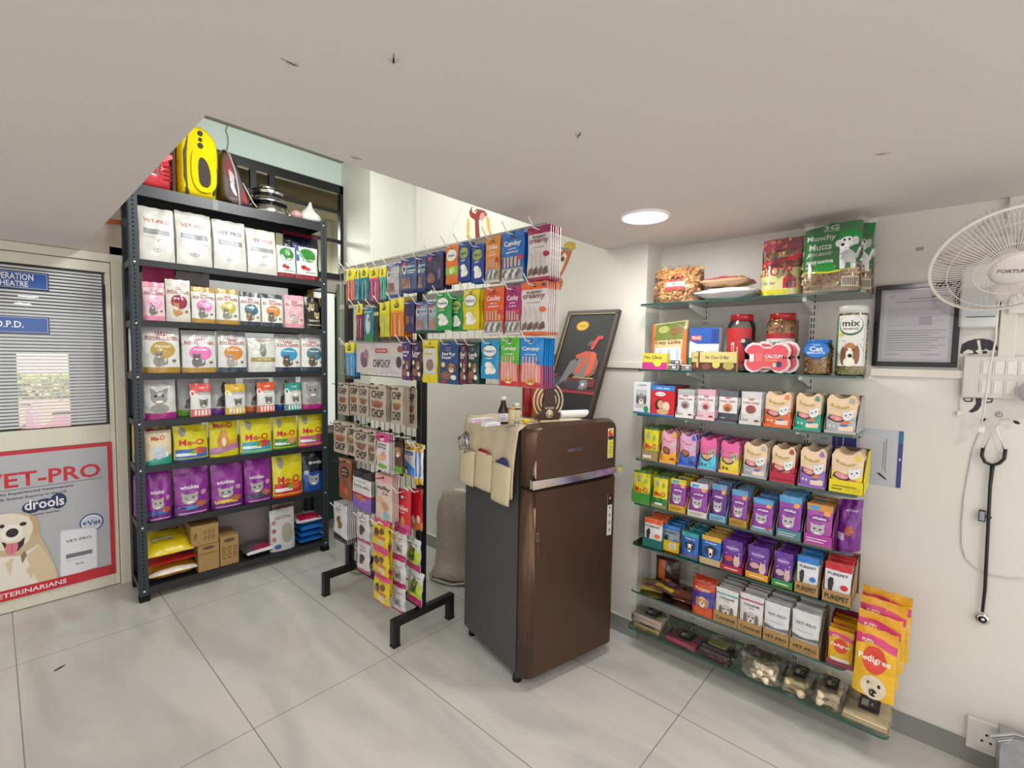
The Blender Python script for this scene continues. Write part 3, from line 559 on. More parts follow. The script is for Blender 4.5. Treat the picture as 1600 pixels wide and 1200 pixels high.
rack_item(PFB, 'pet food bag', 431, 472, 522, 3, bag(RC('#b8b6b8', '#333d50', '#2f92c0', 'Urinary', '#5f5348'), '#dcdcda'), 'cat food bag with bright blue oval on the fourth shelf', .08, .02)
rack_item(PFB, 'pet food bag', 472.5, 509, 522, 3, bag(RC('#b8b6b8', '#333d50', '#4a7184', 'Hairball', '#5f5348'), '#dcdcda'), 'cat food bag with dull teal oval, right end of the fourth shelf', .08)
# fifth shelf
rack_item(PFB, 'pet food bag', 226, 277, 592, 4, bag(GREYCAT('#a52a80'), '#d3d2d3'), 'white bag with a large grey kitten and magenta base', .10)
for u0, u1, vt, bot, lab in ((279, 322, 592, '#6fb83a', 'white grey-cat bag with green base'), (329, 372, 591, '#8a4bb0', 'white grey-cat bag with purple base'), (383, 424, 592, '#e2793a', 'white grey-cat bag with orange base'), (430, 466, 589, '#2450a8', 'white grey-cat bag with royal blue base')):
    rack_item(PFB, 'pet food bag', u0, u1, vt, 4, bag(GREYCAT(bot, 0), '#d0cfcf'), lab + ', half hidden on the fifth shelf', .09, .10)
for u0, u1, vt, c1, c2, lab in ((298, 331, 599, '#dd5a5c', '#d9605e', 'coral red'), (353, 384.5, 600, '#dbb022', '#dab02a', 'mustard yellow'), (403, 431, 597, '#e0582a', '#e05a34', 'bright orange'), (446.5, 472.5, 598, '#1f8f84', '#1f9488', 'teal')):
    rack_item(PFB, 'pet food bag', u0, u1, vt, 4, bag(PURRCAT(c1, c2), '#dddcdb'), 'small %s topped cat treat bag in front on the fifth shelf' % lab, .05)
rack_item(PFB, 'pet food bag', 473.5, 509, 588, 4, bag(GREYCAT('#b0287c'), '#a9a8aa'), 'grey bag with magenta base, right end of the fifth shelf', .09)
# sixth shelf
rack_item(PFB, 'pet food bag', 198, 222, 662, 5, bag([('r', 0, 0, 1, .2, '#2a9d8c')], '#d9b94c'), 'golden yellow bag at the back, glimpsed left of the front rack post', .08, .15)
rack_item(PFB, 'pet food bag', 224, 262, 664, 5, bag([T('Me-O', .5, .85, .7, .13, '#b8282c')], '#c8b089'), 'tan bag standing behind the cream cat food bag', .08, .17)
rack_item(PFB, 'pet food bag', 227.5, 270, 674, 5, bag([('p', [(0, 0), (1, 0), (1, .3), (.7, .2), (.35, .22), (0, .1)], '#2a9d8c'), ('e', .5, .36, .26, .2, '#c3ccd8'), ('r', .35, .4, .68, .42, '#8a9db5'), ('r', .35, .34, .62, .36, '#8a9db5'), ('e', .8, .3, .06, .08, '#f2f2f0'), T('Me-O', .48, .78, .52, .13, '#c83232')], '#dfcfae'), 'cream and turquoise cat food bag, left on the sixth shelf', .08)
for u0, u1, vt, c1, c2, fr, ty, lab, off in ((271.5, 327, 665, '#3f6fb8', '#2f5fa8', '#c9504c', .52, 'yellow cat food bag with blue band', .03), (328, 374, 657, '#b375ad', '#b375ad', '#dd9a2a', .82, 'yellow cat food bag with orange cat and mauve band', .03), (376.5, 427, 654, '#35a7b4', '#3fb4b8', '#c5302c', .47, 'yellow cat food bag with turquoise band', .012), (428, 467, 652, '#3f8a3f', '#2f7d38', '#d68a6a', .5, 'yellow cat food bag with green band', .02), (468, 508.5, 647, '#c8408a', '#c83c8c', '#b5545a', .5, 'yellow cat food bag with pink band', .02)):
    art = MEO(c1, c2, fr, ty)
    if 'orange cat' in lab: art = [('r', 0, 0, 1, .06, '#e3d21c'), ('p', [(0, .06), (1, .2), (1, .45), (.6, .3), (0, .24)], '#b57db2'), ('e', .45, .42, .22, .2, '#c98634'), ('e', .47, .6, .14, .12, '#cf9242'), ('p', [(.36, .65), (.4, .76), (.47, .68)], '#c98634'), ('p', [(.47, .68), (.55, .76), (.58, .65)], '#c98634'), ('e', .47, .4, .08, .12, '#ead9bf'), ('e', .8, .38, .12, .07, '#e0a424'), T('Me-O', .47, .86, .66, .15, '#c8202c')]
    rack_item(PFB, 'pet food bag', u0, u1, vt, 5, bag(art, '#d9cd1a'), lab + ' on the sixth shelf', .08, off)
# seventh shelf
for u0, u1, vt, ban, lab in ((203, 270, 741, '#2f62b0', 'purple cat food bag with blue strip, left end of the seventh shelf'), (272.5, 328.5, 732, '#4f8fd0', 'purple cat food bag with kitten and light blue strip'), (331, 382, 726, '#e2b82a', 'purple cat food bag with yellow strip'), (383.5, 426.5, 719, '#1d6b4c', 'purple cat food bag with dark green strip')):
    rack_item(PFB, 'pet food bag', u0, u1, vt, 6, bag(WHIS(ban), '#8b2a92', wr=.006), lab, .10)
rack_item(PFB, 'pet food bag', 203, 221, 745, 6, bag([], '#8b2a92'), 'purple bag at the back, glimpsed left of the front rack post', .08, .17)
rack_item(PFB, 'pet food bag', 427.5, 475, 711, 6, bag(MEO('#c22a33', '#dd3a2c', '#d9602c', .42), '#dccf1c'), 'yellow cat food bag with red band on the seventh shelf', .09, .01)
rack_item(PFB, 'pet food bag', 474.5, 509.5, 707, 6, bag([('r', 0, .5, 1, 1, '#101523'), T('drools', .55, .74, .6, .09, '#e9ebf2'), ('e', .14, .5, .1, .06, '#9fb4d6')] + catface(.45, .3, .5, .3, '#9ba3ad'), '#1c4a98'), 'blue and black cat food bag, right end of the seventh shelf', .09, .02)
# bottom shelf, lying bags and cartons
def lying(name, cat, label, s0, s1, z0, h, d0, d1, art, base, m='foil', top=.85, side=None, tilt=0, rx=0):
    w = s1 - s0; dp = d1 - d0; mb = pouch_mb(w, dp, h, art, base, m, random.randint(0, 999), .004, .25, 'flat', 'pillow', side)
    o = mb.build(name); c = RP0 + RE * ((s0 + s1) / 2) + RN * d0; o.location = (c.x, c.y, RZ[7] + z0 + h / 2 + .005)
    o.rotation_euler = Matrix.Rotation(RA, 3, 'Z').to_4x4().to_euler(); o.rotation_euler = (-math.pi / 2 + rx, 0, RA + tilt); return tag(o, label, cat)
GOLD = [('r', .0, .0, 1, .1, '#d9d2c5'), T('drools', .5, .45, .3, .16, '#f0e6cf'), ('e', .5, .45, .2, .14, '#6b4a1a'), T('drools', .5, .45, .28, .13, '#efe3c8')]
lying('pet_food_bag', 'pet food bag', 'gold and white bag lying flat under the yellow bag on the bottom shelf', .045, .285, 0, .08, .01, .26, GOLD, '#b98a26', side='#d6d0c6')
lying('pet_food_bag', 'pet food bag', 'second flat bag with a red edge in the pile under the yellow bag', .045, .28, .092, .028, .015, .26, [], '#b8262a')
lying('pet_food_bag', 'pet food bag', 'bright yellow cat food bag lying on top of the bottom shelf pile', .035, .265, .125, .075, .004, .27, [T('Cat', .62, .84, .42, .2, '#1d1a12', math.pi), T('drools', .38, .42, .47, .18, '#28355f', math.pi), T('drools', .38, .42, .45, .14, '#eceef4', math.pi), ('e', .82, .55, .15, .12, '#e0b820')], '#e2c81c', side='#c8302a', rx=.28)
KR = '#a5834f'
def carton(u0, u1, z0, h, art, label, off=.012, D=.17):
    s0 = rk(u0, 850, off)[0]; s1 = rk(u1, 850, off)[0]; mb = card_mb((s1 - s0) * .985, h, D, art, KR, topc='#b08f5c'); o = mb.build('cardboard_carton', bevel=.0015)
    c = RP0 + RE * ((s0 + s1) / 2) + RN * (off + D / 2); place(o, (c.x, c.y, RZ[7] + z0 + .001), RA); return tag(o, label, 'box')
SY = [T('UP', .15, .5, .12, .3, '#4a3620')] + [('e', .5 + .15 * i, .35 + .28 * j, .05, .09, '#4a3620') for i in range(3) for j in range(2)] + [('e', .5 + .15 * i, .35 + .28 * j, .035, .06, KR) for i in range(3) for j in range(2)]
carton(309, 342.5, 0, .165, [('e', .5, .88, .28, .06, '#5a4530'), ('r', .1, .66, .9, .68, '#4a3620'), ('r', .0, .995, 1, 1, '#7a5e36')], 'brown cardboard carton, lower left of the three on the bottom shelf')
carton(343.5, 373, 0, .19, [('e', .5, .85, .3, .06, '#5a4530')] + [('e', .2 + .3 * i, .55 - .22 * j, .09, .09, '#4a3620') for i in range(3) for j in range(2)] + [('e', .2 + .3 * i, .55 - .22 * j, .065, .06, KR) for i in range(3) for j in range(2)], 'brown cardboard carton, lower right of the three on the bottom shelf', .016)
carton(298.5, 342.2, .167, .125, SY, 'brown cardboard carton stacked on top of the lower left carton', .014, .19)
b = card_mb(.33, .28, .01, [], '#9f9796').build('grey_backing_board'); c = RP0 + RE * .62 + RN * .27; place(b, (c.x, c.y, RZ[7] + .001), RA); tag(b, 'plain grey board standing at the back of the bottom rack shelf', 'board')
lying('litter_bag', 'bag', 'flat grey and pink packet lying beside the cartons on the bottom shelf', .56, .76, 0, .05, .015, .2, [('r', .3, .1, .8, .5, '#a92a55'), ('r', 0, 0, 1, .1, '#d8d8d8')], '#57545a', tilt=.1)
rack_item('litter_bag', 'bag', 428, 463, 788, 7, bag([('r', 0, .1 * i, 1, .1 * i + .05, '#96504a') for i in range(4, 10)], '#a99f9c'), 'grey bag with reddish print behind the pale litter bag', .08, .16)
rack_item('litter_bag', 'bag', 424, 463, 797, 7, bag([('e', .65, .42, .25, .25, '#a39d8c'), ('e', .12, .7, .08, .06, '#a0645a'), ('e', .12, .5, .08, .06, '#a0645a'), ('e', .12, .3, .08, .06, '#a0645a'), ('e', .25, .12, .14, .06, '#3a5da0'), T('CAT LITTER', .5, .8, .7, .07, '#9c5a55')], '#c3c2c4'), 'pale grey cat litter bag standing on the bottom rack shelf', .09)
for k in range(3):
    lying('pet_food_bag', 'pet food bag', ('blue shiny bag at the bottom of the right hand pile on the lowest shelf', 'blue shiny bag in the middle of the right hand pile on the lowest shelf', 'blue shiny bag at the top of the blue pile on the lowest shelf')[k], .90 + .006 * k, 1.085, .043 * k, .034, .012, .22, [('r', .1, .1, .9, .16, '#2a7fd0')], '#1763b4')
lying('pet_food_bag', 'pet food bag', 'white and crimson bag lying on the blue bags', .885, 1.06, .13, .055, .02, .24, [('r', .1, .05, .95, .45, '#b81f4c'), T('KITTY', .5, .7, .6, .2, '#1c1c20')], '#cfcfd2', tilt=-.08)
# ------------------------------------------------ on top of the rack
zt = RZ[0] + .001
def on_rack(s, off, z=0): c = RP0 + RE * s + RN * off; return Vector((c.x, c.y, zt + z))
# pet carriers: rounded shells lofted from front to back
def loft(rings, col, m, parent, name, bevel=0):
    mb = MB(); n = len(rings[0]); vs = [v for r in rings for v in r]
    fs = [(k * n + i, k * n + (i + 1) % n, (k + 1) * n + (i + 1) % n, (k + 1) * n + i) for k in range(len(rings) - 1) for i in range(n)]
    fs += [tuple(range(n - 1, -1, -1)), tuple((len(rings) - 1) * n + i for i in range(n))]
    mb.add(vs, fs, col, m, True); return mb.build(name, parent, recalc=True)
def rounded(P, k=3):
    for _ in range(k):
        Q = []
        for i in range(len(P)):
            a, c = P[i], P[(i + 1) % len(P)]; Q += [(a[0] * .75 + c[0] * .25, a[1] * .75 + c[1] * .25), (a[0] * .25 + c[0] * .75, a[1] * .25 + c[1] * .75)]
        P = Q
    return P
def shell(P, y0, y1, col, m, parent, name, sh=.86):
    P = rounded(P, 2); cx = sum(p[0] for p in P) / len(P); cz = sum(p[1] for p in P) / len(P); R = []
    for t, s in ((0, sh - .1), (.06, sh), (.22, .98), (.5, 1), (.78, .98), (.94, sh), (1, sh - .1)): R.append([(cx + (x - cx) * s, y0 + (y1 - y0) * t, max(0.001, cz + (z - cz) * s)) for x, z in P])
    return loft(R, col, m, parent, name)
t = thing('pet_carrier', 'red plastic pet carrier with lattice vents, far left on top of the rack', 'pet carrier', on_rack(.115, .15), RA)
shell([(-.125, -.01), (.075, -.01), (.098, .02), (.10, .17), (.07, .27), (-.07, .27), (-.13, .17)], -.12, .12, '#c23440', 'gloss', t, 'shell')
b = MB(); b.prism([(-.085, .10), (.035, .075), (.05, .18), (.025, .235), (-.06, .235)], -.124, -.117, 'y', '#9a7a7c', 'gloss')
for i in range(8): b.tube([(-.085 + .017 * i, -.126, .09), (-.065 + .017 * i, -.126, .228)], .0028, 4, '#b8404a', 'gloss')
for i in range(9): b.tube([(-.085, -.127, .10 + .015 * i), (.045, -.127, .085 + .015 * i)], .0028, 4, '#b8404a', 'gloss')
b.build('lattice_vent', t)
b = MB(); b.prism([(.05, .15), (.098, .185), (.094, .205), (.05, .2)], -.128, .1, 'y', '#cf4450', 'gloss'); b.build('latch_rim', t, bevel=.004)
b = MB()
for i in range(4):
    for j in range(4): b.ball((.058 + .01 * i, -.1235, .06 + .024 * j), .0035, .003, .007, 6, '#7d1f28')
b.build('vent_slots', t)
t = thing('backpack_carrier', 'yellow pet backpack carrier with dark window standing on the rack', 'backpack', on_rack(.34, .15), RA)
YEL = '#e0c814'
t.scale = (1, 1, 1.12)
shell([(-.088, -.02), (.085, -.02), (.10, .02), (.112, .14), (.115, .27), (.10, .34), (.05, .385), (-.05, .395), (-.092, .35), (-.098, .2), (-.098, .04)], -.12, .1, YEL, 'cloth', t, 'body')
b = MB(); b.prism(rounded([(-.035, .03), (.085, .03), (.095, .16), (.07, .235), (.02, .25), (-.04, .245)]), -.132, -.112, 'y', '#dcc412', 'cloth'); b.build('front_pocket', t, bevel=.008)
b = MB(); b.prism(rounded([(.005, .06), (.055, .055), (.062, .13), (.04, .2), (.0, .215), (-.004, .12)]), -.1365, -.131, 'y', '#3c3430', 'matte'); b.build('window', t, bevel=.003)
b = MB(); b.tube([(-.055, -.112, .01), (-.066, -.116, .1), (-.066, -.116, .22), (-.05, -.112, .32), (-.03, -.105, .375)], .009, 6, '#55564c', 'cloth'); b.build('grey_piping', t)
b = MB(); b.tube([(.078, -.118, .03), (.09, -.12, .1), (.088, -.118, .17)], .009, 6, '#55564c', 'cloth'); b.build('grey_piping', t)
for z, r in ((.335, .014), (.303, .011), (.272, .015)):
    b = MB(); b.lathe([(r, 0), (r, .004), (r * .6, .005)], 14, '#3a372c'); q = b.build('eyelet', t); q.location = (.012, -.118, z); q.rotation_euler.x = math.pi / 2
b = MB(); b.tube([(-.045, -.06, .375), (-.04, -.08, .405), (-.02, -.08, .42), (.0, -.06, .385)], .007, 6, '#20201c', 'cloth'); b.build('handle', t)
b = MB(); b.box(-.122, -.1, -.06, .09, .0, .30, '#5f4a40', 'cloth'); b.build('brown_side_panel', t, bevel=.01)
t = thing('carrier_bag', 'maroon and grey pet carrier bag in clear plastic, right of the yellow backpack', 'bag', on_rack(.525, .15), RA)
shell([(-.06, -.02), (.10, -.02), (.105, .02), (.075, .12), (.03, .25), (-.015, .33), (-.045, .335), (-.065, .25)], -.10, .1, '#6b565b', 'cloth', t, 'body')
b = MB(); b.prism(rounded([(-.045, .17), (.0, .17), (-.008, .28), (-.035, .29)]), -.106, -.098, 'y', '#8d3440', 'cloth'); b.prism(rounded([(.05, .02), (.09, .02), (.07, .1), (.05, .11)]), -.106, -.098, 'y', '#a02c38', 'cloth'); b.build('red_panel', t)
b = MB(); b.tube([(.035, -.108, .005), (.03, -.108, .1), (.015, -.108, .2), (-.012, -.1, .30), (-.03, -.08, .335)], .006, 6, '#b9a9a8', 'cloth'); b.build('grey_piping', t)
b = MB(); b.tube([(.055, -.11, .15), (.085, -.115, .09), (.11, -.12, .04), (.13, -.13, .012)], .006, 6, '#d3d0cd', 'cloth', flat=.5); b.build('strap', t)
shell([(-.066, -.02), (.108, -.02), (.113, .03), (.083, .13), (.036, .26), (-.01, .345), (-.05, .35), (-.071, .26)], -.112, .11, '#ffffff', 'film', t, 'plastic_wrap')
# stack of steel bowls
b = MB(); b0 = rk(392, 335)[0]; 
tb = on_rack(.765, .148)
for k, (r0, r1, z0, h, lab) in enumerate(((.125, .1, 0, .072, 'large steel pet bowl at the bottom of the stack on the rack'), (.115, .092, .075, .052, 'middle steel pet bowl of the stack on the rack'), (.094, .096, .130, .03, 'small steel pet bowl with black rim near the top of the stack'))):
    t = thing('steel_bowl', lab, 'bowl', tb + Vector((0, 0, z0)), 0)
    b = MB(); b.lathe([(r0, 0), (r0 * .99, h * .3), (r1 * 1.04, h * .8), (r1, h)], 32, m='steel'); b.build('bowl_shell', t)
    b = MB(); b.lathe([(r0 + .001, 0), (r0 + .003, .004), (r0 + .001, .008)], 32, '#16161a', 'gloss'); b.build('rubber_ring', t)
    b = MB(); b.tube([((r1 + .002) * math.cos(a * .3927), (r1 + .002) * math.sin(a * .3927), h) for a in range(16)], .005, 6, '#16161a', 'gloss', closed=True); b.build('black_rim', t)
t = thing('steel_tiffin', 'small upturned steel cup on top of the bowl stack', 'cup', tb + Vector((-.01, 0, .166)), 0)
b = MB(); b.lathe([(.055, 0), (.055, .022), (.05, .028), (.01, .03)], 28, m='steel'); b.build('lid_cap', t)
# white knotted plastic bag
b = MB(); b.lathe([(.07, 0), (.085, .02), (.075, .05), (.045, .08), (.02, .11), (.006, .15)], 14, '#cfcdc8', 'foil'); rr = random.Random(2)
for i in range(len(b.v)): x, y, z = b.v[i]; s = 1 + .18 * math.sin(5 * math.atan2(y, x) + z * 20); b.v[i] = (x * s + z * .12, y * s, z)
o = b.build('plastic_bag'); place(o, on_rack(1.01, .1), 0); tag(o, 'white knotted plastic bag at the right end of the rack top', 'bag')
b = MB(); b.lathe([(.03, 0), (.045, .025), (.03, .05), (.008, .06)], 10, '#b98f8a', 'foil'); o = b.build('plastic_bag'); place(o, on_rack(.915, .06), 0); tag(o, 'small crumpled pink and white packet between bowls and white bag', 'bag')
# ================================================================ WIRE DISPLAY STAND with hanging packs
st = thing('display_stand', 'black metal floor stand with white and black wire hooks full of hanging treat packs', 'display stand', (1.46, 2.27, 0))
def stb(name, boxes, m='black', bevel=.003, parent=st, col='#ffffff'):
    b = MB()
    for a in boxes: b.box(*a, col=col, m=m)
    return b.build(name, parent, bevel=bevel)
for y in (-.335, .385):
    stb('post', [(-.02, .02, y - .02, y + .02, .13, 1.86)])
    stb('leg', [(-.175, .215, y - .018, y + .018, .10, .138), (-.175, -.137, y - .018, y + .018, .004, .10), (.177, .215, y - .018, y + .018, .004, .10)])
    for x in (-.156, .196): b = MB(); b.box(x - .02, x + .02, y - .019, y + .019, 0, .008, '#111112'); b.build('rubber_foot', st)
stb('cross_bar', [(-.015, .015, -.315, .365, .14, .17)]); stb('cross_bar', [(-.012, .012, -.315, .365, 1.24, 1.262)])
b = MB()
for i in range(14): b.tube([(.0, -.30 + i * .05, .17), (.0, -.30 + i * .05, 1.24)], .0022, 4, m='black')
for z in (.25, .45, .62, .82, 1.02, 1.2): b.tube([(-.004, -.315, z), (-.004, .365, z)], .003, 5, m='black')
b.build('black_wire_mesh', st)
b = MB()
G0, G1 = -1.125, .47       # the white grid reaches forward over the refrigerator
for z in (1.955, 1.74, 1.52, 1.325): b.tube([(-.01, G0, z), (-.01, G1, z)], .004, 6, '#a9a6a0', 'paint')
for k in range(33): b.tube([(-.006, G0 + k * (G1 - G0) / 32, 1.325), (-.006, G0 + k * (G1 - G0) / 32, 1.955)], .0017, 4, '#a9a6a0', 'paint')
b.build('white_wire_grid', st)
b = MB(); b.box(-.012, -.006, G0, G1, 1.93, 1.962, '#9c968c', 'paint'); b.box(-.014, -.008, G0, G1, 1.715, 1.742, '#b5b1a8', 'paint'); b.box(-.014, -.008, G0, G1, 1.498, 1.522, '#b5b1a8', 'paint'); b.build('hook_rail', st)
def hook(y, z, white=True, ln=.19, tip=.03):
    b = MB(); c = '#dedbd4' if white else '#101012'; m = 'paint'
    b.tube([(-.008, 0, 0), (-ln, 0, 0), (-ln - .03, 0, tip)], .0024, 6, c, m); b.box(-.014, -.008, -.012, .012, -.012, .008, c, m)
    o = b.build('white_hook' if white else 'black_hook', st); o.location = (0, y - 2.27, z); return o
# printed designs
def STICK(c, c2=None, win='#5a4a42'): return [('r', 0, .7, 1, 1, '#e6d81c'), ('r', 0, .66, 1, .72, c2 or '#e6d81c'), ('e', .5, .84, .2, .07, '#4b4f2a'), T('PET', .5, .84, .3, .05, '#e6d81c')] + [('r', .15 + .19 * i, .1, .2 + .19 * i, .62, '#f0cfc4' if i % 2 else win) for i in range(4)] + [('r', 0, 0, 1, .09, '#3b2f2a')]
def TRX(word='DENTAL', c='#2a3f8f', body='#71869f', win='#8b6a5c'): return [('p', [(0, .85), (.0, 1), (1, 1), (1, .92)], c), ('e', .25, .84, .14, .05, '#c0343a'), ('e', .25, .66, .15, .14, '#c7c5c2'), ('e', .25, .68, .08, .07, '#59504a'), ('r', .45, .6, .95, .63, '#c9d6e6'), ('r', .45, .54, .85, .565, '#c9d6e6'), ('r', .1, .15, .65, .42, win)] + [('e', .2 + .13 * i, .14, .035, .05, '#d0a49a') for i in range(4)] + [('r', 0, 0, 1, .06, c), T(word, .68, .74, .5, .06, '#dbe6f2')]
def FREAK(c, c2='#f0f0ea'): return [('e', .5, .72, .4, .16, '#5f6b2a'), ('e', .5, .72, .37, .14, c2), T('Freakers', .5, .72, .6, .08, '#2c3f6b'), ('e', .45, .36, .22, .08, '#f2efe9'), ('e', .6, .22, .26, .1, '#f2efe9'), ('e', .38, .2, .12, .09, '#f2efe9'), ('e', .7, .3, .1, .07, '#e2ddd4'), T('HAPPY', .5, .53, .4, .045, '#f2f2ea')]
def CANDY(c, c2=None, word='SHRIMP'): return [T('PUREPET', .5, .86, .5, .035, '#5c3a2a'), T('Canday', .5, .75, .74, .13, '#f4f0ea'), T('AMAZING', .5, .655, .4, .03, '#f4e9d9'), T(word, .5, .59, .55, .035, '#f4f0ea')] + [('r', .12 + .16 * i, .3, .22 + .16 * i, .5, '#cfa88c') for i in range(5)] + [('e', .85, .47, .12, .055, '#c8303c'), ('r', .04, .04, .96, .28, '#a9a6a2')] + [('p', [(.08 + .15 * i, .05), (.3 + .15 * i, .2 + .03 * (i % 2)), (.22 + .15 * i, .26), (.04 + .15 * i, .16)], '#dcdad6' if i % 2 else '#6f6c69') for i in range(5)] + [('r', 0, 0, 1, .04, '#d9d7d4'), ('e', .5, .96, .1, .008, '#3b2a22')]
def CREAMY(c): return [('r', 0, .86, 1, 1, c), ('r', 0, 0, 1, .055, c), ('e', .85, .93, .08, .035, '#3b4a66'), T('PUREPET', .52, .8, .56, .05, '#2c2a2c'), T('creamy', .5, .71, .84, .1, '#8a3a3c'), T('TUNA & SHRIMP', .5, .605, .5, .018, '#9b6a5f')] + [('r', .1 + .2 * i, .2, .2 + .2 * i, .52, '#cfc2b9') for i in range(4)] + [('p', [(.04 + .22 * i, .08), (.26 + .22 * i, .12), (.24 + .22 * i, .25), (.08 + .22 * i, .2)], '#5a463c' if i % 2 else '#7b6250') for i in range(4)] + [('e', .85, .47, .12, .05, c), ('e', .5, .96, .1, .008, '#3b2a22')]
def CANDY2(c): return [('r', 0, 0, 1, .45, '#c9303a'), ('r', .08, .1, .92, .5, '#d98a86')] + [('r', .14 + .15 * i, .12, .2 + .15 * i, .62, '#e6b5a8') for i in range(5)] + [('e', .5, .9, .12, .03, '#e6e6f2'), T('Canday', .5, .77, .74, .1, '#f4f4ea'), T('CHICKEN', .5, .66, .5, .03, '#f4f4ea'), ('e', .85, .5, .11, .04, c)] + catface(.5, .12, .45, .16, '#dca04a')
def JERKY(c, word='Jerky'): return [('e', .5, .83, .16, .07, '#6b5a86'), T(word, .5, .7, .74, .1, '#eee7ea'), T('meat', .42, .62, .5, .06, '#eee7ea'), ('e', .25, .45, .12, .06, '#d8cfa0')] + dogface(.68, .38, .5, .26, '#a37850', '#6b4a32') + [('e', .4, .2, .3, .1, '#8a5b48'), ('e', .78, .16, .14, .06, '#dfe4dc'), ('r', .15, .03, .45, .08, '#b23a44')]
def CHIPCHOP(band): return [T('CHIP', .5, .75, .74, .2, '#2b2622'), ('e', .5, .5, .34, .07, '#9a6a50'), ('r', .14, .5, .86, .56, band), ('e', .5, .44, .3, .06, '#8a5a44'), T('CHOP', .5, .22, .74, .24, '#2b2622')]
PINKW = [('r', 0, .8, 1, 1, '#d6408c'), ('e', .5, .87, .14, .05, '#f0c8d8'), T('CHICKEN', .5, .72, .7, .05, '#2b2226'), T('MILK BONE', .5, .64, .7, .045, '#2b2226'), ('e', .6, .42, .2, .12, '#e3a08c'), ('e', .35, .35, .16, .1, '#e0c48c'), ('e', .5, .14, .4, .06, '#7db83a')]
DSTIX = [('r', 0, .84, 1, 1, '#e6b41c'), ('e', .5, .9, .22, .06, '#c4303a'), ('r', .1, .68, .9, .78, '#2458b0'), T('Dentastix', .5, .73, .7, .05, '#f0f0f4'), ('p', [(0, .6), (1, .3), (1, 0), (0, 0)], '#3b86d8'), ('e', .35, .2, .2, .12, '#4a3a34'), ('e', .35, .16, .12, .08, '#d8d2c8'), ('r', 0, 0, 1, .06, '#e6b41c')]
REDC = [('e', .5, .82, .16, .05, '#1d3f8a'), ('e', .5, .82, .11, .03, '#e8e8f0'), T('Chicken', .5, .58, .76, .12, '#f4eee8'), T('STRIPS', .5, .47, .4, .025, '#f4eee8'), ('r', 0, 0, 1, .22, '#d24c92'), ('e', .55, .24, .14, .14, '#c78a5a')]
BROWN = [('e', .5, .68, .34, .14, '#3a2c26'), T('JERKY', .5, .71, .5, .06, '#d8b98a'), T('BITES', .5, .63, .4, .045, '#d8b98a'), ('e', .35, .3, .22, .12, '#a8553a'), ('e', .65, .22, .2, .1, '#c26a3e'), ('e', .5, .42, .2, .06, '#8a4a34'), ('r', 0, .93, 1, 1, '#a08058')]
PURP = [('r', 0, .86, 1, 1, '#3b3838'), ('r', 0, .42, 1, .84, '#dcdada'), T('Soy Chunkits', .5, .62, .84, .09, '#2a262b'), T('Premium', .5, .75, .4, .03, '#6b6a6c'), ('r', 0, .36, 1, .43, '#b02c48'), ('r', 0, 0, 1, .37, '#8468c0'), ('e', .4, .33, .22, .07, '#c2703c'), ('e', .65, .3, .12, .05, '#d68a4c')]
MILKY = [('r', 0, .86, 1, 1, '#dda0a0'), T('milky', .52, .7, .8, .11, '#1f1b1e'), T('Co', .62, .6, .3, .07, '#1f1b1e'), ('e', .35, .42, .2, .08, '#d6b08c'), ('e', .62, .32, .22, .09, '#c99a78'), ('e', .4, .2, .2, .08, '#dab896'), ('e', .68, .12, .2, .09, '#8fb8d8')]
TROPHY = [('e', .4, .58, .12, .1, '#6b5a34'), ('r', .36, .34, .44, .55, '#6b5a34'), ('e', .55, .45, .12, .1, '#7b6a3c'), ('r', .1, .84, .6, .86, '#4a4a4a'), ('r', .1, .78, .5, .795, '#7a7a7a'), ('p', [(0, 0), (1, 0), (1, .12), (0, .2)], '#1b1b1b')]
PEDY = [('r', .0, .86, 1, 1, '#d63c80'), T('Pedigree', .5, .8, .7, .05, '#c4303a'), ('e', .3, .55, .16, .14, '#5a3c26'), ('e', .62, .62, .14, .12, '#6b4a2c'), T('Rodeo', .5, .42, .8, .12, '#d4386c'), ('e', .6, .22, .22, .12, '#d9c9a0'), ('r', 0, 0, 1, .06, '#d63c80')]
WPK = [('r', 0, .0, 1, .1, '#b8246c'), ('r', 0, .9, 1, 1, '#b8246c'), T('snack', .5, .68, .5, .05, '#b8246c'), ('r', .25, .2, .75, .5, '#a9a6a6'), ('r', .35, .25, .6, .42, '#6a6668'), ('r', .25, .58, .7, .595, '#8a8688')]
DKS = [('r', 0, .0, 1, .12, '#b04068'), ('r', .25, .85, .75, .87, '#5a5658'), ('e', .5, .5, .2, .12, '#3a3030'), ('e', .4, .35, .14, .08, '#4a3c38'), T('Jerky', .5, .74, .5, .06, '#3a3436')]
GRN = [('r', 0, 0, 1, .22, '#b8246c'), ('p', [(0, .22), (1, .22), (1, .6), (.5, .75), (0, .5)], '#b7c93c'), ('p', [(.2, .3), (.6, .3), (.7, .7), (.4, .8)], '#3c4a2a'), ('r', .15, .82, .85, .84, '#6a6a6a')]
def HANG(art, base, D=.009, m='foil', side=None, wr=.0025): return lambda w, h, dm=.02: pouch_mb(w, h, min(D, dm), art, base, m, random.randint(0, 999), wr, .25, 'flat', 'pillow', side, None, 8, 12, .0135)
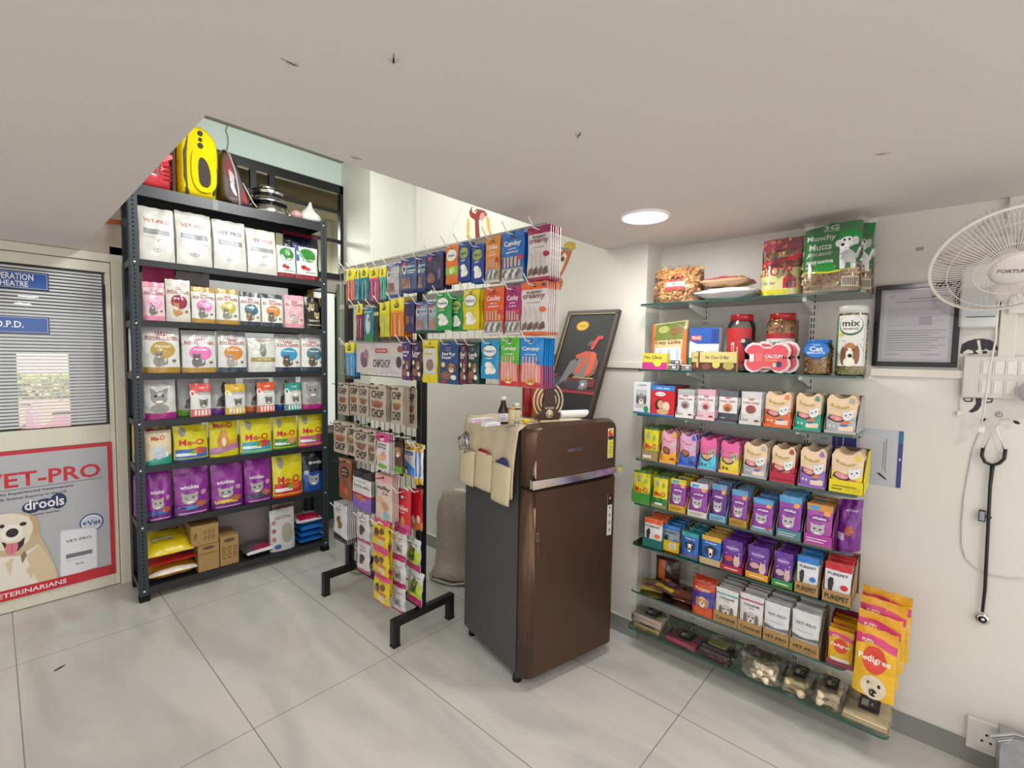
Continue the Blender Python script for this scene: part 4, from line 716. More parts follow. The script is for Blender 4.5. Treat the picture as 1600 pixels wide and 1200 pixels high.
def hang_row(u0, u1, vt, vb, n, mk, label, white=True, xf=1.345, dx=.012, jy=.0018, name='treat_pack', hook_dz=.0135, back=None, tilt=0, grp=None):
    vm = (vt + vb) / 2; um = (u0 + u1) / 2; ya = at_x(u0, vm, xf).y; yb = at_x(u1, vm, xf).y; zt = at_x(um, vt, xf).z; zb = at_x(um, vb, xf).z
    if zt < 1.3:
        while (ya + yb) / 2 - abs(ya - yb) * .3 < 1.962 and xf < 1.437: xf += .004; ya = at_x(u0, vm, xf).y; yb = at_x(u1, vm, xf).y; zt = at_x(um, vt, xf).z; zb = at_x(um, vb, xf).z
        n = min(n, 1 + int(max(0, 1.448 - xf) / dx))
    w = abs(ya - yb); h = zt - zb; yc = (ya + yb) / 2
    hook(yc, zt - hook_dz, white, ln=1.46 - xf + .035, tip=.035 if white else .012)
    mb = mk(w, h, dx * .72 if n > 1 else .02); rr = random.Random(int(u0 * 7 + vt)); o = None
    for k in range(n):
        if k == 0:
            o = mb.build(name); q = o; tag(q, 'front pack: ' + label if n > 1 else label, 'treat pack')
            if n > 1: q['group'] = 'treat packs hanging on the display stand'; q['label'] = label + ', front one'
        else: q = o.copy(); COL.objects.link(q); q['label'] = label + ', behind front one'; q['group'] = grp or ('packs behind the front ' + label)[:60]
        place(q, (xf + dx * k, yc + (rr.uniform(-jy, jy) if k else 0), zb - (rr.uniform(0, .0015) if k else 0)), -math.pi / 2 + (rr.uniform(-.02, .02)), tilt, 0)
    return o
Y = '#d9cb1e'
# row 1 of the white grid
hang_row(541, 554.5, 419, 475, 3, HANG(STICK('#e07a6a'), '#dd7a62'), 'slim yellow and coral stick treat pack')
hang_row(555, 561.5, 420, 474, 2, HANG(STICK('#3aa0c0', '#2f8fb4'), '#2f8fb4'), 'slim yellow and sky blue stick treat pack')
hang_row(563, 576.5, 418, 474, 4, HANG(STICK('#17838a', '#17838a', '#1d6f76'), '#17838a'), 'slim yellow and dark teal stick treat pack')
hang_row(577.5, 592, 418, 475, 3, HANG(STICK('#a8427a', '#d9547c'), '#b84c7c'), 'slim yellow and magenta stick treat pack')
hang_row(593, 604, 417, 473, 2, HANG(STICK('#3fa690', '#4fb49a'), '#42a48c'), 'slim yellow and mint green stick treat pack')
hang_row(604.5, 624, 412, 464, 3, HANG(TRX('SOFT', '#3a4f9f', '#b9b6b4'), '#b5b2b4'), 'pale grey treat pack with dark window beside the stick packs')
hang_row(627, 652, 403, 456, 4, HANG(TRX('DENTA', '#24367c'), '#4a5f82'), 'navy blue dental treat pack with brown sticks')
hang_row(653, 666, 401, 455, 3, HANG(TRX('FUN', '#24367c'), '#3f5276'), 'narrow navy blue dental treat pack')
hang_row(667, 693, 394, 451, 5, HANG([('p', [(0, .85), (0, 1), (1, 1), (1, .9)], '#2a3580'), ('e', .22, .84, .13, .05, '#c0343a'), ('e', .3, .3, .25, .14, '#8a655a'), T('PREMIO', .82, .4, .62, .16, '#8f80a8', math.pi / 2, .48)], '#332e50'), 'dark purple premium treat pack with vertical lettering')
hang_row(697, 716.5, 382, 443, 3, HANG([('e', .5, .72, .42, .15, '#eceee2'), T('Freakers', .5, .72, .6, .07, '#2c3f6b'), ('r', 0, .22, 1, .42, '#8ac43a'), ('e', .6, .34, .22, .08, '#c9d64a'), ('e', .5, .3, .12, .07, '#e6e2d0')], '#e0762c'), 'orange and green biscuit treat pack')
hang_row(717, 735, 378, 440, 3, HANG(FREAK('', '#98a45a'), '#1b3f8f', .02), 'royal blue treat pack with olive badge, left of its twin')
hang_row(737, 757, 381, 442, 3, HANG(FREAK('', '#98a45a'), '#1b4196', .02), 'royal blue treat pack with olive badge, beside the orange candy pack')
hang_row(759, 782, 369, 441, 4, HANG(CANDY('', None, 'CHICKEN'), '#d9861c', .01), 'amber orange cat treat pack with script lettering')
hang_row(784, 820, 361, 441, 6, HANG(CANDY('', None, 'SEAFOOD'), '#1766b8', .01), 'bright blue cat treat pack with script lettering', dx=.011)
hang_row(825, 861, 353, 437.5, 5, HANG(CREAMY('#a32450'), '#d4cecd', .01), 'white and maroon creamy cat treat pack, top right of the grid', dx=.014)
# row 2
hang_row(557, 567.5, 475, 533, 2, HANG(STICK('#8a2a50', '#8a2a50'), '#8c3054'), 'slim yellow and dark maroon stick treat pack')
hang_row(569, 584, 479, 533, 2, HANG([('r', 0, 0, 1, .2, '#17804a'), ('e', .5, .5, .25, .3, '#b9ccd0'), ('e', .6, .62, .1, .06, '#c0343a'), T('MUNCHY', .5, .85, .7, .05, '#dfe9ec')], '#1c7f8c'), 'teal and green treat pack with pale oval')
hang_row(585, 592, 476, 533, 3, HANG([('r', 0, .7, 1, .8, '#b8b06a')], '#33302c'), 'very narrow dark treat pack in the second row')
hang_row(593.5, 609, 471, 532, 3, HANG(STICK('#c8d024', '#c8d024', '#d0b040'), '#c6cc28'), 'slim yellow and lime stick treat pack')
hang_row(610.5, 632, 466, 532, 5, HANG(STICK('#e08a2c', '#e8a02c', '#d06a2c'), '#dd842c'), 'slim yellow and orange stick treat pack')
hang_row(633.5, 648, 470, 520, 3, HANG([('p', [(0, .85), (0, 1), (1, 1), (1, .9)], '#2a3580'), T('PREMIO', .8, .4, .6, .2, '#8f80a8', math.pi / 2, .4), ('e', .35, .4, .2, .14, '#8a655a')], '#37305a'), 'narrow violet premium treat pack in the second row')
hang_row(650, 669, 471, 520, 3, HANG(TRX('TRIPE', '#2f4496', '', '#a8766a') + [('r', 0, 0, 1, .08, '#1d4a34')], '#8593a6'), 'greyish blue treat pack with brown window in second row')
hang_row(670, 688, 470, 520, 3, HANG(TRX('SOFT', '#2f4496', '', '#b08478') + [('r', 0, 0, 1, .08, '#1d4a34')], '#97a0ad'), 'pale grey blue treat pack just left of the green packs')
hang_row(682, 706, 457, 516, 1, HANG(FREAK(''), '#1f9a44', .02), 'bright green treat pack in front of its two neighbours', xf=1.325)
hang_row(704, 724, 462, 517, 3, HANG(FREAK('', '#a3b46a'), '#1a8a3c', .02), 'bright green treat pack right of the front green one')
hang_row(724, 749, 452, 515, 3, HANG(FREAK(''), '#d8c81e', .02), 'yellow treat pack with white badge in the second row', dx=.018)
hang_row(757, 788, 448, 523, 4, HANG(CANDY('', None, 'SALMON'), '#dd5a24', .01), 'deep orange cat treat pack with script lettering in the second row')
hang_row(789.5, 815, 447, 523, 4, HANG(CANDY('', None, 'TUNA'), '#a82470', .01), 'magenta cat treat pack with script lettering in the second row')
hang_row(815, 856, 440, 523, 6, HANG(CREAMY('#e0642c'), '#d8d2cf', .01), 'white and orange creamy cat treat pack, right end of second row', dx=.013)
# row 3
hang_row(540, 554, 535, 592, 4, HANG(STICK('#4a98d0', '#4a98d0', '#5f9fd0'), '#4b98cc'), 'slim yellow and light blue stick treat pack at the left end')
hang_row(629, 642, 531, 594, 2, HANG(JERKY('', 'Jerky'), '#4f2b70'), 'violet meat treat pack with a small dog beside the header sign')
hang_row(643.5, 660, 533, 594, 5, HANG(JERKY('', 'Liver'), '#35203f'), 'dark plum meat treat pack in the third row')
hang_row(661, 684, 531, 598, 3, HANG([('r', 0, .8, 1, 1, '#dccb1e'), ('r', .08, .2, .92, .8, '#cfccc8'), T('Fruitables', .5, .84, .7, .05, '#4a4f2a'), ('e', .55, .42, .26, .14, '#8a756a'), ('r', .2, .66, .7, .69, '#c8a02c'), ('r', 0, 0, 1, .2, '#dccb1e')], '#dccb1e'), 'yellow and white treat pack with grey window, third row', dx=.016)
hang_row(686.5, 717.5, 533, 600, 3, HANG(JERKY('', 'Jerky'), '#204a7c', .014) , 'blue meat treat pack with a brown puppy in the third row')
hang_row(719, 730, 533, 600, 3, HANG(JERKY('', 'Beef'), '#5a1c34'), 'narrow maroon meat treat pack in the third row')
hang_row(731, 749, 534, 600, 4, HANG(JERKY('', 'Lamb'), '#153c34'), 'dark green meat treat pack in the third row')
hang_row(752, 781, 531, 592, 3, HANG(FREAK('', '#e8ece8'), '#1f93c8', .02), 'cyan treat pack with white badge in the third row')
hang_row(781.5, 811.5, 527, 603, 4, HANG(CANDY2('#58a83a'), '#55b32c', .01), 'lime green and red cat treat pack with a row of sticks')
hang_row(812.5, 849, 527, 605.5, 6, HANG(CANDY2('#2a6fc8'), '#1f86d0', .01), 'sky blue and red cat treat pack, right end of third row', dx=.013)
# header sign
a = at_x(557, 560, 1.36); c = at_x(630, 560, 1.36); z1 = at_x(594, 536, 1.36).z; z0 = at_x(594, 584, 1.36).z
sw = [('p', [(.3 + .02 * k, 1), (.36 + .02 * k, 1), (.95 - .1 * k, .5), (.6 + .08 * k, 0), (.5 + .08 * k, 0), (.85 - .1 * k, .5)], '#c5bfc0') for k in range(5)]
b = card_mb(a.y - c.y, z1 - z0, .006, sw + [('r', .45, .68, .7, .82, '#b03c3c'), T('GOODIES', .575, .75, .2, .07, '#e8dada'), T('CHIPCHOP', .58, .34, .36, .26, '#4a4040'), ('e', .16, .5, .05, .2, '#8a6a86'), ('e', .24, .58, .05, .22, '#9a7a90'), ('e', .2, .35, .07, .16, '#7a5468'), ('e', .95, .8, .05, .1, '#9a5a3c'), ('e', .93, .4, .05, .18, '#4a403c')], '#cfc9c8').build('header_sign')
place(b, (1.36, (a.y + c.y) / 2, z0), -math.pi / 2); tag(b, 'white swirl patterned header sign reading CHIPCHOP clipped to the display stand', 'sign')
# rows on the black mesh
C_ = '#b8ab9a'
kw = dict(white=False, xf=1.34)
for u0, u1, vt, vb, band, lab, n in ((528, 545, 598, 648, '#5a78c8', 'blue', 4), (547, 561, 598, 648, '#dd7a3a', 'orange', 3), (561.5, 576, 600, 651, '#1f8f70', 'dark green', 3), (577.5, 604, 602, 658, '#d8408c', 'hot pink', 5), (612, 630, 603, 663, '#a9c85a', 'lime green', 4), (633, 652, 605, 668, '#6f8698', 'slate blue', 4)):
    hang_row(u0, u1, vt, vb, n, HANG(CHIPCHOP(band), C_, .018, 'matte'), 'beige dog treat pack with %s band, upper black hooks' % lab, **kw)
for u0, u1, vt, vb, band, lab, n in ((522, 543, 658, 708, '#d8504c', 'coral red', 4), (544, 555.5, 662, 712, '#dcb03a', 'golden', 3), (555, 576, 669, 722, '#34408a', 'navy', 4), (577, 588, 672, 726, '#a88ad0', 'lilac', 3)):
    hang_row(u0, u1, vt, vb, n, HANG(CHIPCHOP(band), C_, .018, 'matte'), 'beige dog treat pack with %s band, second black hook row' % lab, **kw)
hang_row(588.5, 608.5, 678, 736, 3, HANG(PINKW, '#dcd8d6', .014), 'pink and white milk bone treat pack', white=False, xf=1.335)
hang_row(617, 629.5, 684, 739, 2, HANG(dogface(.5, .6, .8, .35, '#b98a5a') + [('r', 0, .75, 1, 1, '#2c1614'), ('r', 0, 0, 1, .2, '#6ba03a')], '#5a3a2c', .014), 'brown and green treat pack with a dog half hidden behind', white=False, xf=1.345)
hang_row(630.5, 648.5, 693, 745, 1, HANG(DSTIX, '#e8e6e2', .014), 'yellow and blue dental stick pack in front on its white hook', xf=1.33)
hang_row(648.5, 654.5, 692, 757, 2, HANG([('r', 0, .8, 1, 1, '#e6b41c'), ('r', 0, 0, 1, .14, '#e6b41c'), ('r', .3, .2, .7, .8, '#3b86d8')], '#dfe3e8', .012), 'thin yellow and blue dental stick strip, left of its twin', xf=1.35)
hang_row(655.5, 661, 694, 757, 2, HANG([('r', 0, .8, 1, 1, '#e6b41c'), ('r', 0, 0, 1, .14, '#e6b41c'), ('r', .3, .2, .7, .8, '#3b86d8')], '#dfe3e8', .012), 'thin yellow and blue dental stick strip beside the black post', xf=1.35)
hang_row(530, 550, 717, 780, 3, HANG(BROWN, '#8a5a3c', .014), 'brown jerky bites pack with a dark round badge', **kw)
hang_row(551, 582, 738, 797, 5, HANG(PURP, '#55525a', .014), 'white and purple soy chew pack', **kw)
hang_row(587.5, 613, 742, 812, 4, HANG(MILKY, '#d8c4b8', .014), 'cream and pink milky treat pack with black lettering', **kw)
hang_row(618.5, 642, 764, 831, 1, HANG(REDC, '#d2303a', .012), 'red chicken treat pack, frontmost of the red ones', xf=1.325)
for k, u in enumerate((643, 650.5)):
    hang_row(u, u + 10, 763, 827 + k, 2, HANG([('r', 0, 0, 1, .2, '#c9763a'), ('e', .5, .26, .3, .1, '#e8d6c0')], '#b8141f', .012), ('deep red treat pack directly right of the red chicken pack', 'deep red treat pack nearest the black post')[k], xf=1.36)
hang_row(522, 543, 787, 846, 7, HANG(TROPHY, '#d5d6d8', .01), 'white treat pack with a gold trophy picture', xf=1.35, dx=.012)
def chain(name, u0, u1, vt, vb, n, art, base, label, xf, slant=0, tiltk=0):
    um = (u0 + u1) / 2; vm = (vt + vb) / 2; ya = at_x(u0, vm, xf).y; yb = at_x(u1, vm, xf).y; zt = at_x(um, vt, xf).z; zb = at_x(um, vb, xf).z
    while (ya + yb) / 2 - abs(ya - yb) * .3 < 1.962 and xf < 1.424: xf += .004; ya = at_x(u0, vm, xf).y; yb = at_x(u1, vm, xf).y; zt = at_x(um, vt, xf).z; zb = at_x(um, vb, xf).z
    t = thing(name, label, 'treat pack', (xf, (ya + yb) / 2, zb), -math.pi / 2); h = (zt - zb) / n; hook((ya + yb) / 2 + slant * 1.4, zt - .012, True, ln=1.46 - xf + .03)
    for k in range(n):
        o = pouch_mb(abs(ya - yb), h, .016, art, base, 'foil', k + 3, .005, .2, 'flat', 'pillow', None, None, 8, 10, .012 if k == n - 1 else None).build('packet', t); o.location = (slant * (k + .5 - n), (.004 if k % 2 else 0), h * k); o.rotation_euler = (.04 if k % 2 else -.05, -slant / h * .9 if slant else 0, tiltk * (k % 2))
chain('treat_strip', 559, 579, 802, 895, 2, DKS, '#cfcaca', 'long white strip of two jerky packets with pink edge', 1.33, .006)
chain('treat_strip', 582, 606, 812, 942, 3, PEDY, '#dcc21e', 'long yellow and pink strip of three dog treat packets', 1.325, -.004)
chain('treat_strip', 603, 612, 815, 930, 3, PEDY, '#d8b61e', 'yellow and pink treat strip half hidden behind the front yellow one', 1.36)
chain('treat_strip', 615, 636, 828, 957, 3, WPK, '#d3d0d2', 'long white and magenta strip of three snack packets', 1.325, .006)
chain('treat_strip', 633, 655, 838, 940, 2, GRN, '#cfd2cc', 'lime green and magenta treat strip beside the black post', 1.36, -.012)
# beige cloth bag and white things on the floor behind the stand
b = MB(); b.lathe([(.05, 0), (.075, .02), (.08, .06), (.06, .12), (.03, .17), (.01, .2)], 16, '#b9ad96', 'cloth'); o = b.build('cloth_bag'); p = at_z(545, 885, 0); place(o, (1.62, 2.80, 0)); o.scale = (1, 1, 1); tag(o, 'small beige cloth bag on the floor under the display stand', 'bag')
# bag of food leaning in the corner behind the refrigerator
p = at_z(706, 893, 0)
mb = MB(); mb.lathe([(.17, .012), (.19, .03), (.165, .07), (.155, .2), (.165, .38), (.16, .48), (.13, .56), (.08, .60), (.02, .615)], 28, '#a89a8c', 'foil')
for i in range(len(mb.v)): x, y, z = mb.v[i]; s = 1 + .05 * math.sin(4 * math.atan2(y, x) + z * 9) + .03 * math.sin(9 * math.atan2(y, x) - z * 14); mb.v[i] = (x * s, y * s * .62, z)
mb.tube([(.2 * math.cos(a * .45), .13 * math.sin(a * .45), .012 + .006 * math.sin(a * 3)) for a in range(14)], .012, 6, '#a89a8c', 'foil', closed=True, flat=.5)
o = mb.build('large_sack'); place(o, (2.02, 2.25, .004), -.85); tag(o, 'large pale brown plastic sack leaning in the corner behind the refrigerator', 'sack')
# ================================================================ REFRIGERATOR
FA = math.radians(-12.8); FO = Vector((1.50, 1.25, 0)); FX = Vector((math.cos(FA), math.sin(FA), 0)); FY = Vector((-math.sin(FA), math.cos(FA), 0))
def fw(x, y, z): return FO + FX * x + FY * y + Vector((0, 0, z))
fr_ = thing('refrigerator', 'dark brown single door refrigerator with chrome handle and beige cover on top', 'refrigerator', FO, FA)
b = MB(); b.box(.0, .525, .062, .545, .035, 1.135, m='fridgeside'); b.build('cabinet', fr_, bevel=.012, seg=3)
def rr_poly(x0, x1, z0, z1, r, top=True, bot=False):
    p = []
    def arc(cx, cz, a0): return [(cx + r * math.cos(math.radians(a0 + i * 15)), cz + r * math.sin(math.radians(a0 + i * 15))) for i in range(7)]
    p += [(x0, z0), (x1, z0)] if not bot else arc(x0 + r, z0 + r, 180) + arc(x1 - r, z0 + r, 270)
    p += arc(x1 - r, z1 - r, 0) + arc(x0 + r, z1 - r, 90) if top else [(x1, z1), (x0, z1)]
    return p
def door_mesh(z0, z1, top):
    mb = MB(); out = rr_poly(-.006, .531, z0, z1, .045, top)
    n = len(out); nx = [(0, .058), (0, .026), (.006, .008), (.018, -.004), (.034, -.010)]
    cx = .2625; cz = (z0 + z1) / 2
    rings = []
    for ins, y in nx:
        rings.append([(x + (ins if x < cx else -ins), y, z + (min(ins, .008) if z < cz else -min(ins, .008))) for x, z in out])
    vs = [v for r in rings for v in r]; fs = []
    for k in range(len(rings) - 1):
        for i in range(n): a = k * n + i; c = k * n + (i + 1) % n; fs.append((a, c, c + n, a + n))
    mb.add(vs, fs, m='fridge', smooth=True)
    # gently bowed front face
    L = rings[-1]; xs0 = min(p[0] for p in L); xs1 = max(p[0] for p in L); N = 12
    cols = []
    last = rings[-1]; mb.add(last, [tuple(range(n - 1, -1, -1))], m='fridge', smooth=False)
    return mb
door_mesh(.052, .882, False).build('lower_door', fr_, recalc=True)
ud = door_mesh(.897, 1.157, True).build('upper_door_panel', fr_, recalc=True)
b = MB(); b.box(.0, .525, .05, .075, .05, 1.13, '#0d0d0e', 'matte'); b.build('door_gasket', fr_)
b = MB(); b.box(.004, .52, .01, .06, .88, .9, '#15110f', 'paint'); b.build('door_joint', fr_)
# chrome handle, tapering to the right
b = MB(); b.prism([(-.004, .895), (.10, .896), (.30, .898), (.535, .905), (.535, .936), (.50, .934), (.30, .930), (.10, .930), (-.004, .932)], -.030, -.010, 'y', m='chrome'); b.build('handle', fr_, bevel=.007, seg=3)
b = MB(); b.prism([(.11, .905), (.50, .911), (.50, .924), (.11, .922)], -.0312, -.0300, 'y', '#77727c', 'chrome'); b.build('handle_groove', fr_)
# feet, keyhole, energy label, badges
for x, y in ((.02, .09), (.50, .09), (.03, .5), (.5, .5)):
    b = MB(); b.lathe([(.022, 0), (.016, .038)], 14, '#0d0d0e', 'paint', c=(x, y, 0)); b.build('foot', fr_)
b = MB(); b.prism(rr_poly(.035, .047, .662, .70, .006, True, True), -.0125, -.0098, 'y', '#b9b4b0', 'chrome'); b.prism(rr_poly(.038, .044, .667, .695, .003, True, True), -.0133, -.0125, 'y', '#17100e', 'paint'); b.build('key_escutcheon', fr_)
def dec(name, x0, x1, z0, z1, art, base, y=-.0102, shape=None):
    mb = MB(); mb.box(x0, x1, y - .0006, y + .001, z0, z1, base, 'gloss'); art_on(mb, lambda u, v: (x0 + u * (x1 - x0), y - .0006, z0 + v * (z1 - z0)), art, 'card', lim=9, step=.0001); return mb.build(name, fr_)
dec('energy_label', .452, .488, .975, 1.115, [('r', .04, .02, .96, .62, '#cdc84a'), ('e', .5, .84, .46, .14, '#c83a2c'), ('p', [(.5, .84), (.96, .84), (.9, .95), (.5, .98)], '#c9c53c'), ('r', .1, .62, .9, .7, '#1b1b1b'), ('r', .0, .66, 1, .74, '#2a2a22')] + [T('3', .5, .5, .2, .08, '#3b4a1c'), T('192', .5, .38, .5, .05, '#3b3b1c'), T('2', .5, .08, .15, .06, '#3b3b1c')] + lines(.15, .85, .15, .34, 4, '#7b7a2c'), '#e3e2d8')
dec('spec_sticker', .462, .492, .60, .80, [('r', 0, .74, 1, 1, '#15130f'), ('e', .5, .9, .14, .05, '#b8303a'), T('10', .5, .9, .3, .05, '#e8d9d0'), ('r', .0, .735, 1, .745, '#777')[:5] + ('#777777',)] + [('r', .35, .64 - .18 * i, .6, .70 - .18 * i, '#3a3a3a') for i in range(4)] + lines(.1, .95, .02, .7, 12, '#9a9896', .18), '#d6d4d0')
mb = MB(); art_on(mb, lambda u, v: (.20 + u * .09, -.0102, 1.03 + v * .014), [T('SAMSUNG', .5, .5, 1, 1, '#6f625a')], 'steel', lim=9); mb.build('brand_lettering', fr_)
mb = MB(); mb.box(.045, .0462, -.0108, -.0098, .60, .635, '#a59a92', 'steel'); mb.build('scratch', fr_)
# cover cloth with side pockets
cv = thing('fridge_cover', 'beige cloth cover with hanging side pockets draped over the refrigerator', 'cover', fw(0, 0, 0), FA)
ZT = 1.1375
N1, N2 = 24, 26
def clothpt(i, j):
    y = .068 + .45 * i / N1; t = j / N2           # t runs from the right edge of the top over the left edge and down
    L = .46 + .285 + .008 * math.sin(i * .9) + .03 * (1 - i / N1); s = t * L
    w = .004 * math.sin(y * 60 + 1) * min(1, max(0, (s - .42) / .1))
    if s < .46: return (.47 - s, y + .012 * math.sin(s * 14), ZT + .008 + .002 * math.sin(s * 40 + y * 25))
    q = s - .46; bulge = .014 + .02 * math.sin(min(1, q / .3) * 2.4) + w * (1 + q * 6)
    return (-.003 - bulge * .6 - .05 * q, y + .05 * q, ZT - q + .008)
vs = []; fs = []
for i in range(N1 + 1):
    for j in range(N2 + 1): vs.append(clothpt(i, j))
n = N2 + 1
for i in range(N1):
    for j in range(N2): a = i * n + j; fs.append((a, a + 1, a + n + 1, a + n))
b = MB(); b.add(vs, fs, '#cbbda0', 'cloth', True); o = b.build('cloth', cv); sm = o.modifiers.new('thick', 'SOLIDIFY'); sm.thickness = .003; sm.offset = 1
for k, (y0, y1) in enumerate(((.072, .215), (.22, .365), (.37, .515))):
    b = MB(); vs = []; fs = []; N = 8
    for i in range(N + 1):
        for j in range(N + 1):
            y = y0 + (y1 - y0) * i / N; z = ZT - .318 + .17 * j / N + (.006 * math.sin(k * 2)) + .008 * math.sin(math.pi * i / N) * (j / N); q = ZT - z; bl = (.004 + .016 * math.sin(math.pi * i / N) ** .7) * (j / N * .6 + .4)
            base = -.018 - .05 * q
            vs.append((base - .008 - bl, y + .05 * q, z - .02 * (k == 0)))
    for i in range(N):
        for j in range(N): a = i * (N + 1) + j; fs.append((a, a + N + 1, a + N + 2, a + 1))
    b.add(vs, fs, '#d3c5a6', 'cloth', True); o = b.build('pocket', cv); sm = o.modifiers.new('thick', 'SOLIDIFY'); sm.thickness = .003; sm.offset = 0
def blob(name, cat, label, c, r, col, m='cloth', seed=1, amp=.25, rz=0):
    b = MB(); b.ball((0, 0, 0), *r, n=16, col=col, m=m); rr = random.Random(seed); a1, a2, a3 = rr.uniform(0, 6), rr.uniform(0, 6), rr.uniform(0, 6)
    for i in range(len(b.v)):
        x, y, z = b.v[i]; s = 1 + amp * math.sin(x / r[0] * 3 + a1) * math.cos(y / r[1] * 3 + a2) + amp * .6 * math.sin(z / r[2] * 5 + a3 + x / r[0] * 4); b.v[i] = (x * s, y * s, z * s)
    o = b.build(name); place(o, c, rz); return tag(o, label, cat)
blob('red_cloth', 'cloth', 'crumpled red cloth sticking out of the middle pocket of the fridge cover', fw(-.042, .30, ZT - .142), (.008, .05, .016), '#a8202c', rz=FA)
blob('blue_gloves', 'gloves', 'dark blue crumpled gloves in the pocket of the fridge cover nearest the door', fw(-.044, .14, ZT - .158), (.009, .05, .020), '#2a3568', 'gloss', 4, rz=FA)
blob('clear_bag', 'bag', 'crumpled clear plastic bag in the far pocket of the fridge cover', fw(-.052, .47, ZT - .12), (.016, .05, .05), '#d9d6d0', 'film', 6, .3, rz=FA)
# things on the refrigerator
def onf(u, v): 
    p = at_z(u, v, ZT + .008); q = p - FO; return Vector((p.x, p.y, ZT + .0135))
def put(t, p, rz=0): place(t, p, rz); return t
# syrup bottle
t = thing('syrup_bottle', 'dark brown glass syrup bottle with white cap and label on the refrigerator', 'bottle', onf(786, 664), -.6)
b = MB(); b.lathe([(.021, 0), (.0235, .003), (.0235, .052), (.021, .064), (.0125, .085), (.0105, .098), (.0105, .106)], 24, '#2b130c', 'gloss'); b.build('bottle_body', t)
b = MB(); b.lathe([(.0238, .012), (.024, .0125), (.024, .047), (.0238, .0475)], 24, '#cfccd2', 'card')
art_on(b, lambda u, v: (.0242 * math.sin((u - .5) * 2.2), -.0242 * math.cos((u - .5) * 2.2), .013 + v * .034), lines(.2, .8, .1, .6, 5, '#6b6a78', .4) + [T('Rx', .5, .78, .2, .2, '#7b3a4a')], 'card', lim=.12); b.build('label', t)
b = MB(); b.lathe([(.0125, .104), (.0125, .118), (.011, .1195)], 20, '#dcdad6', 'paint'); b.build('cap', t)
# tube box
t = card_mb(.11, .018, .035, [('r', .05, .1, .4, .9, '#d9a3bd'), ('r', .5, .4, .9, .6, '#8fa0c8')], '#d8d6da', topc='#e3e1e4').build('medicine_box', bevel=.001); put(t, onf(752, 661), -.2); tag(t, 'flat white and pink medicine box lying on the far left corner of the refrigerator', 'box')
t = card_mb(.085, .014, .03, lines(.1, .9, .2, .8, 3, '#9aa6c0'), '#e0dee0').build('medicine_box', bevel=.001); put(t, onf(767, 667), -.05); tag(t, 'small white medicine box beside the syrup bottle', 'box')
# cream cans
for k, (u, v, h, c, lab) in enumerate(((799, 664, .072, '#b8ad86', 'pale green tin with tan lid right behind the syrup bottle'), (806, 662, .085, '#bdb596', 'cream plastic bottle with black band, second behind the syrup bottle'))):
    t = thing('small_tin' if k == 0 else 'cream_bottle', lab, 'bottle', onf(u, v), 0)
    b = MB(); b.lathe([(.019, 0), (.02, .002), (.02, h * .85), (.018, h * .88)], 20, c, 'paint'); b.build('bottle_body', t)
    b = MB(); b.lathe([(.015, h * .88), (.015, h), (.013, h + .001)], 18, '#b98a56' if k == 0 else '#dcd8d0', 'paint'); b.build('cap', t)
    if k: b = MB(); b.lathe([(.0204, h * .7), (.0204, h * .78)], 20, '#1b1b1c', 'paint'); b.build('band', t)
t = thing('vial', 'tiny clear glass vial with grey cap near the front of the fridge top', 'vial', onf(805, 667) + Vector((-.015, -.02, 0)), 0)
b = MB(); b.lathe([(.0095, 0), (.010, .002), (.010, .016), (.006, .02)], 16, '#c9cbd0', 'pet'); b.lathe([(.0085, .001), (.0085, .012)], 14, '#c5c9d0', 'gloss'); b.build('glass', t)
b = MB(); b.lathe([(.0075, .02), (.0075, .026)], 16, '#b4b4b6', 'steel'); b.build('cap', t)
b = MB(); b.lathe([(.010, 0), (.019, .006), (.017, .016), (.006, .020)], 8, '#dcbf1c', 'gloss'); o = b.build('yellow_trinket'); put(o, onf(822, 663)); tag(o, 'small bright yellow plastic trinket in front of the wooden stand', 'trinket')
# red tin and copper cylinder
b = MB(); b.lathe([(.031, 0), (.033, .003), (.033, .235), (.031, .238)], 32, '#9c1f26', 'gloss'); o = b.build('red_tin', None); put(o, onf(820, 653) + Vector((.05, .02, 0))); tag(o, 'tall glossy red cylinder standing at the back of the refrigerator top', 'tin')
b = MB(); b.lathe([(.026, 0), (.028, .003), (.028, .15), (.026, .153)], 28, '#9a5f30', 'gloss'); o = b.build('copper_bottle', None); put(o, onf(836, 656) + Vector((.025, 0, 0))); tag(o, 'copper coloured cylinder behind the wooden rings ornament', 'bottle')
# wooden award with rings
t = thing('wooden_ornament', 'dark wood award with pale concentric half rings on the refrigerator', 'ornament', onf(858, 660) + Vector((-.01, 0, 0)), FA - .15)
b = MB(); b.prism([(-.05, .0), (.05, 0), (.062, .03), (.036, .055), (.026, .14), (.018, .165), (-.018, .165), (-.026, .14), (-.036, .055), (-.062, .03)], -.012, .0, 'y', '#3b2019', 'paint'); b.build('backplate', t, bevel=.002)
b = MB()
for r in (.040, .058, .077):
    for s in (-1, 1):
        pts = [(s * (r * math.cos(math.radians(a))), 0, .095 + r * 1.05 * math.sin(math.radians(a))) for a in range(-62, 63, 9)]
        b.tube(pts, .0052, 6, '#cdb999', 'paint', flat=.7)
b.build('ring_slats', t)
b = MB(); b.lathe([(.0185, 0), (.0185, .003)], 24, '#cfbc98', 'paint'); b.lathe([(.014, .003), (.014, .0036)], 24, '#5b3a28', 'paint'); b.lathe([(.011, .0036), (.011, .0042)], 24, '#cfbc98', 'paint'); o = b.build('medallion', t); o.location = (0, -.012, .036); o.rotation_euler.x = math.pi / 2
mb = MB(); art_on(mb, lambda u, v: ((u - .5) * .05, -.0122, .058 + v * .01), [T('3D ELIZA', .5, .5, 1, 1, '#c9b79a')], 'card', lim=9); mb.build('lettering', t)
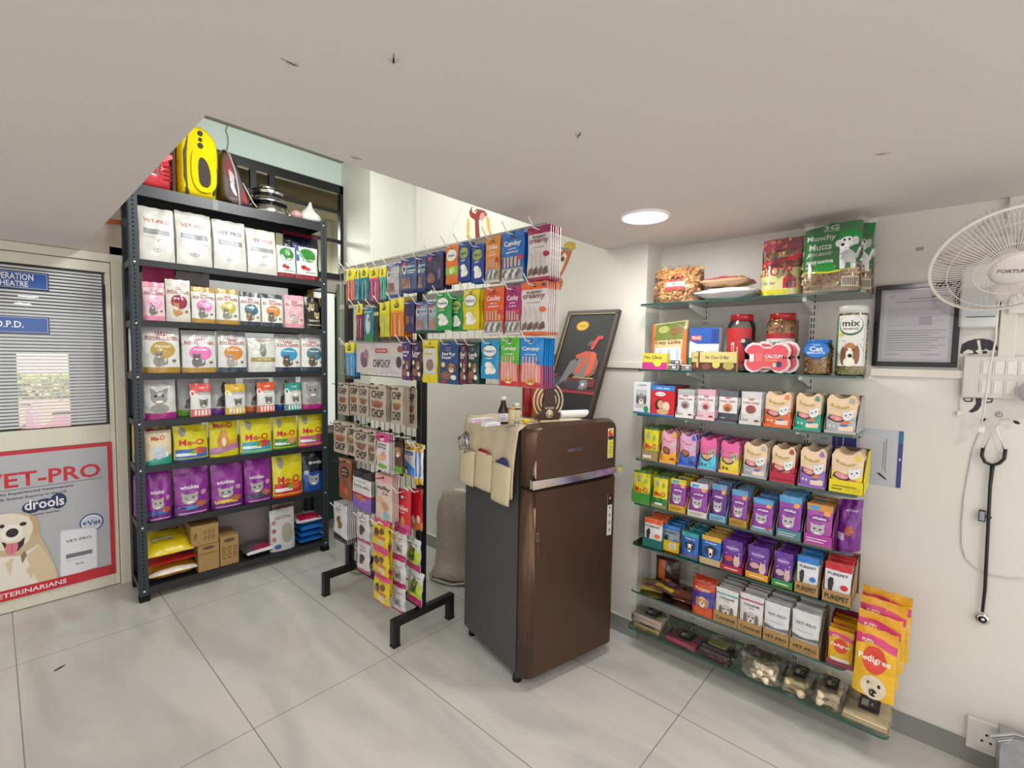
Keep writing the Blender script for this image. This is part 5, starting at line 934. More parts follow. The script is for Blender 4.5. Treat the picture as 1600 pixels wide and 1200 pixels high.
b = MB(); b.box(-.05, .05, -.02, .02, 0, .008, '#cbb893', 'paint'); b.build('foot', t)
# paper roll
t = thing('paper_roll', 'rolled up white paper lying in front of the framed picture', 'paper roll', onf(897, 655) + Vector((-.012, -.012, 0)), -.45)
b = MB(); pts = []
for a in range(0, 54): r = .0215 - a * .00022; pts.append((r * math.cos(a * .3), r * math.sin(a * .3) + .0215))
vs = [(-.085, p[0], p[1]) for p in pts] + [(.085, p[0], p[1]) for p in pts]; n = len(pts)
b.add(vs, [(i, i + 1, n + i + 1, n + i) for i in range(n - 1)], '#dcd9d8', 'card', True); b.build('sheet', t)
b = MB(); b.box(-.06, .07, -.03, .02, 0, .004, '#cfc7b4', 'card'); o = b.build('folded_paper'); put(o, onf(882, 658) + Vector((0, -.02, 0)), -.3); tag(o, 'small flat folded paper under the paper roll', 'paper')
# framed picture leaning on the wall
Pw, Ph = .30, .56
pf = thing('framed_picture', 'tall dark framed picture of a seated man with an orange shawl, leaning on the wall', 'picture')
TL = at_x(889, 487, 2.165); TR = at_x(970, 484, 2.165); BR = at_x(934, 656, 1.985); 
BLz = ZT + .0135
up = None
tlw = Vector((2.17, at_x(889, 487, 2.17).y, at_x(889, 487, 2.17).z)); trw = Vector((2.17, at_x(970, 484, 2.17).y, at_x(970, 484, 2.17).z))
bR = at_z(934, 656, BLz)
wx = (trw - tlw); wid = wx.length; wx.normalize()
upv = (trw - bR); upv = (upv - wx * upv.dot(wx)); hgt = upv.length; upv.normalize(); nrm = wx.cross(upv)
m4 = Matrix((wx, -nrm, upv)).transposed().to_4x4(); org = trw - upv * hgt - wx * (wid / 2); m4.translation = org
pf.matrix_world = m4
# frame local: x right, z up, front faces -y
hw = wid / 2; H = hgt
b = MB(); fwid = .02
for bx in ((-hw, hw, -.008, .014, 0, fwid), (-hw, hw, -.008, .014, H - fwid, H), (-hw, -hw + fwid, -.008, .014, fwid, H - fwid), (hw - fwid, hw, -.008, .014, fwid, H - fwid)): b.box(*bx, col='#2c1a17', m='paint')
b.build('frame', pf, bevel=.002)
b = MB()
for bx in ((-hw + fwid, hw - fwid, -.0088, -.006, H - fwid - .004, H - fwid), (-hw + fwid, -hw + fwid + .004, -.0088, -.006, fwid, H - fwid)): b.box(*bx, col='#b59a5c', m='paint')
for k in range(46): b.box(hw - fwid * .62, hw - fwid * .38, -.0086, -.008, fwid + k * (H - .04) / 46, fwid + k * (H - .04) / 46 + .005, '#6b4a3c', 'paint')
b.build('gilt_edge', pf)
b = MB(); b.box(-hw + .015, hw - .015, -.003, .004, .015, H - .015, '#191719', 'card')
SK = '#55504f'; OR = '#c44a2c'; GR = '#6f6f74'
art = [('e', .36, .87, .15, .055, '#a8601a'), ('e', .36, .87, .12, .045, '#e0b81e'), ('r', .28, .875, .44, .88, '#8a5a14'), ('r', .28, .86, .44, .865, '#8a5a14'), ('r', .05, .25, .95, .33, '#6b1f22'), ('r', 0, .18, 1, .205, '#8a2c34'), ('r', 0, .205, 1, .23, '#5b2026'), ('r', 0, 0, 1, .16, '#17171b'),
       ('p', [(.1, .26), (.2, .3), (.32, .5), (.42, .52), (.5, .46), (.62, .4), (.55, .33), (.42, .38), (.36, .34), (.3, .24), (.15, .2)], GR), ('p', [(.04, .22), (.2, .27), (.2, .34), (.08, .34)], '#3a3a40'), ('p', [(.2, .17), (.36, .24), (.3, .3), (.12, .22)], '#2e2e33'),
       ('p', [(.42, .4), (.48, .54), (.58, .6), (.78, .6), (.88, .52), (.84, .38), (.7, .34), (.5, .34)], GR), ('p', [(.42, .52), (.62, .57), (.62, .61), (.4, .56)], OR), ('p', [(.46, .38), (.56, .38), (.74, .59), (.66, .61)], OR), ('p', [(.7, .36), (.8, .36), (.84, .58), (.74, .6)], '#d2512c'), ('p', [(.84, .56), (.92, .5), (.9, .38), (.78, .34), (.74, .37), (.86, .42)], '#8a4a3c'),
       ('e', .66, .67, .07, .045, SK), ('p', [(.58, .66), (.66, .62), (.64, .66)], '#1f1d1e'), ('e', .64, .635, .045, .025, '#1f1d1e'), ('p', [(.68, .62), (.74, .62), (.82, .74), (.78, .77), (.7, .7)], '#c03c30'), ('e', .84, .745, .05, .02, '#b8342c'),
       ('r', .46, .33, .9, .34, '#b89a5a'), ('e', .72, .27, .13, .065, '#4b4b50'), ('e', .72, .27, .09, .045, '#77777c'), ('e', .72, .27, .03, .015, '#d0d0d4'), ('e', .5, .26, .16, .045, '#34343a'), ('r', .02, .33, .12, .36, '#7b2a22')]
art_on(b, lambda u, v: (-hw + .02 + u * (2 * hw - .04), -.003, .02 + v * (H - .04)), art, 'card', lim=9, step=.0001); b.build('print', pf)
# ================================================================ GLASS SHELVES on the right wall
GZ = [1.705, 1.396, 1.18, .962, .744, .54, .306, .114]
GX = 2.09
us = thing('glass_shelving', 'wall shelving of eight greenish glass shelves on white slotted uprights', 'shelving', (XR, .64, 0))
for y in (at_x(1102, 504, XR - .01).y, at_x(1270, 504, XR - .01).y):
    b = MB(); b.box(-.012, -.0015, y - .64 - .0125, y - .64 + .0125, .06, 1.74, '#dfddd6', 'paint')
    z = .08
    while z < 1.72:
        for dy in (-.005, .005): b.box(-.0128, -.0118, y - .64 + dy - .0018, y - .64 + dy + .0018, z, z + .016, '#3b3b39')
        z += .026
    b.build('slotted_upright', us)
    for z in GZ:
        b = MB(); b.prism([(-.012, z - .009 - .055), (-.012, z - .009), (-.19, z - .009), (-.19, z - .022)], y - .64 - .003, y - .64 + .003, 'y', '#e0ded8', 'paint'); b.box(-.20, -.18, y - .646, y - .634, z - .024, z - .0085, '#e6e4de', 'paint'); b.build('bracket', us)
for k, z in enumerate(GZ):
    y0, y1 = (.20, 1.083) if k < 7 else (.066, 1.094)
    if k in (0,): y0 = .202
    x0 = GX - XR; x1 = -.015; c = .022
    poly = [(x1, y0 + .01 - .64), (x1, y1 - .64), (x0 + c, y1 - .64), (x0 + c * .3, y1 - c * .3 - .64), (x0, y1 - c - .64), (x0, y0 + c - .64), (x0 + c * .3, y0 + c * .3 - .64), (x0 + c, y0 - .64)]
    b = MB(); n = len(poly); vs = [(p[0], p[1], z - .008) for p in poly] + [(p[0], p[1], z) for p in poly]
    b.add(vs, [tuple(range(n, 2 * n)), tuple(range(n - 1, -1, -1))], m='shelfglass'); b.add(vs, [(i, n + i, n + (i + 1) % n, (i + 1) % n) for i in range(n)], m='glassedge')
    b.build('glass_shelf', us, recalc=True)
NZ = -math.pi / 2
def sitem(name, cat, u0, u1, vt, k, mbf, label, D=.06, off=.012, rz=0, rx=0, group=None, z0=0, wf=.98, vm=None):
    vm = vm or vt + 28; xf = GX + off; ya = at_x(u0, vm, xf).y; yb = at_x(u1, vm, xf).y; zt = at_x((u0 + u1) / 2, vt, xf).z
    w = (ya - yb) * wf; h = max(.01, zt - GZ[k] - z0); D = min(D, .235 - off)
    mb = mbf(w, h, D); o = mb.build(name); place(o, (xf + D / 2, (ya + yb) / 2, GZ[k] + z0 + .0006), NZ + rz, rx); return tag(o, label, cat, group)
def pou(art, base, m='foil', edge=.3, wr=.0025, prof='stand', top='flat', side=None, back=None): return lambda w, h, D: pouch_mb(w, h, D, art, base, m, random.randint(0, 999), wr, edge, top, prof, side, back, 10, 12)
def crd(art, base, m='card', side=None, top=None): return lambda w, h, D: card_mb(w, h, D, art, base, m, side, top)
# ---- display trays: an open printed carton with a queue of pouches in it
def tray(u0, u1, vt, k, art, base, n, lab, lip=.16, lipart=None, boxc='#a5834f', lipc=None, off=.01, D=.19, top='flat', m='foil', rz=0, back=None, hgt=1.0, lipu=None, pm=.006, backh=.93, cat='pouch'):
    xf = GX + off; vm = vt + 30; ya = at_x(u0, vm, xf).y; yb = at_x(u1, vm, xf).y; zt = at_x((u0 + u1) / 2, vt, xf).z
    w = (ya - yb) * .975; h = zt - GZ[k]; yc = (ya + yb) / 2; D = min(D, .24 - off); t = .0018
    b = MB(); l = max(.012, lip * h); bh = h * backh; mc = 'card'; lc = lipc or boxc
    b.box(-w / 2, w / 2, 0, D, 0, t, boxc, mc); b.box(-w / 2, w / 2, 0, t, t, l, lc, mc); b.box(-w / 2, w / 2, D - t, D, t, bh, boxc, mc)
    for s in (-1, 1):
        xa = s * (w / 2 - t if s > 0 else w / 2); xa, xb = (w / 2 - t, w / 2) if s > 0 else (-w / 2, -w / 2 + t)
        b.prism([(0, t), (D, t), (D, bh), (D * .55, bh), (D * .12, l + (bh - l) * .35), (0, l)], xa, xb, 'x', lc if s > 0 and lipc else boxc, mc)
    if lipart: art_on(b, lambda u, v: ((u - .5) * w, 0, v * l), lipart, mc, lim=9)
    bx = b.build('display_tray'); place(bx, (xf, yc, GZ[k] + .0006), NZ + rz); tag(bx, 'open carton of ' + lab + ' pouches', 'display box')
    pw = w - 2 * t - pm; ph = h - t - .002; o = None; rr = random.Random(int(u0 + vt)); ca, sa = math.cos(NZ + rz), math.sin(NZ + rz)
    pd = min(.02, (D - .02) / n * .8)
    for i in range(n):
        d = .0045 + pd / 2 + i * (D - .012 - pd) / max(1, n - 1) if n > 1 else .0045 + pd / 2
        if i == 0:
            o = pouch_mb(pw, ph, pd * .9, art, base, m, rr.randint(0, 999), .0012, .3, top, 'stand', None, back, 10, 12).build('food_pouch'); q = o; tag(q, lab + ' pouch, front one', cat)
        else: q = o.copy(); COL.objects.link(q); q['label'] = lab + ' pouch, behind the front one'; q['group'] = ('queued ' + lab)[:60]
        lx = rr.uniform(-.0025, .0025) if i else 0; q.scale = (rr.uniform(.95, 1), 1, rr.uniform(.93, 1.0)) if i else (1, 1, 1); tl = .0 if top == 'ears' else -.03
        place(q, (xf + lx * ca - d * sa, yc + lx * sa + d * ca, GZ[k] + t + .0014 - (rr.uniform(0, .006) if i else 0) * 0), NZ + rz, tl * 0)
    return bx
def BELL(c, sp='#5a9a8a'):
    return [('p', [(0, 0), (1, 0), (1, .5), (.7, .36), (.5, .33), (.2, .45), (0, .55)], c), T('Bellotta', .45, .74, .62, .085, '#b09a2c'), ('r', .1, .64, .6, .648, '#b7a48a'), ('e', .84, .86, .1, .07, sp), ('e', .34, .4, .3, .095, '#3a2c2a'), ('e', .34, .415, .22, .07, '#d98a8c'), ('r', .24, .39, .28, .45, '#f0b9b4'), ('r', .36, .38, .4, .45, '#f0b9b4'), ('e', .66, .3, .16, .05, '#c9704a'), ('r', .44, .06, .92, .2, '#e3cdb4'), ('e', .62, .225, .14, .03, '#3a5fa8'), ('e', .14, .18, .05, .03, '#cfd0d0'), ('e', .28, .18, .05, .03, '#cfd0d0')] + catface(.74, .5, .4, .3, '#d9dde2', '#3a3a3a')
def MEOP(c): return [('r', 0, 0, 1, .28, c), ('r', .1, .06, .7, .12, '#e6ecec'), ('e', .3, .75, .12, .12, '#9a9a90'), ('e', .72, .7, .1, .08, '#8aa83a'), T('Me-O', .5, .42, .78, .17, '#c8202c'), ('r', 0, .94, 1, 1, '#3b6a34')]
def KITP(c, c2): return [('p', [(0, 0), (1, 0), (1, .35), (.5, .28), (0, .45)], c2), T('Kittos', .45, .73, .6, .06, '#a8762c'), ('e', .38, .4, .26, .13, '#4a3028'), ('e', .38, .42, .2, .09, '#9a5f48'), ('e', .78, .55, .14, .1, '#b9b2b0'), ('r', .6, .1, .9, .15, '#3a302c'), ('e', .85, .88, .12, .08, c2)]
def GOO(c2): return [('p', [(0, 0), (1, 0), (1, .5), (.6, .42), (0, .48)], c2), T('Jinny', .4, .7, .5, .07, '#b88a1c'), ('e', .42, .4, .34, .12, '#3a3030'), ('e', .42, .42, .27, .08, '#d6a070')] + catface(.74, .54, .42, .3, '#a39e86') + [('e', .2, .14, .06, .04, '#3a3a3a'), ('e', .4, .14, .06, .04, '#3a3a3a')]
def WHP(ban='#8a6ac0', top='#c9c9cc'): return [('r', 0, .84, 1, 1, top), ('r', .1, .86, .5, .95, '#3f9ad0'), ('e', .8, .8, .14, .06, '#e09a4a'), ('e', .5, .66, .4, .07, '#6b2386'), T('whiskas', .5, .66, .56, .07, '#efe6f2')] + catface(.45, .38, .6, .32, '#b3b0b4') + [('r', 0, 0, 1, .12, ban), ('e', .8, .12, .14, .05, '#a04a34')]
def PP(c): return [('r', 0, .82, 1, 1, c), T('PUREPET', .5, .72, .78, .065, '#20202a'), ('p', [(.12, .55), (.3, .62), (.36, .5), (.3, .28), (.2, .2), (.14, .36)], '#26262a'), ('e', .26, .58, .09, .05, '#26262a'), ('e', .76, .42, .15, .07, c), ('r', .2, .14, .5, .2, c), ('e', .62, .15, .2, .05, '#6b3a34')]
def PPLIP(): return [T('PUREPET', .5, .5, .8, .42, '#1f1a14')]
def DOGB(top): return [('r', 0, .84, 1, 1, top), T('Pedigree', .5, .76, .6, .06, '#e8ecf4'), ('e', .5, .48, .26, .2, '#15171c'), ('e', .5, .42, .1, .16, '#e6e6e6'), ('e', .28, .5, .1, .14, '#1b1d22'), ('e', .72, .5, .1, .14, '#1b1d22'), ('e', .5, .38, .07, .05, '#0c0c0e'), ('e', .4, .54, .03, .03, '#d0d0d0'), ('e', .6, .54, .03, .03, '#d0d0d0'), ('r', 0, 0, 1, .12, '#b6455a')]
def SHEB(c): return [('e', .5, .74, .36, .09, '#7a56a8'), T('Temptations', .5, .74, .6, .07, '#e3d8ee'), ('e', .35, .36, .3, .12, '#3a2440'), ('e', .35, .4, .24, .09, c), ('e', .74, .34, .16, .17, '#cdaea0'), ('p', [(.62, .45), (.64, .56), (.72, .5)], '#cdaea0'), ('p', [(.78, .5), (.86, .56), (.88, .44)], '#cdaea0'), ('e', .2, .56, .03, .02, '#e0c0e8'), ('e', .85, .62, .03, .02, '#e0c0e8')]
def CAN(c): return [('r', 0, .82, 1, .86, c), T('CANINE', .5, .72, .7, .06, '#2b2b2e'), T('CREEK', .5, .64, .3, .025, '#6b6b6e')] + dogface(.5, .36, .66, .42, '#b7b1ac', '#6f6864')
VPP = [T('VET-PRO', .5, .7, .78, .075, '#6d7076'), ('p', [(0, .3), (1, .3), (1, .4), (.5, .35), (0, .4)], '#6c6f74'), ('r', .2, .5, .8, .51, '#9b9ea2')]
def VLIP(s): return [T(s, .5, .42, .8, .3, '#2a2118'), ('r', .15, .12, .85, .15, '#5a4a34')]
def RCB(c, bl, top): return [('r', 0, .8, 1, 1, top)] + crown(.5, .78, .3, .08) + [T('ROYAL CANIN', .5, .66, .8, .06, '#a5262f'), ('e', .5, .46, .26, .13, bl), ('e', .5, .42, .16, .08, '#7b4a34'), ('r', 0, 0, 1, .28, c), ('e', .8, .1, .12, .05, '#6b3a30'), ('r', .1, .1, .4, .14, '#8a8a8e')]
# shelf 3 from the top: boxes and cream pouches
sitem('treat_box', 'box', 989.5, 1016, 597, 2, crd([T('CANINE', .5, .9, .5, .04, '#3a3f44'), ('r', 0, 0, 1, .06, '#2f6f9a'), ('r', .14, .2, .8, .76, '#b9bcc0')] + dogface(.48, .46, .6, .42, '#8d8a88', '#5a5756') + [('e', .78, .16, .14, .1, '#2f8a4a')], '#d6dade', side='#b9c9d6'), 'white treat box with a dog photo, left end of the third glass shelf', .17)
sitem('treat_box', 'box', 1017, 1054, 603, 2, crd([('r', 0, .84, 1, 1, '#2f7cc8'), ('r', 0, 0, 1, .05, '#2f6fb8'), T('milky bites', .5, .91, .6, .06, '#e8f0f6'), ('e', .4, .72, .22, .07, '#eeeef2'), T('drools', .4, .72, .3, .05, '#28304a'), ('e', .38, .36, .2, .2, '#3a241c'), ('e', .42, .38, .13, .14, '#d9a080'), ('e', .66, .32, .15, .16, '#e3cdb8'), ('e', .52, .14, .26, .1, '#d9a080')], '#c9202c', top='#5a4a9a', side='#a81a24'), 'red and blue treat box with a mother and puppy print', .17)
for u0, u1, vt, c, bl, tp, lab in ((1054.5, 1085, 608, '#d8d6d6', '#8f9294', '#a8a9ab', 'white diet cat food with a grey cat print'), (1086, 1118, 608, '#e3b4c0', '#dd9ab0', '#cf9fb0', 'pink kitten food'), (1119, 1153, 610, '#3a3f48', '#c9783c', '#5c5f68', 'dark grey cat food with orange oval'), (1154, 1191, 612, '#cfcaca', '#a03848', '#c9c5c8', 'white and red cat food with a fluffy cat')):
    tray(u0, u1, vt, 2, RCB(c, bl, tp), '#dad8d8', 5, lab, lip=.1, lipc=c, boxc='#9a9496', D=.2)
for u0, u1, vt, c, sp, lab in ((1192, 1237.5, 612, '#d9622c', '#dd7a4a', 'cream cat food with orange base'), (1239.5, 1285, 614, '#1f9a80', '#4f8a80', 'cream cat food with green base'), (1287.5, 1341, 617, '#a9abad', '#a9a39a', 'third shelf cream cat food with pale grey base')):
    tray(u0, u1, vt, 2, BELL(c, sp), '#dfc3a0', 6, lab, lip=.05, lipc=c, boxc='#8d7a5c', top='ears', back='#bfa27c', pm=.005)
# shelf 4
tray(1002.5, 1029, 668, 3, MEOP('#3f8a3a'), '#cfc41a', 5, 'yellow and green cat food on the fourth glass shelf', lip=.3, lipart=[('r', .1, .2, .6, .5, '#d6d2c8')], boxc='#9a8458')
for u0, u1, vt, c, c2, lab in ((1030, 1057, 673, '#d99ab0', '#e0a01c', 'pink cat food with amber base'), (1058.5, 1088, 677, '#d39ac0', '#2a5fb8', 'pink cat food with blue base')):
    tray(u0, u1, vt, 3, KITP(c, c2), c, 5, lab, lip=.06, lipc=c2, boxc=c, top='ears')
for u0, u1, vt, c2, lab in ((1090, 1120, 683, '#4fb8d0', 'hot pink cat food with cyan base'), (1122, 1156, 689, '#dcc832', 'hot pink cat food with yellow base')):
    tray(u0, u1, vt, 3, GOO(c2), '#d65c98', 5, lab, lip=.05, lipc=c2, boxc='#c9508c', top='ears')
for u0, u1, vt, c, sp, lab, lp in ((1158, 1199.5, 692, '#a3a9ae', '#a9aaac', 'fourth shelf cream cat food with bluish grey base', .05), (1202, 1244, 697, '#b0203c', '#a03a34', 'cream cat food with crimson base', .28), (1246.5, 1292.5, 700, '#8c62b8', '#8c6ab0', 'cream cat food with lilac base', .05), (1295, 1352, 705, '#dccb0e', '#d6c040', 'cream cat food with bright yellow base', .3)):
    tray(u0, u1, vt, 3, BELL(c, sp), '#dfc3a0', 6, lab, lip=lp, lipc=c, boxc='#7f6c50', top='ears', back='#bfa27c', pm=.005, lipart=([('r', .1, .25, .4, .35, '#7a6a12'), ('r', .5, .2, .9, .45, '#c9b80c'), ('r', .12, .5, .8, .58, '#8a7a12')] if lp > .2 and c[1] == 'd' else ([('r', .1, .3, .9, .38, '#7a1028')] if lp > .2 else None)))
# shelf 5
tray(987, 1016, 736, 4, MEOP('#35a0a8'), '#cfc31c', 5, 'yellow cat food with turquoise band, leftmost carton', lip=.32, lipc='#3f8a34', boxc='#7a9a4a', rz=.04)
tray(1017, 1043, 744, 4, MEOP('#2f7a3a'), '#d8cb1e', 5, 'yellow cat food with dark green band', lip=.04, boxc='#8a8a5a')
for i, (u0, u1, vt, ban, tp, base, boxc, lipc, lab, lip) in enumerate(((1044, 1072, 749, '#d8b22a', '#d6c01c', '#8a3a98', '#b08c4a', '#c79a2c', 'purple and yellow cat food', .2), (1074, 1106, 755, '#c9a9d6', '#d6d0d8', '#8e3aa0', '#c9c2b8', '#d0ccc4', 'purple and white kitten food', .16), (1108, 1136, 757, '#5fa8d0', '#7a8fb0', '#5f2a80', '#6a5236', '#6fa8c8', 'dark purple cat food in a blue edged carton', .18), (1139, 1169, 766, '#c98a4a', '#5f8fb8', '#8a3a98', '#8a6c3a', '#a9822c', 'purple cat food with a steel blue top', .2), (1172, 1209, 780, '#c8d0d8', '#4a90c8', '#8e3aa0', '#9a7a4c', '#5f86a8', 'purple cat food with a sky blue top and gold rim', .06), (1213, 1254, 776, '#c9b0d8', '#5aa0d0', '#8e3aa0', '#94724a', '#4a7f86', 'purple kitten food in a teal carton', .2), (1256, 1303, 789, '#a83a9a', '#c98a3a', '#a1489c', '#96744c', '#a83a9a', 'purple and tan cat food in a magenta carton', .26))):
    tray(u0, u1, vt, 4, WHP(ban, tp), base, 5, lab, lip=lip, lipc=lipc, boxc=boxc, lipart=lines(.1, .9, .3, .8, 2, '#e6e0e6' if i > 4 else '#6b5a34', .3) if lip > .1 else None)
sitem('treat_bag', 'bag', 1306, 1346, 782, 4, pou([('r', .05, .2, .35, .34, '#b9a6c4'), ('e', .55, .4, .2, .1, '#9a4a34'), T('whiskas', .6, .8, .5, .06, '#c9a6d0')], '#6b1c7c', edge=.25, wr=.008, top='slant'), 'loose dark purple cat food bag at the right end of the fifth glass shelf', .10, .03)
# shelf 6
tray(1003, 1035, 811, 5, PP('#e0602c'), '#d8d8da', 4, 'orange and white cat food', lip=.3, lipc='#17695c', boxc='#1f6a5c', D=.15)
tray(1032, 1062, 822, 5, PP('#2a78c8'), '#8f98a6', 4, 'blue topped cat food in a yellow carton', lip=.42, lipc='#dcb41c', boxc='#b08a4c', off=.03, lipart=[('r', .45, .3, .8, .8, '#e8e4d8')] + [('r', .48 + .06 * i, .35, .5 + .06 * i, .75, '#2b2b2b') for i in range(5)])
for u0, u1, vt, tp, lc, lab in ((1061, 1092, 833, '#1f8f90', '#1a6f70', 'blue dog food with teal top'), (1092, 1127, 839, '#d6a62c', '#b9a57c', 'blue dog food with gold top')):
    tray(u0, u1, vt, 5, DOGB(tp), '#1d62b4', 5, lab, lip=.1 if lc[1] == '1' else .24, lipc=lc, boxc='#22262c')
for u0, u1, vt, c, lc, lab in ((1125, 1161, 845, '#c94a4c', '#b0203c', 'violet cat treat in a crimson carton'), (1164, 1202, 855, '#d0a0a0', '#dc9a1c', 'violet cat treat in an amber carton'), (1205, 1240, 864, '#c9a6b8', '#2f8a3a', 'violet cat treat in a green carton')):
    tray(u0, u1, vt, 5, SHEB(c), '#5f2a8c', 5, lab, lip=.2, lipc=lc, boxc='#8a6f4c', lipart=[('r', .2, .4, .8, .55, '#e6ded0')], backh=.85)
tray(1241, 1281, 871, 5, PP('#1f74c4'), '#d6d6da', 6, 'white and blue cat food', lip=.3, lipart=PPLIP(), D=.21)
tray(1284, 1333, 882, 5, PP('#c01c28'), '#d8d6da', 6, 'white and red cat food', lip=.3, lipart=PPLIP(), D=.21)
b = MB(); b.box(-.006, .006, -.004, .004, 0, .155, '#4a3a34', 'paint'); o = b.build('metal_strip'); p = at_x(1342, 912, GX + .16); place(o, (GX + .17, .196, GZ[5] + .001)); tag(o, 'narrow dark strip standing at the right end of the sixth glass shelf', 'strip')
# shelf 7
sitem('snack_pack', 'packet', 1022, 1060, 873, 6, pou([('r', .15, .2, .45, .9, '#c46a34'), ('r', .45, .5, .75, .85, '#2a2522'), ('e', .6, .68, .1, .1, '#8a8078')], '#3a211f', prof='pillow'), 'dark brown snack packet leaning at the back of the seventh shelf', .04, .15)
def glying(name, cat, label, u0, u1, k, h, d0, dp, art, base, m='foil', z0=0, rz=0, side=None, edge=.3, wr=.004, vm=None, tiltx=0):
    xf = GX + d0; vm = vm or 1450; 
    pv = {6: 935, 7: 1010, 0: 460, 1: 570}[k] if vm == 1450 else vm
    ya = at_x(u0, pv, xf).y; yb = at_x(u1, pv, xf).y; w = ya - yb
    o = pouch_mb(w, dp, h, art, base, m, random.randint(0, 999), wr, edge, 'flat', 'pillow', side).build(name)
    o.location = (xf, (ya + yb) / 2, GZ[k] + z0 + h / 2 + .006); o.rotation_euler = (-math.pi / 2 + tiltx, 0, NZ + rz); return tag(o, label, cat)
glying('snack_pack', 'packet', 'yellow and maroon snack packet lying lowest at the left of the seventh shelf', 1000, 1034, 6, .018, .03, .13, [('e', .3, .3, .2, .15, '#7a3a44'), ('r', .4, .1, .9, .3, '#b8a42c'), ('e', .7, .6, .2, .15, '#8fa04a')], '#8a7a3a', rz=.3, vm=915)
glying('snack_pack', 'packet', 'mauve and yellow snack packet lying on top at the left of the seventh shelf', 1014, 1054, 6, .02, .03, .12, [('r', .1, .1, .9, .3, '#cdb52a'), ('r', .2, .5, .7, .8, '#8a7a8c'), ('e', .2, .8, .14, .12, '#d98a3a')], '#5f3d4c', z0=.02, rz=-.25, vm=905)
for i in range(2): glying('snack_pack', 'packet', ('brown ribbed stick packet lying at the bottom of its pair on the seventh shelf', 'brown ribbed stick packet lying on top of its pair')[i], 1050, 1083, 6, .02, .035, .12, [('r', 0, .1 + .12 * j, 1, .15 + .12 * j, '#a8705a') for j in range(6)] + ([('r', .3, .45, .75, .9, '#1c1614')] if i else []), '#6b3c30', z0=.021 * i, rz=.05, vm=925)
sitem('treat_bag', 'bag', 1081, 1116, 905, 6, pou([('r', 0, .82, 1, 1, '#b03c22'), ('p', [(0, .62), (1, .7), (1, .25), (0, .2)], '#4a3a96'), T('Petstar', .5, .72, .7, .1, '#e6d6a0'), ('r', 0, 0, 1, .15, '#c9562a')] + dogface(.48, .36, .6, .36, '#d0ab7c', '#a87a4c'), '#c9482a', prof='block', edge=.7), 'orange and violet dog treat bag with a puppy', .08, .012)
tray(1114, 1154, 922, 6, CAN('#4a9aa8'), '#d6d5d3', 6, 'white dog food with teal stripe', lip=.3, lipart=VLIP('CANINE'), D=.2)
tray(1152, 1194, 931, 6, CAN('#a83a58'), '#d6d3d3', 6, 'white dog food with crimson stripe', lip=.27, lipart=VLIP('CANINE'), D=.2)
tray(1190, 1235, 945, 6, VPP, '#d6d8da', 6, 'silver veterinary food, left of the pair', lip=.28, lipart=VLIP('VET-PRO'), m='silver', D=.2)
tray(1233, 1283, 958, 6, VPP, '#d6d8da', 6, 'silver veterinary food, right of the pair', lip=.28, lipart=VLIP('VET-PRO'), m='silver', D=.2)
PEDI = [('r', 0, .86, 1, 1, '#e0a018'), ('p', [(0, .72), (.4, .8), (1, .7), (1, .82), (.5, .9), (0, .88)], '#d03c72'), T('PUPPY', .3, .8, .3, .05, '#f0e0d0'), ('e', .5, .55, .3, .2, '#d6402a'), T('Pedigree', .5, .55, .8, .12, '#f2eee4')]
PED2 = PEDI + [('e', .52, .16, .32, .17, '#d9cbb0'), ('e', .52, .08, .1, .06, '#1d1815'), ('e', .4, .2, .04, .03, '#1d1815'), ('e', .66, .2, .04, .03, '#1d1815')]
tray(1290, 1336, 986, 6, PEDI + [('r', .1, .1, .9, .2, '#e8e0c8')], '#dcae14', 5, 'yellow puppy food', lip=.12, lipc='#8a3a50', boxc='#7a2c34', D=.19, backh=1.05)
for i, (u0, u1, vt, off, lab) in enumerate(((1334, 1402, 985, -.055, 'front yellow puppy food bag leaning over the right end of the shelf'), (1337, 1408, 962, -.0, 'second yellow puppy food bag behind the front one'), (1340, 1416, 940, .05, 'third yellow puppy food bag nearer the wall'), (1343, 1424, 925, .10, 'rearmost yellow puppy food bag against the wall'))):
    xf = GX + off; ya = at_x(u0, vt + 40, xf).y; yb = at_x(u1, vt + 40, xf).y; zt = at_x((u0 + u1) / 2, vt, xf).z; h = .235
    o = pouch_mb(ya - yb, h, .035, PED2, '#e0ae10', 'foil', 30 + i, .004, .25, 'flat', 'stand').build('puppy_food_bag'); place(o, (xf, (ya + yb) / 2, zt - h), NZ - .05, .0, 0); o.rotation_euler = (-.08, 0, NZ - .12); tag(o, lab, 'pet food bag')
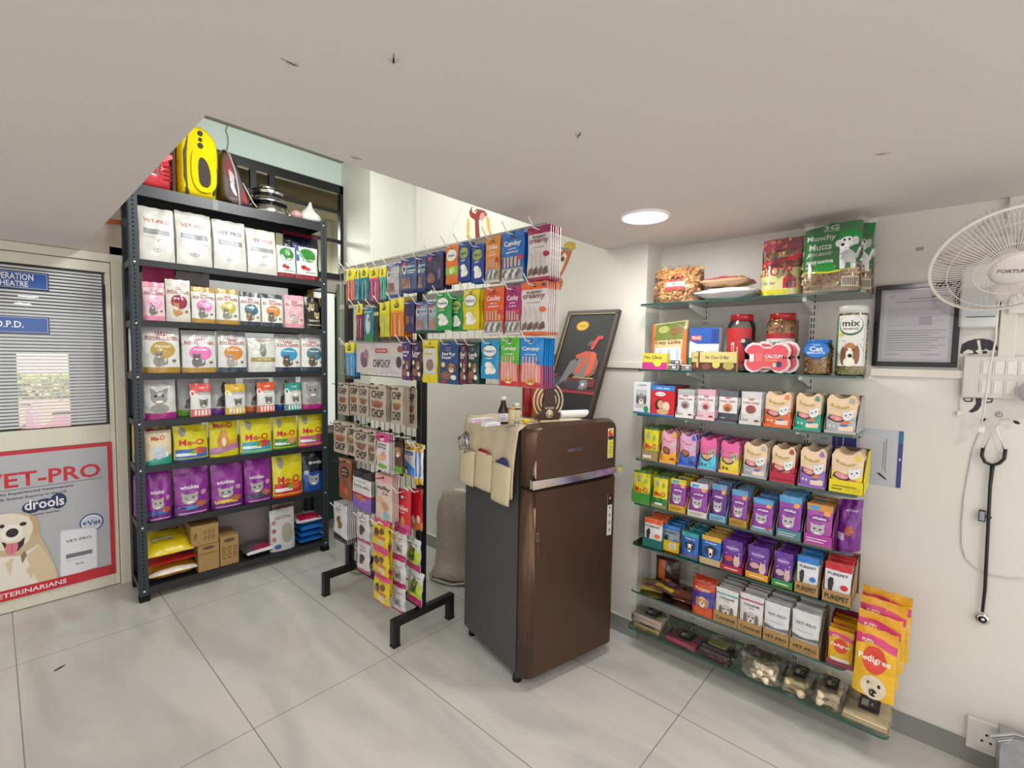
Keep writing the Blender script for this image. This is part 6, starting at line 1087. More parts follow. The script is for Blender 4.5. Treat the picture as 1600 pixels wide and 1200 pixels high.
# bottom shelf: rawhide in clear film
def sticks(name, label, u0, u1, vm, D, nx, nz, rad, col, seed=0, off=.012, rz=0, labelc='#16150f', along='y', lab=True, bend=0, h0=0, knots=False):
    k = 7; xf = GX + off; ya = at_x(u0, vm, xf).y; yb = at_x(u1, vm, xf).y; w = ya - yb; rr = random.Random(seed)
    t = thing(name, label, 'treat pack', (xf, (ya + yb) / 2, GZ[k] + .004 + h0), NZ + rz)
    for j in range(nz):
        for i in range(nx):
            b = MB(); y = D * (i + .5) / nx + rr.uniform(-.003, .003); z = rad + j * rad * 1.75 + .002; L = w / 2 * rr.uniform(.86, .95)
            if knots:
                cx = rr.uniform(-1, 1) * max(.004, w / 2 - .044); L2 = .035; a = rr.uniform(-.9, .9); P = [Vector((cx + s * L2 * math.cos(a), y + s * L2 * math.sin(a), z)) for s in (-1, -.7, -.35, 0, .35, .7, 1)]
                b.tube(P, [rad * 1.1, rad * 1.25, rad * .7, rad * .65, rad * .7, rad * 1.25, rad * 1.1], 8, col, 'paint')
            else: b.tube([(-L, y, z), (-L * .4, y + rr.uniform(-bend, bend), z), (L * .4, y + rr.uniform(-bend, bend), z), (L, y, z)], rad, 8, col, 'matte')
            b.build('chew', t)
    h = rad * (1.75 * nz + .4) + .006
    b = MB(); n = 10
    f = pouch_mb(w * 1.04, D * 1.05, h, [], '#ffffff', 'film', seed, .002, .5, 'flat', 'block'); f.xf(Matrix.Translation((0, -.003, h / 2)) @ Matrix.Rotation(-math.pi / 2, 4, 'X')); f.build('clear_wrap', t)
    if lab:
        mb = MB(); x0, x1 = -w * .16, w * .26; y0, y1 = D * .22, D * .8
        mb.box(x0, x1, y0, y1, h + .001, h + .002, labelc, 'card'); art_on(mb, lambda u, v: (x0 + u * (x1 - x0), y0 + v * (y1 - y0), h + .002), [('r', .1, .1, .9, .9, '#26241f'), ('r', .1, .2, .45, .6, '#8d8a84'), T('CHEW', .6, .75, .5, .16, '#8d877c'), T('A', .62, .4, .16, .25, '#a39d92')], 'card', lim=9, n=(0, 0, 1)); mb.build('paper_label', t)
    return t
RH = '#c2ad93'
sticks('rawhide_pack', 'clear pack of pale pinkish rawhide rolls with dark label, left end of the bottom shelf', 988, 1033, 965, .12, 4, 2, .0105, '#d6c2b2', 1, .02, h0=.022)
sticks('rawhide_pack', 'flat yellow stick pack lying under the pinkish rawhide rolls', 988, 1030, 975, .12, 6, 1, .0075, '#d8c070', 2, .018, lab=False)
sticks('treat_pack', 'clear pack of crimson meat strips with dark label on the bottom shelf', 1038, 1088, 990, .13, 9, 1, .009, '#b03c5c', 3, .015, bend=.006, rz=-.05)
# clear tub of maroon treats
xf = GX + .015; ya = at_x(1094, 1010, xf).y; yb = at_x(1141, 1010, xf).y; w = ya - yb
t = thing('treat_tub', 'clear plastic tub of dark maroon treats with an olive label', 'tub', (xf, (ya + yb) / 2, GZ[7] + .001), NZ)
b = MB(); b.box(-w / 2, w / 2, 0, .11, 0, .04, m='pet'); b.box(-w / 2 - .004, w / 2 + .004, -.004, .114, .036, .041, m='pet'); b.box(-w / 2 + .006, w / 2 - .006, .006, .104, .04, .058, m='pet'); b.build('tub_shell', t, bevel=.006)
b = MB(); rr = random.Random(4)
for i in range(70): b.ball((rr.uniform(-w / 2 + .014, w / 2 - .014), rr.uniform(.014, .096), rr.uniform(.01, .036)), .010, .008, .008, 8, rr.choice(['#7a2838', '#8f3346', '#5f1f2c']), 'paint')
o = b.build('maroon_treats', t); o['kind'] = 'stuff'
b = MB(); b.box(-w * .3, w * .32, .02, .085, .0585, .0595, '#8f8a5a', 'card'); art_on(b, lambda u, v: (-w * .3 + u * w * .62, .02 + v * .065, .0595), lines(.1, .9, .15, .85, 6, '#4a472c', .3), 'card', lim=9, n=(0, 0, 1)); b.build('paper_label', t)
sticks('rawhide_pack', 'small clear bag of knotted rawhide bones behind the clear tub', 1112, 1152, 985, .07, 5, 1, .008, '#c9b184', 5, .14, knots=True, lab=False)
sticks('rawhide_pack', 'clear bag of pressed rawhide bones between the tub and the label packs', 1158, 1186, 1005, .09, 6, 2, .011, '#dcc8a4', 15, .10, knots=True, lab=True)
sticks('rawhide_pack', 'clear bag heaped with knotted rawhide bones, front middle of the bottom shelf', 1160, 1219, 1040, .14, 9, 3, .012, '#efe0c2', 6, .012, knots=True, lab=False)
sticks('rawhide_pack', 'clear bag of rawhide bones with a dark label, right of the heaped bones', 1220, 1268, 1055, .15, 9, 2, .0125, '#dcc69c', 7, .03, knots=True)
sticks('rawhide_pack', 'clear bag of fat rawhide bones with dark label beside the big sheet pack', 1270, 1318, 1080, .15, 7, 2, .0145, '#e3d0ae', 8, .025, knots=True)
sticks('rawhide_pack', 'large pack of long pale rawhide sticks with dark label, right end of the bottom shelf', 1312, 1392, 1120, .19, 13, 2, .0085, '#e3d3aa', 9, .012)
# ---------------------------------------------------------------- top glass shelf
def film_bag(name, label, u0, u1, vt, k, D, off, fill, art, rz=0, sd=1, tilt=0, fillh=.8, cols=('#b98a54', '#a87440', '#cba36c')):
    xf = GX + off; vm = (vt + 455) / 2; ya = at_x(u0, vm, xf).y; yb = at_x(u1, vm, xf).y; w = (ya - yb); h = at_x((u0 + u1) / 2, vt, xf).z - GZ[k] - .002
    t = thing(name, label, 'bag', (xf + D / 2, (ya + yb) / 2, GZ[k] + .002), NZ + rz)
    b = MB(); rr = random.Random(sd)
    for i in range(fill):
        zf = rr.random() ** .9 * fillh; xx = rr.uniform(-w / 2 + .016, w / 2 - .016); dd = max(.002, D / 2 * .97 * (1 - (zf * .95) ** 2.2) * (.35 + .65 * (1 - (2 * xx / w) ** 4)) - .014); yy = rr.choice([-1, -1, 1, rr.uniform(-1, 1)]) * dd
        s = rr.uniform(.006, .011); a = Vector((rr.uniform(-1, 1), rr.uniform(-.3, .3), rr.uniform(-1, 1))).normalized() * s * 1.7; c = Vector((xx, yy, .021 + zf * h * .93))
        b.tube([c - a, c + a], s * .6, 6, rr.choice(cols), 'matte')
    core = pouch_mb(w * .9, h * fillh * .98, D * .6, [], cols[0], 'matte', sd, .004, .5, 'flat', 'stand', None, None, 8, 8); 
    k0 = len(b.v); b.add(core.v, core.f, cols[0], 'matte', True); o = b.build('contents', t); o['kind'] = 'stuff'
    if art:
        a_ = pouch_mb(w * .985, h * .98, D * .97, art, cols[0], 'foil', sd, .002, .35, 'flat', 'stand', None, None, 12, 14)
        keep = 12 * 14 * 2 + 2 * 14 + 24; b = MB(); b.mats = a_.mats; b.v = a_.v; b.f = a_.f[keep:]; b.c = a_.c[keep:]; b.m = a_.m[keep:]; b.s = a_.s[keep:]; b.build('printed_panel', t)
    pouch_mb(w, h, D, [], '#ffffff', 'film', sd, .004, .35, 'flat', 'stand').build('clear_film', t); return t
REDL = [('r', .3, .32, .72, .86, '#c93a34'), ('r', .3, .42, .72, .55, '#dfe0e3'), T('DOG BISCUITS', .5, .8, .36, .04, '#f0dcd8'), ('p', [(.36, .72), (.42, .7), (.47, .74), (.47, .62), (.4, .62)], '#2a1a1c'), ('p', [(.53, .74), (.6, .7), (.66, .72), (.62, .62), (.53, .62)], '#2a1a1c'), ('e', .5, .63, .04, .03, '#2a1a1c')]
film_bag('treat_bag', 'clear bag of brown dog treats with red label, left on top glass shelf', 1016, 1092, 411, 0, .12, .02, 520, REDL, sd=3, fillh=.82)
glying('treat_bag', 'bag', 'white and red clear treat bag lying lowest beside the brown treats', 1085, 1180, 0, .05, .015, .16, [('r', .1, .0, .9, .3, '#d6d3d6'), ('r', .1, .5, .6, .54, '#9a9aa0')], '#c7c3c4', side='#c9bda8')
glying('treat_bag', 'bag', 'red and cream treat bag lying on top of the white one', 1092, 1165, 0, .045, .02, .15, [('r', 0, .05, .8, .4, '#b9303c'), ('e', .85, .3, .12, .2, '#c9863c')], '#c9a27c', z0=.052, side='#b9303c')
BOW = [('r', 0, .8, 1, 1, '#a8405c'), ('e', .5, .66, .32, .1, '#8a7460'), ('e', .5, .73, .08, .03, '#d6d22c'), T('CRUNCHY', .5, .64, .5, .04, '#3a2a20'), ('p', [(0, .5), (.5, .56), (1, .62), (1, .72), (.5, .62), (0, .6)], '#c0203a'), ('r', 0, 0, 1, .47, '#d2cf8e'), T('BOW', .46, .42, .74, .17, '#b8203a'), ('p', [(.6, .12), (.6, .28), (.75, .38), (.9, .28), (.9, .12)], '#b02a3c'), ('e', .75, .18, .06, .07, '#2a1014'), T('Chicken', .25, .22, .3, .05, '#6a4a2c'), ('r', .05, .03, .75, .1, '#c9c41c')]
film_bag('treat_bag', 'pink and cream clear biscuit bag printed BOW on the top glass shelf', 1186, 1252, 366, 0, .11, .03, 160, BOW, sd=5, cols=('#b06a50', '#a85f4a', '#c9906c'), fillh=.9)
def MUN(dx=0): return [('p', [(.02, .3), (.5, .27), (.98, .32), (.98, .96), (.5, .97), (.02, .9)], '#1f8a3c'), ('p', [(.02, .28), (.5, .25), (.98, .3), (.98, .325), (.5, .275), (.02, .305)], '#cfcf2c'), T('3G', .48, .9, .26, .07, '#e6f0e6'), T('PREMIUM', .48, .85, .24, .014, '#e6f0e6'), T('Munchy', .32, .755, .5, .1, '#eaf2ea'), T('Mutts', .32, .635, .4, .09, '#eaf2ea'), T('DOG BISCUIT', .34, .53, .42, .042, '#e6f0e6'), T('VEGGIE FLAVOUR', .32, .42, .5, .04, '#e6f0e6'),
    ('e', .76, .66, .13, .085, '#e9e9ea'), ('e', .63, .66, .055, .05, '#d0d0d2'), ('e', .9, .68, .05, .06, '#d0d0d2'), ('e', .73, .6, .08, .05, '#f2f2f2'), ('e', .7, .635, .03, .022, '#1a1a1c'), ('e', .72, .7, .018, .018, '#1a1a1c'), ('e', .8, .7, .018, .018, '#1a1a1c'), ('p', [(.68, .3), (.66, .56), (.8, .58), (.92, .5), (.94, .3), (.86, .3), (.84, .38), (.78, .38), (.76, .3)], '#e6e6e8'), ('p', [(.9, .46), (.97, .6), (.99, .58), (.95, .44)], '#e6e6e8'), ('r', .72, .06, .98, .2, '#cfc2ae')] + [('r', .74 + .03 * i, .08, .755 + .03 * i, .18, '#3a332c') for i in range(8)] + lines(.06, .55, .06, .2, 4, '#6b5a4a', .2)
film_bag('biscuit_bag', 'green dog biscuit bag with a white cartoon puppy, in front on the top shelf', 1249, 1346, 337, 0, .12, .012, 420, MUN(), sd=7, cols=('#c9a886', '#bd9876', '#d8bd9c'), fillh=.33)
film_bag('biscuit_bag', 'second green dog biscuit bag behind the front one at the right end', 1290, 1366, 341, 0, .09, .13, 120, MUN(), sd=9, cols=('#c9a886', '#bd9876', '#d8bd9c'), fillh=.35, rz=-.05)
# ---------------------------------------------------------------- second glass shelf
sitem('treat_pouch', 'pouch', 1014, 1071, 500, 1, pou([('p', [(0, 0), (.14, 0), (.08, .98), (0, 1)], '#d9702c'), ('p', [(1, 0), (.88, 0), (.93, .8), (1, .85)], '#d9702c'), ('r', .1, .62, .92, .97, '#6a7a3a'), ('e', .35, .85, .16, .08, '#9aa05a'), ('e', .7, .8, .16, .1, '#7b5a34'), T('Kitty Licks', .5, .56, .74, .1, '#7a4a3a'), ('r', .14, .1, .88, .46, '#cdd3da')] + [('r', .17 + .12 * i, .1, .24 + .12 * i, .42, '#a9b8c9' if i % 2 else '#dfe3e8') for i in range(6)], '#cdb98a', top='slant'), 'orange edged kitty treat pouch standing behind the small bars', .07, .06)
tb_ = [(1041, 1058, 0, 'small white tin with black print, lower one left of the pair'), (1062, 1079, 0, 'small white tin with black print standing alone at the right'), (1046, 1062, 1, 'small white tin with black print stacked on the lower one')]
for u0, u1, lv, lab in tb_:
    xf = GX + .02; ya = at_x(u0, 565, xf).y; yb = at_x(u1, 565, xf).y; r = (ya - yb) / 2
    t = thing('small_tin', lab, 'tin', (xf + r, (ya + yb) / 2, GZ[1] + .0006 + lv * .0245), NZ)
    b = MB(); b.lathe([(r, 0), (r, .024)], 24, '#d8d8d8', 'paint'); b.build('tin_body', t)
    b = MB(); art_on(b, lambda u, v: (r * 1.01 * math.sin((u - .5) * 2), -r * 1.01 * math.cos((u - .5) * 2), .004 + v * .016), [('r', 0, 0, 1, 1, '#2a2a2c'), T('G', .3, .5, .3, .6, '#e0e0e0'), ('r', .55, .2, .9, .8, '#c9c9c9')], 'card', lim=.15); b.build('label', t)
def BAR(n='No Choc'): return [('r', 0, .45, 1, 1, '#d3c84e'), T('No Choc', .45, .74, .7, .2, '#4a3a1c'), ('e', .62, .4, .14, .2, '#e3d84a')]
sitem('carob_bar', 'bar', 1003, 1042, 552, 1, crd(BAR() + [('r', 0, 0, 1, .42, '#c23c8a'), ('e', .62, .4, .16, .22, '#e3d84a')], '#c9bf4a', 'foil'), 'yellow and magenta snack bar standing at the left end of the second shelf', .03, .008)
CB = [('r', 0, 0, 1, .45, '#4a2a20'), ('r', 0, .45, 1, 1, '#cfc27a'), T('No Choc-O-Bar', .5, .72, .62, .17, '#4a3220'), ('e', .22, .25, .12, .16, '#7a4a34'), ('e', .48, .36, .1, .2, '#d6c25a'), ('e', .8, .3, .14, .2, '#a9a04c'), ('r', 0, 0, .04, 1, '#6b3a2c')]
sitem('carob_bar', 'bar', 1090, 1151, 550, 1, crd(CB, '#cfc27a', 'foil'), 'yellow and chocolate brown snack bar in front, middle of the second shelf', .022, .01)
sitem('carob_bar', 'bar', 1080, 1100, 550, 1, crd(CB, '#cfc27a', 'foil'), 'yellow and brown snack bar half hidden behind the front one', .02, .036)
sitem('treat_box', 'box', 1077, 1124, 512, 1, crd([('r', 0, .0, 1, .35, '#3f8a6f'), ('p', [(0, .7), (.5, .55), (1, .6), (1, 1), (0, 1)], '#2a56a8'), ('r', .75, .65, .98, .95, '#1f3f8a'), ('r', 0, .3, 1, .62, '#d0dbe6'), T('TRIXIE', .24, .76, .34, .09, '#f0f0f4'), ('e', .22, .76, .2, .07, '#b8303c'), T('TRIXIE', .22, .76, .3, .07, '#f0f0f4'), ('r', .2, .2, .62, .55, '#e3e6ea')] + lines(.24, .58, .24, .5, 4, '#5a6a7a', .3), '#c9d4e0'), 'blue and white pet supplement box behind the chocolate bar', .06, .075)
def jar(label, u0, u1, vt, off, h_lid, lidc, art, body='pet', fillc=None, sd=1, sq=False, fillh=.8, neck=.78, wrap=2.2, lab0=.08, lab1=.78, labc='#c0242c'):
    xf = GX + off; ya = at_x(u0, 560, xf).y; yb = at_x(u1, 560, xf).y; r = (ya - yb) / 2; h = at_x((u0 + u1) / 2, vt, xf).z - GZ[1]
    t = thing('treat_jar', label, 'jar', (xf + r, (ya + yb) / 2, GZ[1] + .0006), NZ)
    b = MB(); b.lathe([(r * .92, 0), (r, .006), (r, h * .78), (r * .96, h * .84), (r * neck, h * .9), (r * neck, h * .95)], 32, m=body); b.build('jar_body', t)
    if fillc:
        b = MB(); rr = random.Random(sd); b.lathe([(r * .86, .005), (r * .9, .02), (r * .9, h * fillh * .9), (r * .7, h * fillh)], 24, fillc[0], 'matte')
        for i in range(240):
            a = rr.uniform(0, 6.28); z = rr.uniform(.008, h * fillh); c = Vector((r * .91 * math.cos(a), r * .91 * math.sin(a), z)); d = Vector((rr.uniform(-1, 1), rr.uniform(-1, 1), rr.uniform(-1, 1))).normalized() * .006
            b.tube([c - d, c + d], .0032, 5, rr.choice(fillc), 'matte')
        o = b.build('contents', t); o['kind'] = 'stuff'
    b = MB(); rl = r * neck * 1.06; b.lathe([(rl, h * .89), (rl, h * .985), (rl * .95, h)], 32, lidc, 'gloss')
    for k in range(0): pass
    b.build('lid', t)
    if art:
        b = MB(); F = lambda u, v: (r * 1.012 * math.sin((u - .5) * wrap), -r * 1.012 * math.cos((u - .5) * wrap), h * (lab0 + v * (lab1 - lab0)))
        art_on(b, F, [('r', 0, 0, 1, 1, labc)] + art, 'card', lim=.1, off=0, step=.0003); b.build('label', t)
    return t
jar('red labelled calcium jar with a red lid behind the bone shaped pack', 1129, 1172, 491, .075, 0, '#b3242c', [T('CALCIUM', .36, .42, .64, .13, '#e8dcd8', math.pi / 2, .62), T('MILK', .52, .42, .3, .05, '#e8dcd8', math.pi / 2, .62), ('e', .82, .62, .18, .12, '#26304a'), ('e', .7, .66, .07, .05, '#d9c6b8'), ('r', .25, .06, .9, .14, '#8a1c24')], fillc=('#b9a08a', '#a8907a'), lab0=.1, lab1=.76, labc='#b8262c', fillh=.55)
jar('white and red labelled cat food jar full of brown treats with a red lid', 1190, 1240, 489, .08, 0, '#b3242c', [('r', 0, .86, 1, 1, '#a8242c'), T('PUREPET', .5, .7, .62, .12, '#20202a'), ('p', [(.4, .2), (.6, .26), (.62, .42), (.5, .5), (.44, .4)], '#26262a'), ('r', .0, 0, 1, .08, '#c9c5c8')], fillc=('#a87c4c', '#8f653a', '#c09660'), lab0=.05, lab1=.66, labc='#d6d4d6', fillh=.9)
def bone_pts(w, h, n=7):
    P = []; r = h * .30
    for cx, cy, a0, a1 in ((w / 2 - r, h / 2 - r, 150, -60), (w / 2 - r, -h / 2 + r, 60, -150), (-w / 2 + r, -h / 2 + r, -30, -240), (-w / 2 + r, h / 2 - r, 240, 30)):
        for i in range(n): a = math.radians(a0 + (a1 - a0) * i / (n - 1)); P.append((cx + r * math.cos(a), cy + r * math.sin(a)))
    return P[::-1]
for off, u0, u1, vt, lab in ((.006, 1162, 1235, 535, 'pink bone shaped calcium pack in front on the second shelf'), (.035, 1176, 1249, 533, 'second pink bone shaped calcium pack behind the front one')):
    xf = GX + off; ya = at_x(u0, 560, xf).y; yb = at_x(u1, 560, xf).y; w = ya - yb; h = at_x((u0 + u1) / 2, vt, xf).z - GZ[1]
    t = thing('calcium_pack', lab, 'treat pack', (xf + .01, (ya + yb) / 2, GZ[1] + .001 + h / 2), NZ)
    b = MB(); P = bone_pts(w, h); b.prism(P, -.004, .010, 'y', '#e2d8da', 'gloss'); b.build('pale_rim', t, bevel=.002)
    b = MB(); b.prism([(x * .9, y * .84) for x, y in P], -.009, -.003, 'y', '#d8505c', 'gloss'); art_on(b, lambda u, v: ((u - .5) * w * .8, -.009, (v - .5) * h * .7), [T('CALCIUM', .68, .56, .46, .17, '#f4ecec'), T('MILK BONE', .62, .38, .32, .09, '#e0c04a'), ('r', .04, .3, .16, .66, '#e8dcdc'), ('r', .2, .3, .4, .7, '#e06a72'), ('e', .84, .2, .07, .14, '#2a3a6a'), ('e', .72, .16, .05, .1, '#d9c6b8')], 'card', lim=.3); b.build('printed_insert', t, bevel=.0)
t = jar('short round clear jar of cat biscuits with a blue label', 1254, 1298, 531, .02, 0, '#2a6fc0', [], fillc=('#b08a54', '#9a7440', '#c7a46c'), fillh=.78, neck=.86)
r_ = 0.0
xf = GX + .012; ya = at_x(1255, 545, xf).y; yb = at_x(1297, 545, xf).y; rr_ = (ya - yb) / 2; zc = at_x(1276, 547, xf).z
b = MB(); b.lathe([(rr_ * .98, 0), (rr_ * .98, .004), (rr_ * .9, .006)], 32, '#1f66b8', 'gloss'); art_on(b, lambda u, v: ((u - .5) * 2 * rr_, (v - .5) * 2 * rr_, .006), [('e', .5, .5, .44, .42, '#2a76c8'), T('Cat', .5, .56, .5, .26, '#f0f4f8'), T('BISCUITS', .5, .34, .66, .12, '#dfe8f4'), T('Drools', .5, .78, .26, .07, '#e8eef8')], 'card', lim=.3, off=.0004, n=(0, 0, 1))
o = b.build('round_label', t); o.scale = (1, .78, 1); o.rotation_euler = (math.pi / 2, 0, 0); o.location = (0, -t.location.x + xf - .006 if 0 else -(rr_ + .010), zc - GZ[1])
jar('tall clear jar with a white label reading mix and a beagle print', 1302, 1352, 477, .015, 0, '#cfd3cf', [('r', 0, 0, .1, 1, '#2f8a4a'), ('r', .9, 0, 1, 1, '#c9c9c4'), ('e', .5, .8, .36, .2, '#2f6a4c'), ('e', .5, .82, .33, .18, '#e3e3df'), T('mix', .5, .84, .5, .12, '#1c1c1c'), T('MINI BISCUITS', .5, .73, .42, .035, '#4a5a4a'), ('e', .22, .62, .08, .035, '#d9c92c')] + [('e', .5, .26, .2, .2, '#b8794a'), ('e', .5, .2, .1, .16, '#ece6da'), ('e', .32, .2, .09, .18, '#7a4a2c'), ('e', .7, .22, .09, .18, '#8a5634'), ('e', .52, .2, .06, .04, '#1a1614'), ('e', .43, .32, .025, .018, '#1a1614'), ('e', .6, .32, .025, .018, '#1a1614'), ('e', .5, .08, .16, .09, '#ece6da')], fillc=('#a9a06c', '#8f9a5a', '#c9b98a'), fillh=.88, neck=.9, lab0=.14, lab1=.86, labc='#dededa', wrap=2.3)
# ================================================================ RIGHT WALL: fan, frame, switches, stethoscope, papers
# framed certificate
p0 = at_x(1370, 445, XR); p1 = at_x(1500, 455, XR); z1 = 1.745; z0 = 1.433
t = thing('framed_certificate', 'black framed certificate on the wall to the right of the glass shelves', 'certificate', (XR - .002, (.202 - .045) / 2, z0), NZ)
w = .247; h = z1 - z0; b = MB(); f = .018
for bx in ((-w / 2, w / 2, -.016, 0, 0, f), (-w / 2, w / 2, -.016, 0, h - f, h), (-w / 2, -w / 2 + f, -.016, 0, f, h - f), (w / 2 - f, w / 2, -.016, 0, f, h - f)): b.box(*bx, col='#0b0b0e', m='gloss')
b.build('frame', t, bevel=.0015)
b = MB(); b.box(-w / 2 + f, w / 2 - f, -.006, 0, f, h - f, '#b9b4bd', 'card')
art_on(b, lambda u, v: (-w / 2 + f + u * (w - 2 * f), -.006, f + v * (h - 2 * f)), [('r', .05, .04, .95, .96, '#d3ced6'), ('p', [(.12, .92), (.15, .89), (.2, .94), (.15, .9)], '#4a4650'), ('r', .4, .86, .7, .87, '#5a5560'), ('r', .7, .87, .92, .89, '#4a4650'), ('r', .2, .82, .8, .828, '#77727c')] + lines(.1, .88, .5, .76, 9, '#8a8590', .16) + lines(.1, .92, .16, .46, 9, '#6f6a76', .2) + [('r', .55, .5, .72, .62, '#b3aeb8'), ('r', .1, .1, .3, .106, '#77727c'), ('r', .6, .1, .85, .106, '#77727c')], 'card', lim=9, off=.0003, step=.0001); b.build('printed_sheet', t)
b = MB(); b.box(-w / 2 + f * .8, w / 2 - f * .8, -.010, -.008, f * .8, h - f * .8, m='pet'); b.build('glazing', t)
b = MB(); q = at_x(1437, 389, XR); b.box(-.002, 0, -.011, .011, -.006, .006, '#a59c90'); o = b.build('wall_patch'); place(o, (XR - .0005, q.y, q.z)); tag(o, 'small grey brown patch on the wall above the framed certificate', 'patch')
# wall fan
FC = Vector((2.05, -.1358, 1.7555)); N_ = Vector((-.699, -.21, -.684)).normalized()
upv = (Vector((0, 0, 1)) - N_ * N_.z).normalized(); rtv = upv.cross(N_) * -1
fm = Matrix((rtv, -N_, upv)).transposed().to_4x4(); fm.translation = FC      # local: x right, z up, faces -y
if fm.to_3x3().determinant() < 0: fm = Matrix((-rtv, -N_, upv)).transposed().to_4x4(); fm.translation = FC
fan = thing('wall_fan', 'white wall mounted fan with round wire cage, at the right edge of the picture', 'fan'); fm = fm @ Matrix.Scale(.1806 / .205, 4); fan.matrix_world = fm
R_ = .205
def ring(r, y, rad, name, m='paint', col='#d9d4cc', n=48):
    b = MB(); b.tube([(r * math.cos(2 * math.pi * i / n), y, r * math.sin(2 * math.pi * i / n)) for i in range(n)], rad, 8, col, m, closed=True); return b.build(name, fan)
ring(R_, 0, .0055, 'cage_rim', col='#e2ded6')
b = MB()
for i in range(96):
    a = 2 * math.pi * i / 96; pts = []
    for r, y in ((.058, -.044), (.10, -.045), (.15, -.036), (.185, -.020), (R_, -.002)): pts.append((r * math.cos(a), y, r * math.sin(a)))
    b.tube(pts, .0011, 4, '#dcd7cf', 'paint')
for r, y in ((.10, -.0455), (.165, -.031)): b.tube([(r * math.cos(2 * math.pi * i / 48), y, r * math.sin(2 * math.pi * i / 48)) for i in range(48)], .0012, 4, '#dcd7cf', 'paint', closed=True)
b.build('front_grille', fan)
b = MB()
for i in range(72):
    a = 2 * math.pi * i / 72; pts = []
    for r, y in ((.05, .085), (.11, .085), (.165, .072), (.195, .045), (R_, .002)): pts.append((r * math.cos(a), y, r * math.sin(a)))
    b.tube(pts, .0011, 4, '#cfcac2', 'paint')
for r, y in ((.11, .0855), (.165, .0725)): b.tube([(r * math.cos(2 * math.pi * i / 48), y, r * math.sin(2 * math.pi * i / 48)) for i in range(48)], .0012, 4, '#cfcac2', 'paint', closed=True)
b.build('rear_grille', fan)
b = MB(); b.lathe([(.060, 0), (.060, .008), (.052, .014), (.03, .017), (.005, .018)], 40, '#d8d0cc', 'gloss'); b.lathe([(.064, -.002), (.064, .004)], 40, '#ece6e0', 'paint'); o = b.build('centre_badge', fan); o.location = (0, -.040, 0); o.rotation_euler.x = math.pi / 2
b = MB(); art_on(b, lambda u, v: ((u - .5) * .085, -.0585 + .004 * (2 * u - 1) ** 2, (v - .5) * .014), [T('FORTUNE', .5, .5, 1, 1, '#6b6460')], 'card', lim=.2); b.build('lettering', fan)
for k in range(3):
    b = MB(); vs = []; nu, nr = 8, 8; a0 = k * 2.0944 + .9
    for j in range(nr + 1):
        r = .035 + .145 * j / nr; wd = (.35 + 1.25 * math.sin(math.pi * min(1, j / nr * .85 + .12)) ** .8) * (.62 if j else .4)
        for i in range(nu + 1):
            t_ = i / nu - .5; a = a0 + t_ * wd; vs.append((r * math.cos(a), .025 + t_ * .05, r * math.sin(a)))
    fs = [(j * (nu + 1) + i, j * (nu + 1) + i + 1, (j + 1) * (nu + 1) + i + 1, (j + 1) * (nu + 1) + i) for j in range(nr) for i in range(nu)]
    b.add(vs, fs, '#cfc4c2', 'gloss', True); o = b.build('blade', fan); s = o.modifiers.new('thick', 'SOLIDIFY'); s.thickness = .002
b = MB(); b.lathe([(.034, 0), (.036, .03), (.03, .05)], 24, '#cfc4c2', 'gloss'); o = b.build('hub', fan); o.location = (0, .045, 0); o.rotation_euler.x = math.pi / 2
b = MB(); b.lathe([(.045, 0), (.055, .02), (.055, .08), (.04, .11), (.01, .12)], 28, '#dedad4', 'gloss'); o = b.build('motor_housing', fan); o.location = (0, .205, 0); o.rotation_euler.x = math.pi / 2
inv = fm.inverted()
def wl(*p): return inv @ Vector(p)
b = MB(); b.tube([wl(*(FC - N_ * .15)), wl(2.22, -.13, 1.86), wl(2.29, -.17, 1.80), wl(2.33, -.20, 1.70)], .018, 10, '#dedad4', 'gloss'); b.build('wall_arm', fan)
b = MB(); b.box(2.325, XR - .001, -.25, -.16, 1.62, 1.76, '#dedad4', 'gloss'); b.xf(inv); b.build('wall_plate', fan, bevel=.004)
b = MB(); b.box(-.012, .012, -.008, .014, R_ - .006, R_ + .016, '#e6e2da', 'paint'); b.build('rim_clip', fan, bevel=.002)
b = MB(); q = [at_x(1558, 470, 2.2), at_x(1556, 530, 2.24), at_x(1545, 580, 2.28), at_x(1538, 640, 2.31), at_x(1533, 664, 2.31)]; b.tube([wl(*p) for p in q], .0035, 6, '#dcd9d6', 'gloss'); b.build('pull_cord', fan)
b = MB(); p = at_x(1533, 670, 2.31); b.box(p.x - .008, p.x + .008, p.y - .008, p.y + .008, p.z - .012, p.z + .008, '#e2dfdc', 'gloss'); b.xf(inv); b.build('cord_toggle', fan, bevel=.002)
# white stabiliser box behind the fan
q0 = at_x(1500, 470, 2.32); q1 = at_x(1559, 512, 2.32)
t = thing('stabiliser_box', 'white electrical box mounted on the wall below the fan', 'electrical box', (XR, (q0.y + q1.y) / 2, q1.z))
w = q0.y - q1.y; b = MB(); b.box(-.05, -.001, -w / 2, w / 2, 0, .22, '#d6d8d8', 'gloss'); b.build('casing', t, bevel=.012, seg=3)
b = MB(); b.box(-.0515, -.049, -w / 2 + .006, w / 2 - .006, .035, .14, '#c3c9cb', 'gloss'); b.box(-.052, -.0495, -.04, .03, .036, .04, '#6b6e70'); b.build('front_panel', t)
# cable trunk (vertical)
b = MB(); q0 = at_x(1570, 500, XR); b.box(XR - .02, XR, q0.y - .028, q0.y + .012, 1.425, ZC, '#d9d6cc', 'paint'); struct(b.build('trim_4', bevel=.002))
